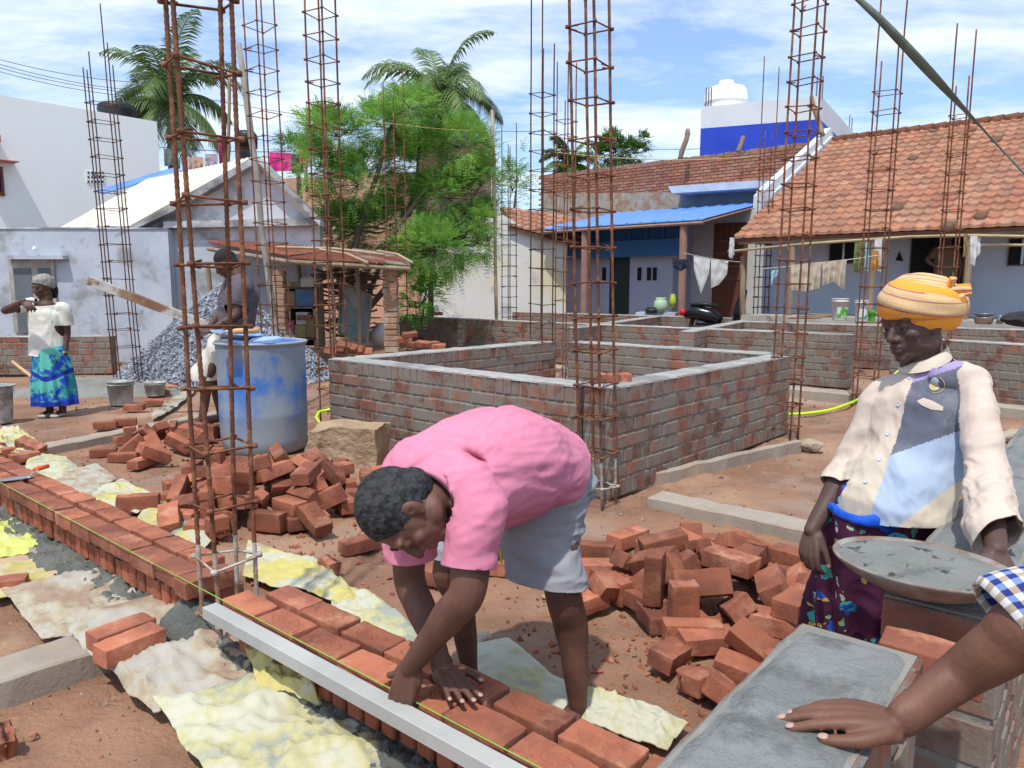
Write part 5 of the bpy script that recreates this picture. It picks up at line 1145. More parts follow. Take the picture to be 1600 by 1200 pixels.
# darkness of clutter: shelves with boxes, leaning board, firewood
ts=thing('shelf_rack','wooden shelf rack crammed with cartons inside the shed','shelf')
sy=12.0
def sbox(x0,x1,y0,y1,Y,dep,mb,z=None):
    a=D(x0,y1,Y); b=D(x1,y0,Y); mb.prism([(a.x,Y,a.z),(b.x,Y,a.z),(b.x,Y,b.z),(a.x,Y,b.z)],(0,dep,0))
for y in (448,479,528):
    mb=MB(); sbox(444,493,y,y+3,sy,.5,mb); mb.build('shelf',m_wood,ts)
for x in (444,491):
    mb=MB(); sbox(x,x+2.5,448,545,sy,.5,mb); mb.build('upright',m_wood,ts)
mb=MB(); sbox(445,492,440,540,sy+.5,.04,mb); mb.build('shade_backing',m_dark,ts)  # near-black sheet: the shed's inner shade painted behind the cartons
cols=[(.30,.20,.10),(.42,.34,.24),(.42,.09,.17),(.33,.28,.10),(.10,.17,.30),(.5,.47,.42),(.28,.10,.08),(.22,.15,.1)]
for i,(x0,x1,y0,y1,c) in enumerate(((447,460,455,478,0),(462,488,452,478,4),(447,459,501,527,2),(461,478,508,527,3),(463,480,488,507,5),(479,490,498,527,0),(464,486,492,500,6),(448,470,440,448,7),(470,490,434,448,5))):
    mb=MB(); sbox(x0,x1,y0,y1,sy-.02-.01*i,.35,mb)
    tag(mb.build('carton',M('carton_%d'%c,cols[c],tuple(q*.75 for q in cols[c]),scale=9,rough=.9)),['brown carton on the upper shed shelf','pale blue box on the upper shed shelf','magenta box on the lower shed shelf','olive carton low in the middle of the shed shelf','cream carton above the olive carton','tall brown carton at the right of the lower shelf','flat red box lying across the cartons','brown bundle on the left of the top shelf','cream bundle on the right of the top shelf'][i],'carton')
mb=MB(); a=D(532,438,12.2); b=D(581,463,11.9); c=D(574,538,11.6); d=D(530,520,11.9)
mb.prism([a,b,c,d],(0.0,.05,0)); bd=mb.build('leaning_board',M('dirty_glass_board',(.19,.22,.20),(.13,.15,.14),scale=3,rough=.35,c3=(.26,.27,.23),s3=2)); tag(bd,'large dusty grey green board leaning inside the shed','board')
mb=MB(); mb.tube([a+Vector((0,-.02,0)),b+Vector((0,-.02,0)),c+Vector((0,-.02,0)),d+Vector((0,-.02,0)),a+Vector((0,-.02,0))],.022,6); mb.build('board_frame',m_wood,bd)
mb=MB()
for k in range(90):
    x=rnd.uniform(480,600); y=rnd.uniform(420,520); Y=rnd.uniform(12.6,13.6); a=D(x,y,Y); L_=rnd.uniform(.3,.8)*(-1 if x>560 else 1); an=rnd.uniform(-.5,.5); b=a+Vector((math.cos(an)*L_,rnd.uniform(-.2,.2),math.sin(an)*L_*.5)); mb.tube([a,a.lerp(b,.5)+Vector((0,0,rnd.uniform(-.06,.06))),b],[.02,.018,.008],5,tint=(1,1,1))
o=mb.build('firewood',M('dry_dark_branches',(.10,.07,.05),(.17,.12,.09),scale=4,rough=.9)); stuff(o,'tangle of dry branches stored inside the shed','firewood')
mb=MB(); sbox(395,640,405,560,14.6,.1,mb); o=mb.build('back_wall',m_lilac,t) if False else None
# ================================================================ veranda things, laundry
def cloth(label,tl,tr,bot,mat,Y=None,F=None,name='laundry',wav=.04,nf=7,grp=None,cat='laundry'):
    """hung on a line tl->tr (points); bot = list of drop lengths along it"""
    tl,tr=Vector(tl),Vector(tr); mb=MB(); nu,nv=28,16; n_=(tr-tl).cross(Vector((0,0,1))).normalized()
    for i in range(nu+1):
        u=i/nu; q=u*(len(bot)-1); k=min(int(q),len(bot)-2); dr=bot[k]*(1-(q-k))+bot[k+1]*(q-k); p=tl.lerp(tr,u)
        for j in range(nv+1):
            v=j/nv; w=wav*math.sin(u*nf*2*PI+v*1.5)*v*.8+.5*wav*noise.noise((u*5,v*4,dr))
            x=p.lerp((tl+tr)/2,.10*v*(1 if len(bot)>2 else 0)); mb.v.append(tuple(Vector((x.x,x.y,p.z-dr*v))+n_*w))
    for i in range(nu):
        for j in range(nv): a=i*(nv+1)+j; mb.f.append((a,a+nv+1,a+nv+2,a+1)); mb.m.append(0); mb.t.append((1,1,1))
    n0=len(mb.v); mb.v+=[tuple(Vector(v)+n_*.006) for v in mb.v]; mb.f+=[tuple(k+n0 for k in f[::-1]) for f in list(mb.f)]; mb.m+=mb.m; mb.t+=mb.t
    return tag(mb.build(name,mat,smooth=True,fix=False),label,cat,grp)
m_wcl=M('white_cloth',(.66,.66,.66),rough=.9,trans=.2); m_bcl=M('beige_cloth',(.55,.47,.37),(.48,.40,.31),scale=4,rough=.9,trans=.2)
cloth('white trousers hanging on the line before the porch door, left leg',D(1084,400,15.6),D(1110,405,15.5),[.30,.75,.30],m_wcl)
cloth('white trousers hanging on the line before the porch door, right leg',D(1111,405,15.5),D(1138,408,15.4),[.60,.50,.28],m_wcl)
cloth('white cloth bundle hanging from the pole end under the eave corner',D(1141,371,14.4),D(1148,372,14.3),[.35,.4,.3],m_wcl)
cloth('beige cloth pair on the sloping line, left half',D(1236,414,10.8),D(1284,409,10.7),[.36,.40,.38],m_bcl,nf=4)
cloth('beige cloth pair on the sloping line, right half',D(1285,409,10.7),D(1323,405,10.6),[.34,.30,.43],m_bcl,nf=4)
cloth('dark green patterned cloth hanging behind the second cage',D(1336,378,11.4),D(1352,378,11.3),[.46,.46],M('dark_green_cloth',(.05,.10,.05),(.2,.18,.05),scale=20,rough=.9),nf=2)
cloth('pale blue cloth hanging beside the dark green one',D(1352,378,11.3),D(1358,378,11.3),[.42,.44],M('pale_blue_cloth',(.25,.42,.5),rough=.9),nf=1)
cloth('orange yellow cloth hanging on the veranda line',D(1362,392,11.2),D(1373,392,11.2),[.3,.28],M('orange_cloth',(.5,.26,.05),(.3,.14,.04),scale=20,rough=.9),nf=2)
cloth('white strip of cloth hanging right of the orange one',D(1367,374,11.3),D(1378,373,11.3),[.35,.5],m_wcl,nf=2)
cloth('white shirt hanging by the right veranda post',D(1516,369,10.5),D(1532,368,10.5),[.30,.42,.25],m_wcl,nf=2)
cloth('olive rag hanging left of the white shirt',D(1506,366,10.5),D(1512,366,10.5),[.32,.3],M('olive_cloth',(.25,.19,.07),rough=.9),nf=1)
cloth('small light blue rag tied on the line by the wooden post',D(1205,423,13),D(1216,420,13),[.25,.08],M('pale_blue_cloth',(.25,.42,.5)),nf=1)
cloth('dark garment on a hanger beside the porch post',D(1050,405,15.9),D(1076,405,15.9),[.18,.26,.18],M('navy_cloth',(.02,.025,.05),rough=.9),nf=2)
pole('long bamboo pole slung under the veranda eave',[D(1138,393,14.5),D(1260,381,12.4),D(1420,370,11.3),D(1510,368,10.6),D(1640,370,9.9)],.022,m_bamboo,'bamboo_pole')
pole('lower bamboo pole at the right end of the veranda',[D(1514,383,10.6),D(1640,383,10.0)],.02,m_bamboo,'bamboo_pole')
wire('white clothes line sloping up behind the two bar cages',D(1190,420,12.2),D(1372,399,10.4),.02,.007,M('white_cord',(.5,.48,.42),rough=.8),'clothes_line','clothes line')
wire('clothes line holding the white trousers',D(1068,395,15.8),D(1165,410,15.2),.03,.006,M('white_cord',(.5,.48,.42)),'clothes_line','clothes line')
m_wbk=M('white_bucket_plastic',(.62,.62,.58),rough=.4); m_lab=M('green_white_label',(.10,.36,.05),(.6,.66,.6),scale=7,rough=.5,lo=.48,hi=.52)
p=D(1312,496,11.7); bucket('white paint bucket with a green label on the veranda edge',(p.x,p.y,.84),.13,.34,m_wbk,label_mat=m_lab)
p=D(1345,497,11.4); bucket('second paint bucket with a teal label behind the bar cage',(p.x,p.y,.84),.10,.32,m_wbk,label_mat=M('teal_label',(.05,.33,.27),(.6,.66,.6),scale=7,lo=.48,hi=.52))
p=D(1362,497,11.4); bucket('small bright green bucket next to the second paint bucket',(p.x,p.y,.84),.055,.16,M('bright_green_plastic',(.08,.45,.03),rough=.4))
p=D(1537,500,10.5); mb=MB(); mb.lathe([(0,0),(.10,0),(.13,.09),(.135,.10),(0,.095)],24,c=(p.x,p.y,.84)); mb.lathe([(0,.0),(.07,.0),(.15,.045),(.153,.05),(.07,.01),(0,.01)],24,c=(p.x,p.y,.945),close=True); tag(mb.build('steel_basin',m_metal,smooth=True),'two stacked steel basins on the veranda edge','basin')
p=D(1562,500,10.6); mb=MB(); mb.lathe([(0,0),(.045,0),(.04,.07),(.02,.10),(.03,.12),(0,.12)],16,c=(p.x,p.y,.84)); tag(mb.build('steel_jug',m_metal,smooth=True),'small steel jug right of the stacked basins','jug')
mb=MB(); 
e0=D(1568,499,10.3); bm=bmesh.new(); bmesh.ops.create_icosphere(bm,subdivisions=3,radius=1)
for v in bm.verts: v.co=Vector((v.co.x*.45,v.co.y*.12,v.co.z*.11))+noise.noise_vector(v.co*3)*.03+Vector((e0.x+.4,e0.y,.92))
me=bpy.data.meshes.new('dark_bundle'); bm.to_mesh(me); bm.free(); me.materials.append(M('dark_fabric',(.03,.03,.035),rough=.9)); tag(link('dark_bundle',me),'rolled dark bundle at the right end of the veranda','bundle')
for i,(x,w) in enumerate(((1232,.5),(1246,.7),(1262,.5))):
    a=D(x,492,12.2); mb=MB(); mb.tube([(a.x,a.y,.86+.03*i),(a.x+w,a.y-.1,.87+.02*i)],.02,6); tag(mb.build('stick',m_wood),['short','longest','thin'][i]+' stick of the firewood lying on the veranda edge','stick')
# scooter
t=thing('scooter','black scooter with a red tail lamp parked in the blue roofed porch','scooter')
m_blk=M('gloss_black',(.012,.012,.014),rough=.22); m_tyre=M('tyre',(.02,.02,.02),rough=.9)
sc0=D(1090,492,15.6); sc1=D(1160,492,15.2); ax=(sc1-sc0); ax.z=0; Ls=ax.length; ax.normalize(); sdv=Vector((-ax.y,ax.x,0)); B0=Vector((sc0.x,sc0.y,.32))
SP_=lambda x,y,z: B0+ax*x+sdv*y+Vector((0,0,z))
for x in (.08,Ls+.12):
    mb=MB(); pts=[SP_(x+.21*math.cos(a*PI/12),0,.25+.21*math.sin(a*PI/12)) for a in range(25)]; mb.tube(pts,.045,8,cap=False); w=mb.build('wheel',m_tyre,t,smooth=True)
    mb=MB(); mb.lathe([(0,-.03),(.13,-.03),(.14,0),(.13,.03),(0,.03)],20,M4=Matrix.Translation(SP_(x,0,.25))@sdv.to_track_quat('Z','Y').to_matrix().to_4x4()); mb.build('rim',m_metal,w,smooth=True)
mb=MB()
prof=[(-.28,.0,.46,.10,.10),(-.05,0,.52,.16,.13),(.25,0,.46,.17,.15),(.5,0,.35,.14,.10)]
pts=[SP_(a,b,c) for a,b,c,_,_ in prof]
mb.tube([pts[0].lerp(pts[1],i/4) for i in range(4)]+[pts[1].lerp(pts[2],i/4) for i in range(4)]+[pts[2].lerp(pts[3],i/4) for i in range(5)],[.07,.10,.12,.14,.15,.155,.155,.15,.15,.14,.12,.10,.07],12,flat=1.0); mb.build('body',m_blk,t,smooth=True)
mb=MB(); mb.tube([SP_(-.15,0,.68),SP_(.1,0,.70),SP_(.42,0,.66)],[.07,.11,.06],10,flat=.5); mb.build('seat',m_black,t,smooth=True)
mb=MB(); mb.tube([SP_(Ls-.12,0,.25),SP_(Ls-.12,0,.55),SP_(Ls-.04,0,.85)],[.16,.17,.09],12,flat=.4); mb.build('front_shield',m_blk,t,smooth=True)
mb=MB(); mb.tube([SP_(Ls-.02,-.28,.98),SP_(Ls,-.1,.95),SP_(Ls,.1,.95),SP_(Ls-.02,.28,.98)],[.02,.05,.05,.02],8); mb.tube([SP_(Ls-.02,0,.8),SP_(Ls,0,1.0)],.08,10); mb.build('handlebar',m_blk,t,smooth=True)
mb=MB(); ell_=SP_(-.30,-.05,.52); mb.lathe([(0,-.03),(.05,-.02),(.06,0),(.04,.03),(0,.035)],14,M4=Matrix.Translation(ell_)@Matrix.Rotation(PI/2,4,'X')@Matrix.Scale(1.3,4)); mb.build('tail_lamp',M('red_lens',(.55,.01,.02),rough=.2),t,smooth=True)
mb=MB(); mb.box(SP_(.25,0,.28),(.5,.26,.06),math.atan2(ax.y,ax.x)); mb.build('footboard',m_blk,t)
# porch clutter
for i,(x,y,r,h,c,n_,lb) in enumerate(((1018,489,.16,.13,(.02,.02,.02),'cooking_pan','black pan on the low porch ledge'),(1032,488,.17,.34,(.33,.45,.30),'plastic_pot','pale green plastic pot on the porch ledge'),(1051,480,.08,.3,(.35,.42,.05),'plastic_jar','yellow green jar between the porch ledge and post'))):
    p=D(x,y,17.0); mb=MB(); mb.lathe([(0,0),(r*.8,0),(r,h*.4),(r*.8,h*.8),(r*.6,h*.85),(r*.75,h),(0,h)],20,c=(p.x,p.y,p.z)); tag(mb.build(n_,M(n_+'_mat',c,rough=.5),smooth=True),lb,'pot')
mb=MB(); a=D(993,492,17.1); b=D(1055,492,16.8); mb.prism([(a.x,a.y,.3),(b.x,b.y,.3),(b.x,b.y,a.z+.06),(a.x,a.y,a.z+.06)],(0.2,.5,0)); tag(mb.build('porch_ledge',M('ledge_paint',(.42,.44,.52),rough=.9)),'low painted ledge holding pots in the porch','ledge')
# roof clothes and posts above the gabled house
for i,(x0,x1,y,dr,c,lb) in enumerate(((256,272,232,.45,(.16,.18,.17),'grey clothes at the left end of the roof line'),(275,281,246,.3,(.05,.35,.3),'small teal cloth on the roof line'),(286,302,244,.35,(.55,.40,.38),'pale pink cloth on the roof line'),(302,318,245,.35,(.55,.33,.22),'peach cloth on the roof line'),(320,340,240,.4,(.42,.36,.40),'mauve cloth on the roof line'),(341,358,212,.75,(.35,.03,.10),'crimson cloth hanging highest on the roof line'),(374,400,225,.6,(.03,.03,.04),'black cloth right of the crimson one'),(421,455,238,.5,(.70,.04,.25),'magenta cloth on the line behind the gable peak'),(455,474,241,.5,(.06,.07,.08),'dark grey cloth right of the magenta one'),(468,480,230,.45,(.72,.17,.03),'orange cloth at the right end of the roof line'))):
    cloth(lb,D(x0,y,20),D(x1,y+1,20),[dr,dr*.9],M('roof_cloth_%d'%i,c,tuple(q*.7 for q in c),scale=6,rough=.9),nf=2,grp='clothes drying on the roof line')
wire('clothes line strung above the gabled house roof',D(250,230,20.02),D(485,236,20.02),.06,.01,m_wire,'clothes_line','clothes line')
for x,y0,y1 in ((357,270,112),(478,300,170)):
    pole(['thin grey pole rising behind the gable roof','thin grey pole left of the feathery tree'][x>400],[D(x,y0,20),D(x+2,y1,20)],.045,m_wood,'clothes_pole')
mb=MB(); mb.lathe([(0,-.3),(.25,-.3),(.27,0),(.2,.1),(0,.12)],16,c=D(385,212,19)); tag(mb.build('black_barrel',m_black,smooth=True),'black barrel beside the drying clothes on the roof','barrel')
pole('leaning wooden stump standing on the brick parapet',[D(1063,250,21),D(1075,202,21)],.07,m_wood,'wooden_stump')
pole('short pale post leaning on the parapet before the royal blue wall',[D(1153,238,20),D(1161,212,20)],.06,m_wood,'wooden_post')
pole('pale post leaning against the verge of the tiled roof',[D(1284,212,18.2),D(1268,150,18.4)],.06,m_wood,'wooden_post')
# ================================================================ figures: continuous fused surfaces
def V(*a): return Vector(a)
def limb(mb,nodes,side=None,n=16,k=6,mi=0):
    """nodes: (point, ra[, rb]); ra along side; rounded ends; smooth interpolation"""
    pts=[Vector(q[0]) for q in nodes]; ra=[q[1] for q in nodes]; rb=[q[2] if len(q)>2 else q[1] for q in nodes]; m=len(pts)
    def cr(a,i,t):
        p0=a[max(i-1,0)];p1=a[i];p2=a[min(i+1,m-1)];p3=a[min(i+2,m-1)]
        return p1*1.0+((p2-p0)*t+(p0*2-p1*5+p2*4-p3)*t*t+(p1*3-p0-p2*3+p3)*t*t*t)*.5
    C=[];A=[];B=[]
    for i in range(m-1):
        for j in range(k):
            t=j/k; C.append(cr(pts,i,t)); s_=t*t*(3-2*t); A.append(ra[i]*(1-s_)+ra[i+1]*s_); B.append(rb[i]*(1-s_)+rb[i+1]*s_)
    C.append(pts[-1]);A.append(ra[-1]);B.append(rb[-1])
    d0=(C[1]-C[0]).normalized(); d1=(C[-1]-C[-2]).normalized()
    pre=[];post=[]
    for q in (1,.9,.7,.4):
        s_=math.sqrt(max(0,1-q*q)); pre.append((C[0]-d0*min(A[0],B[0])*q,A[0]*max(s_,.05),B[0]*max(s_,.05)))
    for q in (.4,.7,.9,1):
        s_=math.sqrt(max(0,1-q*q)); post.append((C[-1]+d1*min(A[-1],B[-1])*q,A[-1]*max(s_,.05),B[-1]*max(s_,.05)))
    R_=pre+list(zip(C,A,B))+post; vs=[];fs=[]; sd=Vector(side) if side is not None else None; up=None
    for i,(c,a,b) in enumerate(R_):
        t=(R_[min(i+1,len(R_)-1)][0]-R_[max(i-1,0)][0]).normalized()
        if sd is None: sd=t.cross(V(0,0,1) if abs(t.z)<.9 else V(0,1,0))
        s1=(sd-t*sd.dot(t)).normalized(); s2=t.cross(s1)
        if side is None: sd=s1
        for j in range(n):
            th=2*PI*j/n; vs.append(c+s1*math.cos(th)*a+s2*math.sin(th)*b)
    L_=len(R_)
    for i in range(L_-1):
        for j in range(n): fs.append((i*n+j,i*n+(j+1)%n,(i+1)*n+(j+1)%n,(i+1)*n+j))
    fs.append(tuple(range(n-1,-1,-1))); fs.append(tuple((L_-1)*n+j for j in range(n)))
    mb.add(vs,fs,mi)
def ell(mb,c,r,M4=None,rot=None,n=18):
    r=(r,r,r) if isinstance(r,(int,float)) else r
    vs=[];fs=[]; nn=n//2+2
    for i in range(nn+1):
        ph=PI*i/nn
        for j in range(n):
            th=2*PI*j/n; p=V(r[0]*math.sin(max(ph,.02) if ph<PI-.02 else PI-.02)*math.cos(th),r[1]*math.sin(max(ph,.02) if ph<PI-.02 else PI-.02)*math.sin(th),r[2]*math.cos(ph))
            if rot is not None: p=rot@p
            vs.append(p+Vector(c))
    for i in range(nn):
        for j in range(n): fs.append((i*n+j,(i+1)*n+j,(i+1)*n+(j+1)%n,i*n+(j+1)%n))
    fs.append(tuple(range(n))); fs.append(tuple(nn*n+j for j in range(n-1,-1,-1)))
    mb.add(vs,fs,0,None,M4)
def fuse(mb,name,mats,voxel=.004,it=4,cuts=(),thick=0,push=(),disp=None,deform=None,colour=None,smooth=.5):
    """union of closed shapes as one continuous surface"""
    me0=mb.mesh('tmp',[]); ob=bpy.data.objects.new('tmp',me0); COL.objects.link(ob)
    r=ob.modifiers.new('r','REMESH'); r.mode='VOXEL'; r.voxel_size=voxel; r.use_smooth_shade=True
    s=ob.modifiers.new('s','SMOOTH'); s.iterations=it; s.factor=smooth
    dg=bpy.context.evaluated_depsgraph_get(); ev=ob.evaluated_get(dg); me=bpy.data.meshes.new_from_object(ev)
    bpy.data.objects.remove(ob); bpy.data.meshes.remove(me0); me.name=name
    nv=len(me.vertices); co=np.empty(nv*3); me.vertices.foreach_get('co',co); co=co.reshape(-1,3)
    for c,rad,vec in push:
        d=np.linalg.norm(co-np.array(c),axis=1); w=np.exp(-(d/rad)**2*2); co+=w[:,None]*np.array(vec)
    me.vertices.foreach_set('co',co.ravel()); me.update()
    if disp:
        nn=np.empty(nv*3); me.vertices.foreach_get('normal',nn); nn=nn.reshape(-1,3)
        a=np.array([disp(Vector(c)) for c in co]); co=co+nn*a[:,None]; me.vertices.foreach_set('co',co.ravel()); me.update()
    if cuts:
        bm=bmesh.new(); bm.from_mesh(me)
        for c,nrm,rad in cuts:
            c=Vector(c); nrm=Vector(nrm).normalized()
            near=[v for v in bm.verts if (v.co-c).length<rad]
            ns=set(near); es=[e for e in bm.edges if e.verts[0] in ns and e.verts[1] in ns]; fs=[f for f in bm.faces if all(v in ns for v in f.verts)]
            bmesh.ops.bisect_plane(bm,geom=near+es+fs,plane_co=c,plane_no=nrm,clear_outer=False)
            bmesh.ops.delete(bm,geom=[f for f in bm.faces if (f.calc_center_median()-c).dot(nrm)>0 and (f.calc_center_median()-c).length<rad],context='FACES')
        bmesh.ops.delete(bm,geom=[v for v in bm.verts if not v.link_faces],context='VERTS')
        bm.to_mesh(me); bm.free()
    if thick:
        ob=bpy.data.objects.new('tmp',me); COL.objects.link(ob); m=ob.modifiers.new('s','SOLIDIFY'); m.thickness=thick; m.offset=-1
        ev=ob.evaluated_get(bpy.context.evaluated_depsgraph_get()); me2=bpy.data.meshes.new_from_object(ev); bpy.data.objects.remove(ob); me=me2; me.name=name
    me.materials.clear()
    for m in (mats if isinstance(mats,(list,tuple)) else [mats]): me.materials.append(m)
    idx=[0]*len(me.polygons)
    if colour:
        idx=[colour(p.center) for p in me.polygons]
    me.polygons.foreach_set('material_index',idx)
    me.polygons.foreach_set('use_smooth',[True]*len(me.polygons)); me.update(); return me
def frame(c,f,u,s=1.0):
    "local axes: x = right ear side, y = face, z = crown"
    f=Vector(f).normalized(); u=Vector(u); u=(u-f*u.dot(f)).normalized(); x=f.cross(u)
    return Matrix.Translation(c)@Matrix(((x.x,f.x,u.x,0),(x.y,f.y,u.y,0),(x.z,f.z,u.z,0),(0,0,0,1)))@Matrix.Scale(s,4)
def head(mb,F_,fem=False):
    e=lambda c,r,rot=None: ell(mb,c,r,F_,rot)
    e((0,-.016,.030),(.074,.094,.086)); e((0,.010,.005),(.070,.080,.080)); e((0,.032,-.035),(.056,.058,.066)); e((0,.022,-.066),(.050,.052,.036))
    e((0,.066,-.092),(.024,.018,.017)); e((0,.055,-.080),(.036,.026,.022))
    for s_ in(-1,1):
        e((s_*.030,.076,.030),(.028,.014,.010)); e((s_*.038,.060,-.018),(.024,.022,.020)); e((s_*.013,.093,-.031),(.0095,.011,.009))
        e((s_*.074,-.006,.002),(.009,.018,.030),Matrix.Rotation(s_*.25,3,'Z')); e((s_*.071,.002,-.022),(.007,.009,.011))
        e((s_*.044,.004,-.060),(.022,.035,.026))
        e((s_*.031,.073,.009),(.0165,.0155,.0125))
    for s_ in(-1,1): e((s_*.031,.0775,.0150),(.0150,.0125,.0085))
    m2=MB(); limb(m2,[(V(0,.084,.016),.008,.009),(V(0,.096,-.008),.009,.011),(V(0,.106,-.027),.0125,.012)],side=(1,0,0)); mb.add(m2.v,m2.f,0,None,F_)
    e((0,.089,-.053),(.023,.011,.0065)); e((0,.087,-.066),(.020,.012,.0085)); e((0,.074,-.052),(.030,.018,.020))
def head_push(F_):
    R3=F_.to_3x3(); out=[]
    def p(c,r,v): out.append((F_@V(*c),r,R3@V(*v)))
    for s_ in(-1,1):
        p((s_*.031,.090,.022),.010,(0,-.004,0)); p((s_*.016,.088,.010),.012,(0,-.007,0)); p((s_*.05,.075,-.045),.02,(0,-.003,0)); p((s_*.083,.002,.004),.009,(-s_*.006,0,0))
    p((0,.099,-.0595),.009,(0,-.006,0)); p((0,.09,-.079),.012,(0,-.005,0)); p((0,.094,.012),.010,(0,-.003,0))
    return out
m_eye=M('eye_white',(.36,.32,.29),rough=.25); m_iris=M('dark_iris',(.02,.012,.01),rough=.15)
def eyes(F_,t,skin):
    for s_ in(-1,1):
        mb=MB(); ell(mb,(s_*.031,.0755,.007),.0112,F_,n=14); o=mb.build('eye',m_eye,t,smooth=True)
        mb=MB(); ell(mb,(s_*.031,.0858,.0035),(.0055,.003,.0055),F_,n=10); link('iris',mb.mesh('iris',m_iris,True),o)
def hand(mb,w,f,n_,s_,curl=(.2,.2,.2,.2),spread=(.10,.03,-.05,-.14),thumb=(.75,.25),sc=1.0,curl2=None,nails=None,thumbdrop=.0,thk=1.0):
    """w wrist; f fingers direction; n_ back of hand; s_ thumb side"""
    f=Vector(f).normalized(); n_=Vector(n_); n_=(n_-f*n_.dot(f)).normalized(); s0=f.cross(n_)
    s_=s0 if s0.dot(Vector(s_))>0 else -s0
    W_=lambda x,y,z: Vector(w)+(f*x+s_*y+n_*z)*sc
    ell_r=Matrix((f,s_,n_)).transposed()
    def el(c,r): 
        m2=MB(); ell(m2,(0,0,0),tuple(q*sc for q in r),None,ell_r); o=W_(*c); mb.add([v_+0*o if False else Vector(v_)+o for v_ in m2.v],m2.f)
    el((.046,.002,-.004),(.050,.038,.0135)); el((.03,.022,-.010),(.034,.018,.015)); el((.035,-.024,-.009),(.036,.014,.013))
    ys=(.030,.0105,-.009,-.027); Ls=(.070,.077,.071,.056); xs=(.084,.089,.085,.077); rs=(.0088,.0091,.0086,.0077)
    for i in range(4):
        limb(mb,[(W_(.012,ys[i]*.5,.0),.012*sc),(W_(xs[i]*.6,ys[i]*.85,.002),.0112*sc),(W_(xs[i],ys[i],.0),.0102*sc)],n=10,k=3)
        p=W_(xs[i],ys[i],0); ang=0; nodes=[(p,rs[i]*1.1*sc*thk)]; L_=Ls[i]*sc; sp=spread[i]
        c1,c2,c3=(curl[i]*.9,curl[i]*1.15,curl[i]*.8) if not isinstance(curl[i],tuple) else curl[i]
        for q,(fr_,c) in enumerate(((.44,c1),(.31,c2),(.25,c3))):
            ang+=c; d=(f*math.cos(sp)+s_*math.sin(sp))*math.cos(ang)-n_*math.sin(ang)
            p=p+d*L_*fr_; nodes.append((p,rs[i]*(1.0,.92,.80)[q]*sc*thk))
        limb(mb,nodes,n=10,k=4)
        if nails is not None:
            nn=(f*math.cos(sp)+s_*math.sin(sp))*math.sin(ang)+n_*math.cos(ang); nails.append((p+nn*rs[i]*.62*sc,d,nn,rs[i]*sc))
    a,b=thumb; p0=W_(.018,.026,-.006); d1=(f*math.cos(a)+s_*math.sin(a)-n_*thumbdrop).normalized(); p1=p0+d1*.040*sc; d2=(f*math.cos(a-b)+s_*math.sin(a-b)-n_*thumbdrop).normalized(); p2=p1+d2*.032*sc; d3=(f*math.cos(a-b*1.6)+s_*math.sin(a-b*1.6)-n_*thumbdrop).normalized(); p3=p2+d3*.024*sc
    limb(mb,[(p0,.0135*sc),(p1,.0118*sc),(p2,.0102*sc),(p3,.0088*sc)],n=10,k=4)
    if nails is not None: nails.append((p3+n_*.0062*sc,d3,n_,.0105*sc))
def put_nails(nails,t,mat):
    for p,d,n_,r in nails:
        s1=d.cross(n_).normalized(); rot=Matrix((s1,d,n_)).transposed(); mb=MB(); ell(mb,p,(r*.72,r*.85,r*.32),None,rot,n=12); mb.build('fingernail',mat,t,smooth=True)
def wr(p,s=9,seed=0,amp=.004,dirv=(1,1,1)):
    q=Vector((p.x*dirv[0],p.y*dirv[1],p.z*dirv[2]))*s+Vector((seed,seed*2,0)); q+=noise.noise_vector(q*.45)*.9
    return amp*max(-.55,1-abs(noise.noise(q))*2.6)+amp*.45*max(-.6,1-abs(noise.noise(q*2.3))*2.4)
def skin(name,a,b): return M(name,a,b,scale=9,rough=.55,bump=.35,bs=110,bd=.003,spec=.32,sub=.04,c3=tuple(x*.8 for x in a),s3=26,t3=(.55,.75))
m_skA=skin('brown_skin',(.15,.070,.049),(.105,.048,.034)); m_skB=skin('dark_skin',(.108,.062,.050),(.078,.046,.038)); m_skC=skin('warm_brown_skin',(.155,.070,.044),(.115,.051,.033)); m_skD=skin('far_brown_skin',(.10,.050,.036),(.08,.04,.03))
m_nail=M('nail',(.42,.27,.22),rough=.35); m_hair=M('greying_black_hair',(.010,.010,.011),(.045,.045,.048),scale=55,rough=.6,bump=.9,bs=240,bd=.004,stretch=(1,1,1),c3=(.07,.05,.045),s3=14,t3=(.6,.75)); m_hairb=M('black_hair',(.012,.011,.012),rough=.6,bump=.8,bs=200)
# ---------------------------------------------------------------- the man bending over the wall in a pink shirt
t=thing('person','man in a pink shirt and grey shorts bending down over the new brick wall','person',P(860,1090))
Ck=D(688,752,1.88); Md=D(778,722,2.10)+V(0,0,.02); Pv=D(838,742,2.34); Nb=D(684,768,1.83)
Sn=D(742,792,1.76); En=D(730,925,1.71); Wn=D(642,1040,1.80); Sf=D(640,775,1.98); Ef=D(640,905,2.0); Wf=P(690,1036,.335)
sd=V(.85,-.53,0)
HF=frame(D(634,800,1.74),V(.10,-.30,-.94),V(-.86,-.42,-.22),.985)
mb=MB(); head(mb,HF); hc=HF@V(0,-.02,-.05)
limb(mb,[(Nb,.062),(HF@V(0,-.015,-.055),.054)])
limb(mb,[(Pv,.13,.10),(Md,.12,.08),(Ck,.12,.08),(Nb,.085,.07)],side=sd,n=24)
limb(mb,[(Sn+V(-.05,.07,.0),.05),(Sn,.052),(Sn.lerp(En,.5),.052),(En,.046),(En.lerp(Wn,.30),.044),(En.lerp(Wn,.65),.034),(Wn,.0275)])
limb(mb,[(Sf+V(.05,0,.0),.05),(Sf,.052),(Sf.lerp(Ef,.5),.050),(Ef,.045),(Ef.lerp(Wf,.35),.043),(Ef.lerp(Wf,.7),.034),(Wf,.027)])
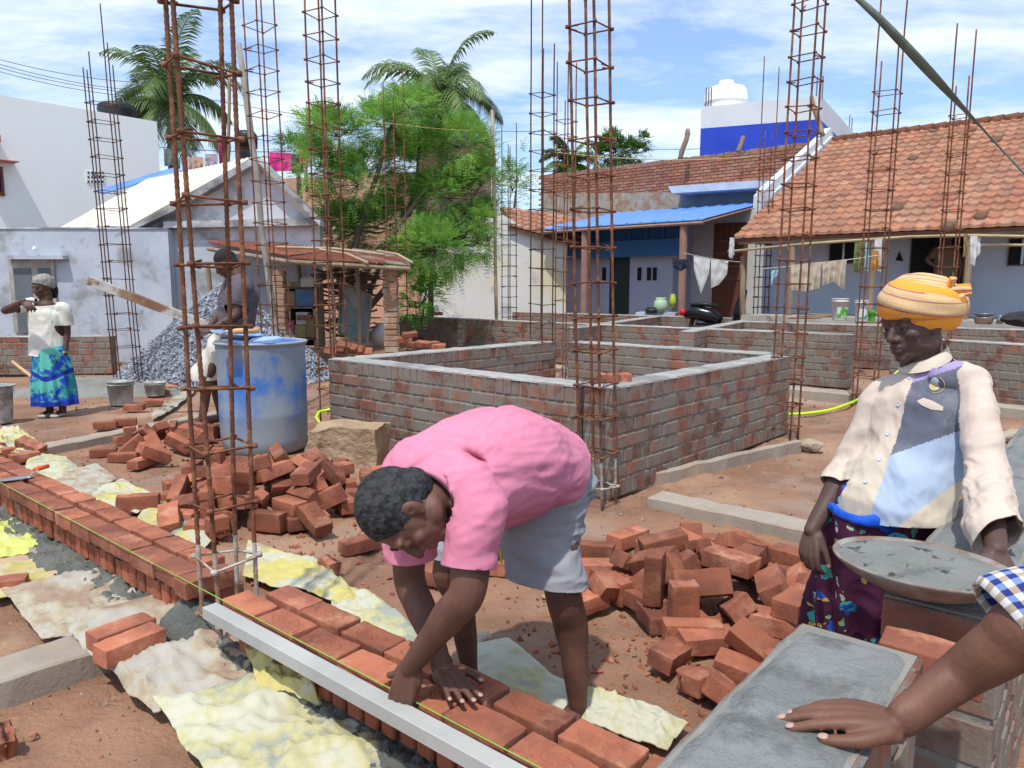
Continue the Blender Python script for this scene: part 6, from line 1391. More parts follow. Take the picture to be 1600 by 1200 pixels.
nails=[]
fd=(P(740,1092,.29)-P(692,1040,.29)); hand(mb,Wf+V(.0,-.0,-.012),fd+V(0,0,-.012),V(0,0,1),V(.8,.5,0),curl=(.06,.05,.06,.08),spread=(.12,.04,-.06,-.17),thumb=(.85,.5),nails=nails,sc=1.02)
hand(mb,Wn,V(-.28,-.05,-1),V(-.45,-.85,.2),V(-.85,.35,.1),curl=((.25,.9,.6),(.3,.95,.6),(.35,1.0,.6),(.4,1.0,.7)),thumb=(.55,-.25),nails=None,sc=1.05,thumbdrop=.5)
Hn=D(855,750,2.28); Kn=D(880,928,2.13); An=P(903,1100,.07); Hf_=D(805,755,2.45); Kf=D(702,885,2.36); Af=P(733,1042,.07)
for (h_,k_,a_,fy) in ((Hn,Kn,An,-.06),(Hf_,Kf,Af,-.05)):
    limb(mb,[(h_,.085),(h_.lerp(k_,.55),.072),(k_,.056),(k_.lerp(a_,.3)+V(.01,.02,0),.054),(k_.lerp(a_,.62)+V(.008,.01,0),.042),(a_,.030)])
    limb(mb,[(a_+V(0,.03,-.03),.030,.028),(a_+V(-.03,-.03,-.038),.036,.022),(a_+V(-.05,-.10,-.045),.040,.016),(a_+V(-.055,-.13,-.05),.034,.012)],side=(1,-.5,0))
link('body',fuse(mb,'body',[m_skA],voxel=.0042,it=3,push=head_push(HF)),t)
eyes(HF,t,m_skA); put_nails(nails,t,m_nail)
# hair
mb=MB(); e=lambda c,r: ell(mb,c,r,HF); e((0,-.020,.034),(.081,.097,.092)); e((0,-.055,-.02),(.066,.055,.055))
fx=HF.to_3x3(); 
link('hair',fuse(mb,'hair',[m_hair],voxel=.004,it=2,cuts=[(HF@V(0,.055,.05),fx@V(0,.9,-.35),.3),(HF@V(0,.02,-.03),fx@V(0,.75,-.66),.3),(HF@V(0,0,-.075),fx@V(0,0,-1),.3)],thick=.004,disp=lambda p:.002*noise.noise(p*110)+.0025*noise.noise(p*230)),t)
for s_ in(-1,1): mb=MB(); limb(mb,[(HF@V(s_*.016,.088,.030),.003),(HF@V(s_*.032,.087,.036),.0035),(HF@V(s_*.048,.076,.030),.002)],n=8,k=3); mb.build('eyebrow',m_hairb,t,smooth=True)
# shirt
m_pink=M('pink_cotton',(.64,.225,.32),(.57,.19,.28),scale=4,rough=.9,bump=.3,bs=320,bd=.002,c3=(.50,.19,.25),s3=7,t3=(.56,.74))
mb=MB(); C2=lambda p,dx,dy,dz:p+V(dx,dy,dz)
limb(mb,[(Pv+V(.03,.02,-.0),.185,.152),(Pv.lerp(Md,.5)+V(0,0,.0),.19,.158),(Md+V(0,0,-.03),.192,.168),(Md.lerp(Ck,.55)+V(0,0,-.015),.185,.155),(Ck+V(0,0,.0),.17,.125),(Nb.lerp(Ck,.35),.13,.095)],side=sd,n=28)
limb(mb,[(Sn+V(-.06,.07,.05),.075),(Sn+V(0,0.01,.015),.068),(Sn.lerp(En,.5),.0605),(Sn.lerp(En,.78),.0605)])
limb(mb,[(Sf+V(.08,-.03,.04),.08),(Sf+V(0,0,.02),.077),(Sf.lerp(Ef,.5),.067),(Sf.lerp(Ef,.80),.066)])
limb(mb,[(Sn+V(-.03,.04,.02),.085),(Sf+V(.03,-.0,.02),.085)])
limb(mb,[(Sn+V(-.02,.05,.0),.078),(Ck.lerp(Md,.5)+V(.06,-.03,-.01),.11)])
tax=(Ck-Md).normalized()
def pd(p):
    # folds: along the back from the shoulder, gathered at the hem
    a=(p-Md); q_=V(a.dot(tax)*.45,a.dot(sd)*1.3,a.z*1.3); w=wr(q_,8,3,.010)
    u=a.dot(sd); 
    return w*.62+wr(p,3.2,9,.003,(1,1,1))+wr(q_,19,2,.002)
ne=(En-Sn).normalized(); nf=(Ef-Sf).normalized(); hemn=(Pv-Md).normalized()
shirt=link('shirt',fuse(mb,'shirt',[m_pink],voxel=.006,it=5,disp=pd,thick=.004,cuts=[(Sn.lerp(En,.70),ne,.11),(Sf.lerp(Ef,.70),nf,.105),(D(868,742,2.3),V(.62,.55,-.50),.42),((Nb+HF@V(0,-.01,-.07))*.5+V(.02,0,.0),(HF@V(0,0,0)-Nb),.085)]),t)
mb=MB(); ax=(HF@V(0,0,-.02)-Nb).normalized(); ca=Nb+ax*.022+V(.012,.0,.012)
s1=ax.cross(V(0,0,1)).normalized(); s2=s1.cross(ax)
rows=[]
for (dz_,r) in ((-.03,.088),(.030,.070),(.022,.081),(-.018,.102)):
    rows.append([ca+ax*dz_+s1*math.cos(q*2*PI/32)*r+s2*math.sin(q*2*PI/32)*r*.95+ax*.008*math.sin(q*2*PI/32) for q in range(32)])
vs=[p for r_ in rows for p in r_]; fs=[(i*32+j,i*32+(j+1)%32,(i+1)*32+(j+1)%32,(i+1)*32+j) for i in range(3) for j in range(32)]
mb.add(vs,fs); mb.build('collar',m_pink,shirt,smooth=True)
# shorts
m_short=M('grey_shorts_cloth',(.29,.295,.315),(.24,.245,.27),scale=6,rough=.9,bump=.3,bs=300,bd=.002,c3=(.22,.20,.19),s3=5,t3=(.58,.74))
mb=MB(); limb(mb,[(Pv.lerp(Md,.35),.15,.115),(Pv+V(.02,.0,-.01),.17,.14),(D(846,775,2.33),.15,.125)],side=sd,n=24)
limb(mb,[(Hn+V(.0,.0,.02),.125,.12),(D(846,835,2.22),.125,.10),(D(850,890,2.16),.118,.09),(D(852,935,2.13),.12,.09)],side=(1,-.15,0),n=24)
limb(mb,[(Hf_,.13,.12),(D(745,835,2.42),.11,.10),(D(712,875,2.37),.10,.09),(D(700,900,2.36),.10,.09)],side=(1,-.1,0),n=20)
link('shorts',fuse(mb,'shorts',[m_short],voxel=.006,it=4,thick=.004,disp=lambda p:wr(p,9,5,.009,(.35,.6,1.9))+wr(p,3,1,.006),cuts=[(D(846,906,2.15),V(-.12,-.1,-1),.24),(D(708,868,2.37),V(-.1,-.1,-1),.2)]),t)
mb=MB(); limb(mb,[(D(826,797,2.05),.006),(D(836,793,2.06),.012),(D(846,785,2.08),.012),(D(853,778,2.1),.008)],n=10,k=4); mb.build('waist_tag',M('yellow_cloth',(.62,.42,.04),rough=.8),t,smooth=True)
mb=MB(); limb(mb,[(D(774,825,2.09),.004),(D(778,850,2.08),.004),(D(784,878,2.07),.004)],n=8,k=4); mb.build('side_stripe',M('yellow_cloth',(.62,.42,.04),rough=.8),t,smooth=True)
mb=MB(); q0=Wf+V(0,0,-.002)
mb.tube([q0+(Matrix.Rotation(a*2*PI/20,3,fd.normalized())@V(0,0,.030)) for a in range(21)],.0016,6); mb.build('wrist_thread',m_wire,t)
# ---------------------------------------------------------------- person in an orange turban
t=thing('person','person in an orange checked turban and patchwork shirt standing behind the mortar pan','person',P(1340,985))
Nk=D(1444,582,2.27); Ch=D(1442,650,2.25); Wa=D(1408,775,2.22); Hp=D(1385,850,2.27)
SR=D(1378,618,2.33); ER=D(1328,725,2.34); WR=D(1268,828,2.25); SL_=D(1520,602,2.15); EL=D(1540,735,1.98); WL=P(1556,858,.735)
sd=(SL_-SR).normalized()
HF=frame(D(1430,508,2.25),V(-.93,-.33,-.16),V(-.18,.02,1),.97)
mb=MB(); head(mb,HF); limb(mb,[(Nk+V(0,0,-.03),.070,.062),(Nk.lerp(HF@V(0,0,0),.5),.055),(HF@V(0,-.02,-.05),.056)])
limb(mb,[(Hp,.12,.09),(Wa,.11,.08),(Ch,.12,.08),(Nk+V(0,0,-.03),.08,.06)],side=sd,n=24)
limb(mb,[(SR,.042),(SR.lerp(ER,.5),.038),(ER,.035),(ER.lerp(WR,.3),.038),(ER.lerp(WR,.7),.029),(WR,.0235)])
limb(mb,[(SL_,.042),(SL_.lerp(EL,.5),.038),(EL,.035),(EL.lerp(WL,.4),.037),(EL.lerp(WL,.8),.028),(WL,.024)])
nails=[]
hand(mb,WR,D(1262,880,2.22)-WR,V(-.8,-.5,.2),V(.3,-.8,.1),curl=((.35,.6,.4),(.45,.7,.5),(.5,.8,.5),(.6,.8,.5)),thumb=(.35,.1),nails=nails,thumbdrop=.35,sc=.98)
hand(mb,WL,V(-.1,-.6,-.6),V(.1,-.5,.8),V(-.9,-.2,0),curl=(.3,.3,.3,.35),sc=.98)
ft=P(1335,985)
for dx in(-.09,.09):
    limb(mb,[(Hp+V(dx,0,-.05),.075),(V(Hp.x+dx*.6-.045,Hp.y+.10,.36),.05),(V(Hp.x+dx*.6-.045,Hp.y+.13,.07),.034),(V(Hp.x+dx*.6-.07,Hp.y+.04,.03),.036,.022)])
link('body',fuse(mb,'body',[m_skB],voxel=.004,it=3,push=head_push(HF)),t); eyes(HF,t,m_skB); put_nails(nails,t,M('dusty_nail',(.22,.18,.16),rough=.5))
# shirt of coloured patches
m_cr=M('cream_cloth',(.60,.53,.42),(.55,.48,.38),scale=4,rough=.85,bump=.12,bs=240,bd=.002); m_pk=M('faded_pink_cloth',(.55,.455,.385),(.58,.48,.40),scale=3,rough=.85,bump=.12,bs=240,bd=.002)
m_ch=M('charcoal_cloth',(.105,.115,.15),(.13,.14,.175),scale=4,rough=.85,bump=.12,bs=240,bd=.002,c3=(.16,.17,.2),s3=8); m_lb=M('light_blue_cloth',(.33,.41,.55),(.37,.45,.58),scale=4,rough=.85,bump=.12,bs=240,bd=.002); m_lv=M('lavender_cloth',(.32,.25,.47),(.36,.29,.50),scale=4,rough=.85,bump=.12,bs=240,bd=.002)
mb=MB(); limb(mb,[(D(1388,800,2.20),.178,.13),(D(1402,765,2.21),.165,.12),(D(1430,710,2.23),.155,.112),(Ch+V(0,0,.02),.158,.105),(D(1452,594,2.26),.13,.075),(Nk+V(0.01,0,.025),.072,.060)],side=sd,n=28)
limb(mb,[(SR+V(.06,-.03,.02),.048),(SR+V(.0,0,-.005),.050),(SR.lerp(ER,.5),.048),(ER,.048),(ER.lerp(WR,.42),.050)])
limb(mb,[(SL_+V(-.06,.04,.020),.045),(SL_,.047),(SL_.lerp(EL,.5),.048),(EL,.048),(EL.lerp(WL,.5)+V(0,0,0),.052),(EL.lerp(WL,.92)+V(.01,0,0),.066)])
# chest coordinates for the patches: u across (0 placket), v height
org=D(1392,680,2.14); uu=sd.copy(); 
def patch(c):
    d=c-org; u=d.dot(uu); v=d.z; nf_=uu.cross(V(0,0,1)); nf_=nf_ if nf_.y<0 else -nf_; front=d.dot(nf_)
    # sleeves and back
    def axd(a,b):
        t_=max(0,min(1,(c-a).dot(b-a)/(b-a).length_squared)); return (c-a.lerp(b,t_)).length
    if min(axd(SL_,EL),axd(EL,WL))<.072 and u>.165: return 1
    if front<-.16: return 1
    pl=.3*v
    if u<pl: return 0 if v<-.06+.4*u else 1
    if v>.247-.63*(u-.17) and u>.13: return 0
    if v>.14+.45*(u-.03): return 4
    if v>-.055+.5*u: return 2
    if v>-.25+.95*u: return 3
    return 0
def sdsp(p): return wr(p,6,12,.006,(1,1,1.0))+wr(p,11,4,.004,(1,1,.6))+ (wr(p,16,8,.004,(.5,.5,1.6)) if (p-EL.lerp(WL,.4)).length<.16 else 0)
cuts=[(ER.lerp(WR,.34),(WR-ER),.10),(EL.lerp(WL,.86)+V(.01,0,0),(WL-EL)+V(.25,0,0),.13),(D(1400,806,2.20),V(-.05,0,-1)+uu*.12,.28),(Nk+V(-.01,-.01,.035),V(-.15,-.1,1),.10)]
sh=link('shirt',fuse(mb,'shirt',[m_cr,m_pk,m_ch,m_lb,m_lv],voxel=.0048,it=4,disp=sdsp,thick=.003,cuts=cuts,colour=patch),t)
# collar, buttons, emblem, pocket
nrm=uu.cross(V(0,0,1)).normalized()
if nrm.y>0: nrm=-nrm
def flap(pts,th,mat,name,par,bulge=0):
    mb=MB(); mb.prism(pts,nrm*th); return mb.build(name,mat,par)
cpts=lambda L_: [D(x,y,Y) for x,y,Y in L_]
mb=MB(); ca=Nk+V(-.006,-.010,.045); rows=[]
for (dz_,r) in ((-.03,.066),(.020,.060),(.015,.067),(-.016,.080)):
    rows.append([ca+V(0,0,dz_+.028*(math.sin(q*2*PI/36-.6)))+V(math.cos(q*2*PI/36)*r,math.sin(q*2*PI/36)*r*.9,0) for q in range(-16,13)])
k_=len(rows[0]); vs=[p for r_ in rows for p in r_]; fs=[(i*k_+j,i*k_+j+1,(i+1)*k_+j+1,(i+1)*k_+j) for i in range(3) for j in range(k_-1)]
RZ_=Matrix.Rotation(R(-115),3,'Z'); vs=[ca+RZ_@(p-ca) for p in vs]
mb.add(vs,fs); mb.build('collar',m_cr,sh,smooth=True)
def on_shirt(x,y,off=.003):
    o=Vector((0,0,H)); d=ray(x,y).normalized(); hit,loc,nn,_=sh.ray_cast(sh.matrix_world.inverted()@o,d); return (loc,nn) if hit else (D(x,y,2.3),nrm)
bpy.context.view_layer.update()
m_btn=M('pearl_button',(.5,.52,.55),rough=.3)
for x,y in ((1422,590),(1404,632),(1387,678),(1374,718),(1353,753)):
    l_,nn=on_shirt(x,y); mb=MB(); rot=nn.to_track_quat('Z','Y').to_matrix().to_4x4(); mb.lathe([(.0,.002),(.0045,.002),(.006,.0035),(.0065,.001),(.006,-.001)],14,M4=Matrix.Translation(l_)@rot); mb.build('button',m_btn,sh,smooth=True)
def decal(pts,mat,name,off=.0025,r=None):
    mb=MB()
    if r: 
        q=[on_shirt(x,y)[0]+on_shirt(x,y)[1]*off for x,y in pts]; mb.tube(q,r,5); return mb.build(name,mat,sh)
    n_=len(pts); cxx=sum(p[0] for p in pts)/n_; cyy=sum(p[1] for p in pts)/n_
    vs=[];fs=[]
    K=5
    for k in range(K+1):
        for x,y in pts:
            l_,nn=on_shirt(cxx+(x-cxx)*k/K,cyy+(y-cyy)*k/K); vs.append(l_+nn*off)
    for k in range(K):
        for j in range(n_): fs.append((k*n_+j,k*n_+(j+1)%n_,(k+1)*n_+(j+1)%n_,(k+1)*n_+j))
    mb.add(vs,fs); return mb.build(name,mat,sh,smooth=True)
decal([(1433,627),(1443,622),(1458,627),(1474,636),(1473,642),(1455,640),(1441,634)],m_pk,'pocket_tear')
m_gold=M('gold_thread',(.42,.33,.12),(.5,.45,.3),scale=60,rough=.6)
decal([(1460+8*math.cos(a*PI/8),604+7*math.sin(a*PI/8)) for a in range(16)],m_gold,'emblem')
em=decal([(1454,597),(1457,592),(1461,589),(1465,591),(1467,595),(1465,600),(1459,601)],M('silver_thread',(.42,.46,.52),rough=.6),'emblem',off=.003)
decal([(1467+0*a,606) if False else (1462+14*math.cos(-1.2+a*.25),602+13*math.sin(-1.2+a*.25)) for a in range(14)],m_gold,'emblem_wreath',r=.0011)
decal([(1462-14*math.cos(-1.0+a*.2),602+13*math.sin(-1.0+a*.2)) for a in range(12)],M('dull_thread',(.2,.22,.2),rough=.7),'emblem_wreath',r=.0008)
# skirt
m_skirt=M('maroon_floral_cloth',(.085,.018,.055),(.07,.015,.045),scale=3,rough=.8,bump=.1,bs=200)
def floral():
    nt=m_skirt.node_tree; N=nt.nodes; L=nt.links; b=N['Principled BSDF']; tc=N.new('ShaderNodeTexCoord')
    base=b.inputs['Base Color'].links[0].from_socket
    nd=N.new('ShaderNodeTexNoise'); nd.inputs['Scale'].default_value=26; L.new(tc.outputs['Object'],nd.inputs[0])
    vm=N.new('ShaderNodeVectorMath'); vm.operation='MULTIPLY_ADD'; vm.inputs[1].default_value=(.06,.06,.06); L.new(nd.outputs['Color'],vm.inputs[0]); L.new(tc.outputs['Object'],vm.inputs[2])
    col=base
    for sc,thr,cols in ((15,.36,((.03,.10,.55),(.05,.42,.36),(.25,.55,.45))),(27,.30,((.55,.42,.08),(.10,.45,.35),(.6,.55,.5)))):
        v=N.new('ShaderNodeTexVoronoi'); v.inputs['Scale'].default_value=sc; L.new(vm.outputs[0],v.inputs['Vector'])
        lt=N.new('ShaderNodeMath'); lt.operation='LESS_THAN'; lt.inputs[1].default_value=thr; L.new(v.outputs['Distance'],lt.inputs[0])
        sp=N.new('ShaderNodeSeparateColor'); L.new(v.outputs['Color'],sp.inputs[0]); cr_=N.new('ShaderNodeValToRGB'); cr_.color_ramp.interpolation='CONSTANT'
        cr_.color_ramp.elements[0].color=(*cols[0],1); cr_.color_ramp.elements[1].color=(*cols[1],1); cr_.color_ramp.elements[1].position=.4; e_=cr_.color_ramp.elements.new(.75); e_.color=(*cols[2],1)
        n3=N.new('ShaderNodeTexNoise'); n3.inputs['Scale'].default_value=60; L.new(tc.outputs['Object'],n3.inputs[0]); ad=N.new('ShaderNodeMath'); ad.operation='ADD'; L.new(sp.outputs[0],ad.inputs[0]); 
        m_=N.new('ShaderNodeMath'); m_.operation='MULTIPLY_ADD'; m_.inputs[1].default_value=.9; m_.inputs[2].default_value=-.45; L.new(n3.outputs[0],m_.inputs[0]); L.new(m_.outputs[0],ad.inputs[1]); L.new(ad.outputs[0],cr_.inputs[0])
        g2=N.new('ShaderNodeMath'); g2.operation='GREATER_THAN'; g2.inputs[1].default_value=.45; L.new(sp.outputs[1],g2.inputs[0]); mm=N.new('ShaderNodeMath'); mm.operation='MULTIPLY'; L.new(lt.outputs[0],mm.inputs[0]); L.new(g2.outputs[0],mm.inputs[1])
        mx=N.new('ShaderNodeMix'); mx.data_type='RGBA'; L.new(mm.outputs[0],mx.inputs[0]); L.new(col,mx.inputs[6]); L.new(cr_.outputs[0],mx.inputs[7]); col=mx.outputs[2]
    L.new(col,b.inputs['Base Color'])
floral()
mb=MB(); kb=V(Hp.x-.045,Hp.y+.10,.05); limb(mb,[(Wa+V(-.03,0,.0),.155,.115),(D(1366,830,2.24),.155,.12),(D(1352,910,2.30),.150,.13),(V(kb.x,kb.y,.22),.16,.14),(V(kb.x,kb.y,.0),.17,.15)],side=sd,n=28)
def sk(p):
    a=math.atan2(p.y-kb.y,p.x-kb.x); dn=max(0,min(1,(.72-p.z)/.5)); return .016*dn*math.sin(a*11+2*noise.noise(p*3))+wr(p,6,3,.004)
link('skirt',fuse(mb,'skirt',[m_skirt],voxel=.006,it=3,disp=sk,thick=.003,cuts=[(V(kb.x,kb.y,.04),V(0,0,-1),.5)]),t)
m_sash=M('royal_blue_cloth',(.01,.10,.62),(.01,.07,.5),scale=6,rough=.75)
mb=MB(); limb(mb,[(D(1298,790,2.24),.012,.006),(D(1314,802,2.15),.013,.006),(D(1345,812,2.11),.014,.007),(D(1372,816,2.10),.018,.007),(D(1398,826,2.11),.018,.006),(D(1425,820,2.13),.010,.006)],side=(0,0,1),n=14); 
link('waist_cloth',fuse(mb,'waist_cloth',[m_sash],voxel=.004,it=2,disp=lambda p:wr(p,18,2,.004)),t)
# turban: wound bands of checked cloth
m_turb=bpy.data.materials.new('turban_cloth'); m_turb.use_nodes=True
def turbmat():
    nt=m_turb.node_tree; N=nt.nodes; L=nt.links; b=N['Principled BSDF']; b.inputs['Roughness'].default_value=.85
    uv=N.new('ShaderNodeUVMap'); sp=N.new('ShaderNodeSeparateXYZ'); L.new(uv.outputs[0],sp.inputs[0])
    cr_=N.new('ShaderNodeValToRGB'); cr_.color_ramp.interpolation='CONSTANT'; E_=cr_.color_ramp.elements
    E_[0].color=(.80,.33,.02,1); E_[1].position=.34; E_[1].color=(.35,.08,.14,1)
    for pos,c in ((.37,(.62,.41,.20)),(.47,(.40,.12,.14)),(.485,(.64,.43,.22)),(.66,(.37,.09,.14)),(.69,(.78,.31,.03)),(.84,(.60,.25,.07)),(.855,(.80,.33,.03))):
        e_=E_.new(pos); e_.color=(*c,1)
    L.new(sp.outputs[1],cr_.inputs[0])
    fm=N.new('ShaderNodeMath'); fm.operation='FRACT'; mu=N.new('ShaderNodeMath'); mu.operation='MULTIPLY'; mu.inputs[1].default_value=1; L.new(sp.outputs[0],mu.inputs[0]); L.new(mu.outputs[0],fm.inputs[0])
    lt=N.new('ShaderNodeMath'); lt.operation='LESS_THAN'; lt.inputs[1].default_value=.035; L.new(fm.outputs[0],lt.inputs[0]); m2=N.new('ShaderNodeMath'); m2.operation='MULTIPLY'; m2.inputs[1].default_value=.22; L.new(lt.outputs[0],m2.inputs[0])
    mx=N.new('ShaderNodeMix'); mx.data_type='RGBA'; L.new(m2.outputs[0],mx.inputs[0]); L.new(cr_.outputs[0],mx.inputs[6]); mx.inputs[7].default_value=(.30,.10,.08,1)
    L.new(mx.outputs[2],b.inputs['Base Color'])
    tc=N.new('ShaderNodeTexCoord'); nn=N.new('ShaderNodeTexNoise'); nn.inputs['Scale'].default_value=120; L.new(tc.outputs['Object'],nn.inputs[0]); bu=N.new('ShaderNodeBump'); bu.inputs['Strength'].default_value=.25; bu.inputs['Distance'].default_value=.003; L.new(nn.outputs[0],bu.inputs['Height']); L.new(bu.outputs[0],b.inputs['Normal'])
turbmat()
TF=HF@Matrix.Translation((0,-.034,.052))@Matrix.Rotation(R(17),4,'X')@Matrix.Scale(.95,4)
def bandmesh(path,w,th,name,par,useed=0,wid=None,vr=(0,1)):
    "flattened roll of cloth along a path on the head; path of (point, outward)"
    n=len(path); me_v=[];fs=[];uvs=[]; K=14
    Ls=[0]
    for i in range(1,n): Ls.append(Ls[-1]+(path[i][0]-path[i-1][0]).length)
    for i,(p,o_) in enumerate(path):
        t_=(path[min(i+1,n-1)][0]-path[max(i-1,0)][0]).normalized(); o_=(o_-t_*o_.dot(t_)).normalized(); s1=t_.cross(o_)
        ww=w*(wid[i] if wid else 1)
        for j in range(K):
            a=2*PI*j/K; fold=.0028*math.sin(j*1.9+useed+i*.12)+.004*noise.noise(V(i*.11,j*.8,useed))
            me_v.append(p+s1*math.cos(a)*ww+o_*(math.sin(a)*th*(ww/w)**.5+fold))
    for i in range(n-1):
        for j in range(K): fs.append((i*K+j,i*K+(j+1)%K,(i+1)*K+(j+1)%K,(i+1)*K+j)); 
    fs.append(tuple(range(K-1,-1,-1))); fs.append(tuple((n-1)*K+j for j in range(K)))
    me=bpy.data.meshes.new(name); me.from_pydata(me_v,[],fs); uvl=me.uv_layers.new(name='UVMap')
    for pl_ in me.polygons:
        for li in pl_.loop_indices:
            vi=me.loops[li].vertex_index; i,j=divmod(vi,K); a=2*PI*j/K; v_=.5+.5*math.cos(a); uvl.data[li].uv=(Ls[i]/.042+useed,vr[0]+(vr[1]-vr[0])*v_)
    me.materials.append(m_turb); me.polygons.foreach_set('use_smooth',[True]*len(me.polygons)); me.update()
    bm=bmesh.new(); bm.from_mesh(me); bmesh.ops.recalc_face_normals(bm,faces=bm.faces); bm.to_mesh(me); bm.free(); return link(name,me,par)
R3=TF.to_3x3(); 
def ring(el0,el1,a0,a1,ry=1,n=56,grow=.0,tilt=0,tdir=0):
    out=[]
    for i in range(n+1):
        f_=i/n; a=a0+(a1-a0)*f_; e_=el0+(el1-el0)*f_
        d=V(math.cos(e_)*math.cos(a),math.cos(e_)*math.sin(a),math.sin(e_))
        d=Matrix.Rotation(tilt,3,Vector((math.cos(tdir),math.sin(tdir),0)))@d
        p=V(d.x*(.100+grow),d.y*(.122+grow),d.z*(.088+grow)); out.append((TF@p,(R3@V(d.x/.1,d.y/.122,d.z/.088)).normalized()))
    return out
tb=MB(); ell(tb,(0,-.002,.006),(.104,.127,.090),TF,n=32); tbase=tb.build('turban',M('turban_beige',(.60,.40,.21),(.64,.44,.25),scale=8,rough=.85,bump=.3,bs=90),t,smooth=True)
bandmesh(ring(-.40,-.34,-.3,2*PI-.1,tilt=-.30,tdir=0.0,grow=.002),.050,.012,'turban_wrap',tbase,0,vr=(.70,1))
bandmesh(ring(.02,.16,.4,2*PI+.6,tilt=-.20,tdir=.25,grow=.006),.042,.013,'turban_wrap',tbase,2,vr=(.45,.95))
bandmesh(ring(.38,.46,-.6,PI+1.5,tilt=.22,tdir=.3,grow=.008),.046,.013,'turban_wrap',tbase,5,vr=(.62,1))
bandmesh(ring(.30,.34,.3,PI+1.3,tilt=-.40,tdir=1.1,grow=.012),.034,.013,'turban_wrap',tbase,8,vr=(.34,.68))
bandmesh(ring(.72,.82,.2,2*PI-.2,tilt=.18,tdir=.2,grow=.008),.044,.014,'turban_wrap',tbase,11,vr=(.1,.66))
bandmesh(ring(1.2,1.25,.0,2*PI,tilt=.25,tdir=.6,grow=.006),.045,.014,'turban_wrap',tbase,14,vr=(.35,.66))
kn=D(1478,452,2.42); 
for (a,b,c_,w) in (((1462,462),(1480,450),(1516,451),.013),((1478,458),(1486,444),(1489,434),.011),((1455,478),(1480,466),(1505,462),.014),((1470,470),(1492,462),(1517,456),.010)):
    ps=[(D(*q,2.19-.01*i),V(.2,-1,.3)) for i,q in enumerate((a,b,c_))]; pp=[]
    for i in range(13):
        f_=i/12; q=(ps[0][0]*(1-f_)**2+ps[1][0]*2*f_*(1-f_)+ps[2][0]*f_*f_); pp.append((q,V(.1,-1,.4)))
    bandmesh(pp,w,w*.75,'turban_knot',tbase,a[0]*.1,vr=(.2,.8))
# ---------------------------------------------------------------- person whose arm reaches in at right
t=thing('person','person in a blue checked shirt, mostly outside the picture, hand resting on the wall','person',(1.25,.75,0))
zs=.692
w0=P(1410,1124,.712); w1=D(1490,1062,1.06); w2=D(1565,1012,1.03); w3=D(1640,965,1.00); sh_=V(1.17,.80,1.12)
mb=MB(); nails=[]
limb(mb,[(sh_,.064),(sh_.lerp(w3,.5),.056),(w3,.047),(w2,.041,.039),(w1,.034,.030),(w0.lerp(w1,.25),.029,.025),(w0,.028,.021)],side=(0,.2,1),n=20)
tip=P(1216,1100,.70)
hand(mb,w0+V(-.004,0,-.004),tip-w0+V(0,0,.004),V(0,0,1),V(0,-1,0),curl=((.16,.10,.05),(.14,.14,.06),(.12,.22,.2),(.12,.3,.25)),spread=(.10,.02,.0,.02),thumb=(.55,.38),nails=nails,sc=1.0,thumbdrop=.12)
# torso, neck, head and legs beyond the picture edge
tc_=V(1.33,.70,0); 
limb(mb,[(tc_+V(0,0,.85),.15,.11),(tc_+V(0,0,1.05),.14,.10),(tc_+V(0,0,1.18),.17,.11),(tc_+V(0,0,1.30),.08,.07)],side=(.45,-.9,0),n=20)
HF=frame(tc_+V(-.02,.03,1.50),V(-.5,.85,-.2),V(0,0,1),1.0); head(mb,HF); limb(mb,[(tc_+V(0,0,1.26),.06),(HF@V(0,-.01,-.06),.055)])
o2=V(1.50,.58,1.18); limb(mb,[(o2,.062),(V(1.58,.62,.92),.045),(V(1.50,.85,.80),.03)])
for dx,dy in ((-.05,.08),(.06,-.08)):
    limb(mb,[(tc_+V(dx,dy,.85),.09),(tc_+V(dx,dy,.45),.06),(tc_+V(dx,dy,.06),.035),(tc_+V(dx-.07,dy+.10,.03),.038,.022)])
link('body',fuse(mb,'body',[m_skC],voxel=.0033,it=3,push=head_push(HF)),t); eyes(HF,t,m_skC); put_nails(nails,t,m_nail)
mb=MB(); ell(mb,(0,-.020,.034),(.081,.097,.092),HF); ell(mb,(0,-.055,-.02),(.066,.055,.055),HF); link('hair',fuse(mb,'hair',[m_hairb],voxel=.006,it=2,cuts=[(HF@V(0,.055,.05),HF.to_3x3()@V(0,.9,-.35),.3)]),t)
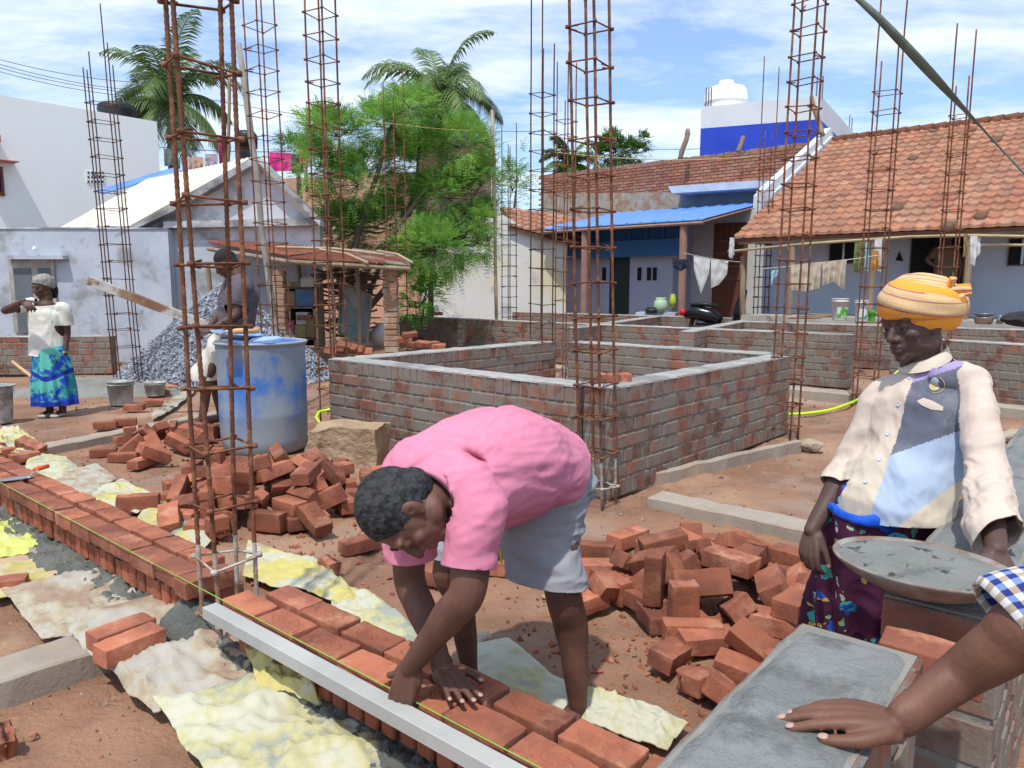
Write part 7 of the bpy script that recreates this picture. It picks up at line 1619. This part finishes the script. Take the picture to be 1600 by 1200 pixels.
# checked cloth with real uv
m_chk=bpy.data.materials.new('checked_cotton'); m_chk.use_nodes=True
def chk():
    nt=m_chk.node_tree; N=nt.nodes; L=nt.links; b=N['Principled BSDF']; b.inputs['Roughness'].default_value=.85
    uv=N.new('ShaderNodeUVMap'); sp=N.new('ShaderNodeSeparateXYZ'); L.new(uv.outputs[0],sp.inputs[0])
    def st(o,ph):
        a=N.new('ShaderNodeMath'); a.operation='ADD'; a.inputs[1].default_value=ph; L.new(o,a.inputs[0]); f=N.new('ShaderNodeMath'); f.operation='FRACT'; L.new(a.outputs[0],f.inputs[0])
        r=N.new('ShaderNodeMapRange'); r.inputs[1].default_value=.46; r.inputs[2].default_value=.52; L.new(f.outputs[0],r.inputs[0]); return r.outputs[0]
    a=st(sp.outputs[0],0); c=st(sp.outputs[1],0)
    m1=N.new('ShaderNodeMix'); m1.data_type='RGBA'; L.new(a,m1.inputs[0]); m1.inputs[6].default_value=(.70,.70,.68,1); m1.inputs[7].default_value=(.42,.33,.24,1)
    m2=N.new('ShaderNodeMix'); m2.data_type='RGBA'; L.new(a,m2.inputs[0]); m2.inputs[6].default_value=(.18,.26,.52,1); m2.inputs[7].default_value=(.02,.03,.20,1)
    m3=N.new('ShaderNodeMix'); m3.data_type='RGBA'; L.new(c,m3.inputs[0]); L.new(m1.outputs[2],m3.inputs[6]); L.new(m2.outputs[2],m3.inputs[7]); L.new(m3.outputs[2],b.inputs['Base Color'])
chk()
def clothtube(path,name,par,sq=.034,thick=.0035,nj=48,fold=.006,seed=0):
    "path: (centre, ra, rb, sidevec, axis)"
    vs=[];fs=[];uv=[];n=len(path); Ls=[0]
    for i in range(1,n): Ls.append(Ls[-1]+(path[i][0]-path[i-1][0]).length)
    for off in (0,1):
        for i,(c,ra,rb,sd_,ax) in enumerate(path):
            ax=ax.normalized(); s1=(sd_-ax*sd_.dot(ax)).normalized(); s2=ax.cross(s1)
            for j in range(nj):
                a=2*PI*j/nj; f=fold*noise.noise(V(math.cos(a)*2.2,math.sin(a)*2.2,Ls[i]*14+seed))*1.6
                vs.append(c+s1*math.cos(a)*(ra+f-off*thick)+s2*math.sin(a)*(rb+f-off*thick))
    for off in (0,1):
        for i in range(n-1):
            for j in range(nj):
                a=off*n*nj+i*nj+j; b=off*n*nj+i*nj+(j+1)%nj; q=(a,b,b+nj,a+nj); fs.append(q if not off else q[::-1])
    for i in (0,n-1):
        for j in range(nj): q=(i*nj+j,n*nj+i*nj+j,n*nj+i*nj+(j+1)%nj,i*nj+(j+1)%nj); fs.append(q)
    me=bpy.data.meshes.new(name); me.from_pydata(vs,[],fs); ul=me.uv_layers.new(name='UVMap'); R0=sum(p[1] for p in path)/n*2*PI
    for pl_ in me.polygons:
        js=[me.loops[li].vertex_index%nj for li in pl_.loop_indices]; wrap=max(js)-min(js)>nj/2
        for li in pl_.loop_indices:
            vi=me.loops[li].vertex_index%(n*nj); i,j=divmod(vi,nj); jj=j+(nj if wrap and j<nj/2 else 0); ul.data[li].uv=(round(R0/sq)*jj/nj,Ls[i]/sq)
    me.materials.append(m_chk); me.polygons.foreach_set('use_smooth',[True]*len(me.polygons)); me.update()
    return link(name,me,par)
c0=D(1566,985,1.035)+V(.012,0,0); axis=(sh_-c0).normalized()
tilt=V(.93,-.05,.62).normalized()
path=[(c0,.078,.066,V(0,.3,1),tilt),(c0+tilt*.012,.082,.070,V(0,.3,1),tilt)]
for f_ in (.06,.12,.2,.3,.4,.5,.62,.75,.88,1.0):
    p=c0.lerp(sh_,f_); q=min(1,f_*3); path.append((p,.082+.012*f_,.072+.014*f_,V(0,.3,1),tilt.lerp(axis,q)))
slv=clothtube(path,'sleeve',t,sq=.0235)
tp=[]
for z,ra,rb in ((.72,.20,.155),(.80,.205,.155),(.9,.20,.15),(1.0,.195,.145),(1.1,.195,.14),(1.18,.195,.13),(1.24,.16,.11),(1.29,.10,.09)):
    tp.append((tc_+V(0,0,z),ra,rb,V(.45,-.9,0),V(0,0,1)))
clothtube(tp,'shirt',t,sq=.025,seed=4)
mb=MB(); 
for dx,dy in ((-.05,.08),(.06,-.08)): limb(mb,[(tc_+V(dx,dy,.84),.12),(tc_+V(dx,dy,.45),.085),(tc_+V(dx,dy,.10),.075)])
link('trousers',fuse(mb,'trousers',[M('grey_trousers',(.12,.13,.15),rough=.9)],voxel=.012,it=3),t)
# ---------------------------------------------------------------- woman worker, far left
t=thing('person','person in a white shirt and blue green skirt with one hand raised, far left','person',P(85,652))
Y=7.75; j=lambda x,y,dy=0:D(x,y,Y+dy)
HF=frame(j(67,449),V(-.42,-.86,-.22),V(-.05,0,1),1.0)
SRw=j(43,476,-.03); ERw=j(8,485,-.25); WRw=j(37,470,-.35); SLw=j(101,483,.03); ELw=j(104,520,.05); WLw=j(101,553,-.02); sdw=(SLw-SRw).normalized()
mb=MB(); head(mb,HF); limb(mb,[(j(72,480),.06),(HF@V(0,-.015,-.05),.055)])
limb(mb,[(j(75,555),.15,.10),(j(74,520),.14,.10),(j(72,492),.15,.10),(j(72,478),.09,.07)],side=sdw)
limb(mb,[(SRw,.05),(SRw.lerp(ERw,.5),.045),(ERw,.040),(ERw.lerp(WRw,.5),.034),(WRw,.026)])
limb(mb,[(SLw,.05),(SLw.lerp(ELw,.5),.045),(ELw,.040),(ELw.lerp(WLw,.5),.034),(WLw,.026)])
hand(mb,WRw,V(.75,-.3,-.65),V(.3,-.8,.4),V(.6,-.2,.6),curl=(.3,.4,.5,.6),sc=1.0); hand(mb,WLw,V(-.15,-.1,-1),V(.9,-.3,0),V(-.3,-.9,0),curl=(.5,.6,.7,.7),sc=1.0)
for x in (78,98): 
    limb(mb,[(j(x-3,590),.07),(j(x,642),.035),(V(j(x,650).x,Y,.04),.035,.03),(V(j(x-2,650).x,Y-.12,.03),.038,.02)])
link('body',fuse(mb,'body',[m_skD],voxel=.007,it=2,push=head_push(HF)),t); eyes(HF,t,m_skD)
mb=MB(); ell(mb,(0,-.022,.045),(.090,.108,.092),HF); ell(mb,(0,-.04,.02),(.088,.095,.07),HF)
link('head_scarf',fuse(mb,'head_scarf',[M('grey_print_scarf',(.16,.16,.14),(.30,.30,.27),scale=30,rough=.9)],voxel=.008,it=2,cuts=[(HF@V(0,.05,.042),HF.to_3x3()@V(0,.55,-.83),.3)],disp=lambda p:wr(p,22,2,.004)),t)
mb=MB(); limb(mb,[(HF@V(.03,-.09,0),.045),(HF@V(.04,-.12,-.05),.05),(HF@V(.04,-.11,-.11),.035)]); link('hair_bun',fuse(mb,'hair_bun',[m_hairb],voxel=.009,it=2),t)
mb=MB(); limb(mb,[(j(76,562),.185,.14),(j(75,540),.175,.135),(j(73,515),.17,.13),(j(72,492),.165,.11),(j(72,481),.11,.08)],side=sdw,n=24)
limb(mb,[(SRw+V(.06,0,.01),.06),(SRw,.06),(SRw.lerp(ERw,.62),.060)]); limb(mb,[(SLw+V(-.06,0,.01),.06),(SLw,.063),(SLw.lerp(ELw,.45),.07),(SLw.lerp(ELw,.75),.072)])
link('shirt',fuse(mb,'shirt',[M('off_white_cotton',(.62,.62,.57),(.55,.55,.48),scale=6,rough=.85,c3=(.44,.42,.34),s3=5,t3=(.55,.75))],voxel=.008,it=2,thick=.004,disp=lambda p:wr(p,9,5,.007,(1,1,.5)),cuts=[(SRw.lerp(ERw,.5),ERw-SRw,.13),(SLw.lerp(ELw,.66),ELw-SLw,.13),(j(76,557),V(0,0,-1)-sdw*.12,.4),(j(72,478)+V(0,0,.015),V(0,-.2,1),.11)]),t)
mb=MB(); 
for k in range(5): ell(mb,j(62-0*k,478+k*15,0)+V(0,-.135+.0*k,0),(.007,.003,.007)) 
mb.build('buttons',m_btn,t) if False else None
m_wsk=M('blue_green_print_cloth',(.02,.22,.26),(.01,.06,.42),scale=6,rough=.8,c3=(.10,.42,.35),s3=5,t3=(.48,.54),lo=.47,hi=.53)
mb=MB(); ax0=j(80,548); limb(mb,[(ax0,.175,.135),(j(82,580),.20,.15),(j(84,612),.215,.165),(j(88,650),.23,.18)],side=sdw,n=28)
zb=.12
link('skirt',fuse(mb,'skirt',[m_wsk,M('deep_blue_hem',(.01,.03,.30),rough=.8)],voxel=.009,it=2,thick=.005,disp=lambda p:.018*max(0,min(1,(.75-p.z)/.5))*math.sin(math.atan2(p.y-Y,p.x-ax0.x)*10+2*noise.noise(p*3)),cuts=[(V(ax0.x,Y,zb),V(0,0,-1),.6)],colour=lambda c:1 if c.z<zb+.05 or abs(c.z-.46-.05*math.sin(c.x*12))<.025 else 0),t)
mb=MB()
for x in (79,98): limb(mb,[(V(j(x,650).x,Y+.03,.015),.045,.02),(V(j(x-2,650).x,Y-.13,.015),.05,.02)],side=(1,0,0))
link('shoes',fuse(mb,'shoes',[M('pale_slipper',(.4,.4,.38),rough=.8)],voxel=.01,it=1),t)
mb=MB(); mb.tube([WLw+V(.03*math.cos(a*PI/6),.03*math.sin(a*PI/6),.02) for a in range(13)],.005,6); mb.build('bangle',M('brass',(.6,.35,.1),metal=.8,rough=.3),t)
# ---------------------------------------------------------------- man behind the near bar cage
t=thing('person','man in a grey shirt and white wrap standing behind the near bar cage and drum','person',P(325,640))
Y=7.2; j=lambda x,y,dy=0:D(x,y,Y+dy)
HF=frame(j(352,412),V(-.80,-.15,-.58),V(-.25,0,1),1.06)
A1=j(375,452,-.12); A2=j(368,492,-.2); A3=j(333,514,-.3); B1=j(360,450,.2); B2=j(345,490,.15); B3=j(326,512,-.05); sdm=V(.2,1,0).normalized()
mb=MB(); head(mb,HF); limb(mb,[(j(378,440),.065),(HF@V(0,-.015,-.05),.06)])
limb(mb,[(j(352,545),.14,.11),(j(368,505),.14,.12),(j(376,460),.16,.13),(j(376,442),.10,.09)],side=sdm)
for a,b,c in ((A1,A2,A3),(B1,B2,B3)):
    limb(mb,[(a,.055),(a.lerp(b,.5),.05),(b,.043),(b.lerp(c,.5),.037),(c,.028)]); hand(mb,c,V(-.9,-.2,-.3),V(0,-.2,1),V(0,-1,.2),curl=(.5,.6,.6,.7),sc=1.0)
for dy,x in ((-.1,322),(.12,338)):
    limb(mb,[(j(348,555,dy),.085),(j(x+4,585,dy-.02),.06),(j(x,610,dy),.05),(V(j(x-2,645).x,Y+dy,.07),.036),(V(j(x-2,645).x-.14,Y+dy-.03,.03),.04,.022)])
link('body',fuse(mb,'body',[m_skD],voxel=.008,it=2,push=head_push(HF)),t); eyes(HF,t,m_skD)
mb=MB(); ell(mb,(0,-.022,.036),(.084,.100,.096),HF); ell(mb,(0,-.055,-.02),(.068,.058,.058),HF); link('hair',fuse(mb,'hair',[m_hairb],voxel=.008,it=1,cuts=[(HF@V(0,.058,.05),HF.to_3x3()@V(0,.9,-.35),.3)],disp=lambda p:.004*noise.noise(p*60)),t)
mb=MB(); limb(mb,[(j(366,530),.19,.15),(j(370,500),.185,.155),(j(376,465),.19,.15),(j(377,446),.13,.11)],side=sdm,n=24)
limb(mb,[(A1+V(.04,.04,.02),.08),(A1,.08),(A1.lerp(A2,.75),.075)]); limb(mb,[(B1+V(.04,-.04,.02),.08),(B1,.08),(B1.lerp(B2,.75),.075)])
link('shirt',fuse(mb,'shirt',[M('taupe_shirt',(.105,.088,.10),(.08,.068,.078),scale=5,rough=.85)],voxel=.009,it=2,thick=.004,disp=lambda p:wr(p,6,7,.010),cuts=[(A1.lerp(A2,.66),A2-A1,.12),(B1.lerp(B2,.66),B2-B1,.12),(j(366,528),V(0,0,-1),.4)]),t)
mb=MB(); limb(mb,[(j(362,520),.175,.14),(j(345,555),.19,.16),(j(328,585),.17,.17),(j(325,600),.17,.17)],side=sdm,n=24)
link('waist_wrap',fuse(mb,'waist_wrap',[M('white_lungi',(.58,.56,.50),(.50,.47,.40),scale=6,rough=.85)],voxel=.009,it=2,thick=.005,disp=lambda p:.012*math.sin(p.x*40+p.z*14+3*noise.noise(p*3)),cuts=[(j(327,592),V(0,0,-1),.4)]),t)
# ---------------------------------------------------------------- figure in the doorway
t=thing('person','dim figure standing inside the dark doorway of the tiled house','person',FW(1470,500,-.3))
p0=FW(1470,440,-.0); base=V(p0.x,p0.y,.86)+V(-.15,-.35,0)
mb=MB(); HF=frame(base+V(0,0,1.40),V(.3,-.9,-.1),V(0,0,1),1.0); head(mb,HF)
limb(mb,[(base+V(0,0,.8),.14,.11),(base+V(0,0,1.1),.16,.11),(base+V(0,0,1.2),.10,.08),(HF@V(0,0,-.05),.055)],side=(1,0,0))
limb(mb,[(base+V(-.17,0,1.15),.05),(base+V(-.34,-.05,.98),.042),(base+V(-.18,-.1,.85),.03)]); limb(mb,[(base+V(.17,0,1.15),.05),(base+V(.24,-.03,.9),.042),(base+V(.2,-.1,.68),.03)])
hand(mb,base+V(-.18,-.1,.85),V(.9,-.1,-.2),V(0,-1,.2),V(0,0,1)); hand(mb,base+V(.2,-.1,.68),V(-.1,-.1,-1),V(1,-.2,0),V(0,-1,0))
for dx in (-.09,.09): limb(mb,[(base+V(dx,0,.8),.09),(base+V(dx,0,.42),.06),(base+V(dx,0,.06),.04),(base+V(dx,-.12,.03),.04,.022)])
link('body',fuse(mb,'body',[m_skD],voxel=.011,it=2),t)
mb=MB(); limb(mb,[(base+V(0,0,.55),.20,.15),(base+V(0,0,.8),.18,.14),(base+V(0,0,1.12),.19,.13),(base+V(0,0,1.19),.12,.09)],side=(1,0,0),n=20); limb(mb,[(base+V(-.17,0,1.15),.065),(base+V(-.27,-.03,1.04),.06)])
link('dress',fuse(mb,'dress',[M('olive_dress',(.10,.11,.06),(.16,.07,.05),scale=6,rough=.9)],voxel=.012,it=2),t)
# ================================================================ trees
m_bark=M('bark',(.16,.12,.09),(.11,.08,.06),scale=8,rough=.95,bump=.6,bs=30)
m_leafA=M('feathery_leaf',(.29,.48,.13),(.18,.35,.085),scale=1.5,rough=.55,trans=.35,attr=True)
m_leafB=M('shrub_leaf',(.14,.26,.06),(.09,.19,.05),scale=2,rough=.6,trans=.3,attr=True)
m_palm=M('palm_leaf',(.13,.20,.06),(.09,.15,.05),scale=1,rough=.5,trans=.25,attr=True)
m_palmd=M('dry_palm_leaf',(.32,.26,.12),rough=.7,trans=.2)
def leaves(mb,p,d,L_,n,s,tint,rn,droop=.25):
    "a pinnate spray: paired leaflets along a drooping stalk"
    d=d.normalized(); sd_=d.cross(Vector((0,0,1))); sd_=(sd_ if sd_.length>.1 else Vector((1,0,0))).normalized()
    for i in range(n):
        f=(i+1)/n; q=p+d*L_*f-Vector((0,0,droop*L_*f*f)); w=s*(1.15-.55*f)
        for sg in (-1,1):
            a=(sd_*sg+d*.45+Vector((0,0,rn.uniform(-.35,.25)))).normalized(); e=q+a*w*2.3; m_=q+a*w*1.2; nn=a.cross(d).normalized()*0; b=d*w*.55
            tt=tuple(c*rn.uniform(.8,1.2) for c in tint); mb.add([q,m_-b,e,m_+b],[(0,1,2,3)],0,tt)
def tree(name,label,base,trunks,seed,crown,nspray,leafm,spr=(.5,7,.035),tints=((1,1,1),),gap=.0,cat='tree'):
    """trunks: list of polylines; crown: list of (centre, radii, weight) blobs, sprays placed in shells of the blobs on twigs"""
    rn=random.Random(seed); t=thing(name,label,cat,base)
    mb=MB()
    for pts,r0,r1 in trunks:
        pts=[Vector(p) for p in pts]; n=len(pts); mb.tube(pts,[r0+(r1-r0)*i/(n-1) for i in range(n)],8)
    ends=[Vector(p[0][-1]) for p in trunks]+[Vector(p[0][len(p[0])//2]) for p in trunks]
    lf=MB(); W_=sum(c[2] for c in crown)
    for c,r,w in crown:
        c=Vector(c); k=int(nspray*w/W_)
        # limbs into each blob
        st=min(ends,key=lambda q:(q-c).length); mid=st.lerp(c,.5)+Vector((rn.uniform(-.1,.1),rn.uniform(-.1,.1),-.05)); mb.tube([st,mid,c],[.03,.02,.01],6)
        for _ in range(5):
            u=Vector((rn.gauss(0,1),rn.gauss(0,1),rn.gauss(.2,1))).normalized(); e=c+Vector((u.x*r[0],u.y*r[1],u.z*r[2]))*.8; mb.tube([c,c.lerp(e,.5)+Vector((0,0,.04)),e],[.012,.008,.004],5)
        for _ in range(k):
            u=Vector((rn.gauss(0,1),rn.gauss(0,1),rn.gauss(.15,1))).normalized(); rr=rn.uniform(.35,1.0)**.6*rn.uniform(.85,1.15)
            p=c+Vector((u.x*r[0],u.y*r[1],u.z*r[2]))*rr
            if noise.noise(p*1.6+Vector((seed,0,0)))<-.22+gap: continue
            tt=rn.choice(tints); f=.75+.5*rn.random(); d=(u+Vector((rn.uniform(-.6,.6),rn.uniform(-.6,.6),rn.uniform(-.1,.6)))).normalized()
            leaves(lf,p,d,spr[0]*rn.uniform(.6,1.2),spr[1],spr[2]*rn.uniform(.8,1.2),tuple(q*f for q in tt),rn)
    mb.build('trunk',m_bark,t,smooth=True); lf.build('crown',leafm,t,fix=False); return t
# feathery green tree behind the shed
Y=14.6; q=lambda x,y,dy=0:D(x,y,Y+dy)
tr=[([q(548,500),q(545,440),q(560,360),q(590,270),q(610,200)],.09,.03),([q(552,500),q(575,420),q(640,330),q(700,250)],.08,.03),([q(560,500,.3),q(620,430,.3),q(690,380,.2),q(735,320,.2)],.07,.02),([q(545,500,-.2),q(520,400,-.2),q(510,320),q(520,250)],.06,.02),([q(560,500,.5),q(600,400,.6),q(650,300,.6),q(655,215,.6)],.06,.02)]
blobs=[(530,215,.55,.4,.9),(600,200,.6,.45,1.),(560,290,.75,.6,1.5),(650,250,.75,.6,1.5),(720,230,.65,.5,1.2),(700,310,.75,.6,1.4),(610,360,1.0,.7,2.6),(530,370,.6,.6,1.4),(752,290,.42,.5,.8),(755,350,.35,.35,.5),(680,390,.85,.5,1.9),(500,260,.4,.5,.5),(640,170,.5,.3,.6),(500,200,.35,.3,.3),(745,380,.4,.3,.5)]
cr=[((q(x,y,rnd.uniform(-.6,.8))),(rx,.7,rz),w) for x,y,rx,rz,w in blobs]
tree('moringa_tree','large feathery light green tree behind the rusty shed roof',(q(550,510).x,Y,.2),tr,5,cr,17000,m_leafA,spr=(.34,7,.026),tints=((1,1,1),(1.25,1.15,.7),(.75,.9,.8),(1.1,1.1,1)),gap=-.05)
Y=16.2
tree('small_tree','small tree with a thin bare trunk and low leaves beside the yellowed gable',(q(672,490).x,Y,.3),[([q(673,495),q(673,440),q(678,400),q(690,360)],.07,.03)],8,[(q(690,375),(.65,.5,.35),1.),(q(640,395),(.6,.5,.3),.8),(q(720,350),(.5,.4,.35),.8),(q(740,385,-.2),(.35,.3,.3),.4),(q(655,440,.3),(.3,.3,.25),.25)],1500,m_leafB,spr=(.3,6,.028),tints=((1.4,1.7,1.0),(1,1.2,.8)))
Y=13.9
tree('shrub','low green shrub between the shed pillar and the small tree',(q(660,500).x,Y,.2),[([q(660,505),q(662,470),q(668,450)],.03,.01)],9,[(q(668,462),(.35,.3,.3),1.),(q(640,480),(.25,.2,.2),.5)],260,m_leafB,spr=(.25,6,.03),tints=((1.2,1.6,.9),),cat='shrub')
Y=23
tree('moringa_tree','thin feathery tree against the sky right of the bamboo pole',(q(800,500).x,Y,.2),[([q(800,440),q(802,340),q(808,280)],.07,.02)],12,[(q(800,300),(.5,.5,1.0),1.),(q(815,265),(.35,.4,.5),.5)],420,m_leafA,spr=(.5,6,.035),tints=((.7,.85,.9),),gap=.1)
Y=27
tree('small_tree','round dark leafed tree showing above the brick parapet',(q(965,420).x,Y,.2),[([q(965,420),q(960,300),q(962,250)],.15,.06)],13,[(q(960,235),(.75,.6,.45),1.),(q(940,245),(.5,.5,.35),.6),(q(990,240),(.5,.5,.4),.6),(q(1006,218),(.15,.2,.15),.12),(q(955,218),(.3,.3,.25),.3)],1100,m_leafB,spr=(.3,5,.05),tints=((.6,.65,.6),(.8,.85,.6)))
Y=24
tree('small_tree','dark leafy tree rising behind the gabled house roof',(q(465,400).x,Y,.2),[([q(470,400),q(468,300),q(465,260)],.12,.05)],14,[(q(460,235),(.5,.4,.4),1.),(q(490,245),(.4,.4,.4),.6)],420,m_leafA,spr=(.5,6,.04),tints=((.5,.65,.6),))
def palm(label,base,top,seed,nf,Lf,yaw=0,wilt=.0,sc=1.,skip=None,name='coconut_palm'):
    rn=random.Random(seed); t=thing(name,label,'palm tree',base); base=Vector(base); top=Vector(top); pts=[]
    for i in range(26):
        f=i/25; p=base.lerp(top,f)+Vector((.35*math.sin(f*2.2),0,0))*(1-f); pts.append(p)
    mb=MB(); mb.tube(pts,[ (.24-.10*i/25)*(1+.05*((i%2)*2-1)) for i in range(26)],12); mb.build('trunk',m_bark,t,smooth=True)
    mb=MB()
    for k in range(9):
        a=rn.uniform(0,2*PI); c=top+Vector((math.cos(a)*.28,math.sin(a)*.28,-.35+rn.uniform(-.1,.15))); ell(mb,c,(.13,.13,.16),n=10)
    mb.build('coconuts',M('green_coconut',(.20,.19,.05),rough=.6),t,smooth=True)
    for k in range(nf):
        a=yaw+k*2.399+rn.uniform(-.25,.25); el=rn.uniform(-.45,1.35) if k%3 else rn.uniform(.5,1.4); L_=Lf*rn.uniform(.8,1.1); mb=MB(); tint=rn.uniform(.7,1.25)
        d=Vector((math.cos(a)*math.cos(el),math.sin(a)*math.cos(el),math.sin(el))); p=top.copy(); spine=[p.copy()]; n=30
        for i in range(n):
            f=i/n; d=(d+Vector((0,0,-.052-.05*f-wilt))).normalized(); p=p+d*L_/n; spine.append(p.copy())
        mb.tube(spine,[.035*(1-i/(n+1))+.004 for i in range(n+1)],5,tint=(1.3,1.3,.9))
        for i in range(3,n*2):
            f=i/(2*n); x=f*n; i0=int(x); q_=spine[i0].lerp(spine[min(i0+1,n)],x-i0); dd=(spine[min(i0+1,n)]-spine[i0]).normalized(); s1=dd.cross(Vector((0,0,1))); 
            s1=(s1 if s1.length>.05 else Vector((1,0,0))).normalized(); ll=Lf*.26*math.sin(PI*min(1,f*.92+.12))**.6*rn.uniform(.85,1.1)
            for sg in (-1,1):
                v=(s1*sg*.8+dd*.55+Vector((0,0,-.25-.35*rn.random()+.35*(el>.8)))).normalized(); m_=q_+v*ll*.5; e=q_+v*ll-Vector((0,0,ll*.32)); w=dd*.030*sc
                tt=tint*rn.uniform(.8,1.2); tn=(tt,tt*1.0,tt*.95)
                mb.add([q_-w*.6,m_-w,e,m_+w,q_+w*.6],[(0,1,2,3,4)],0,tn)
        mb.build('frond',m_palm,t,fix=False)
    return t
b=D(268,500,27); palm('tall coconut palm behind the gabled house at left',(b.x,27,0),D(265,158,27),3,23,3.3,yaw=.4)
b=D(690,500,26); palm('coconut palm rising above the feathery tree, fronds leaning right',(b.x,26,0),D(688,150,26),21,21,3.1,yaw=1.)
b=D(892,400,30); palm('small palm crown peeping over the brick parapet',(b.x,30,0),D(890,262,30),9,13,1.7,yaw=.3)
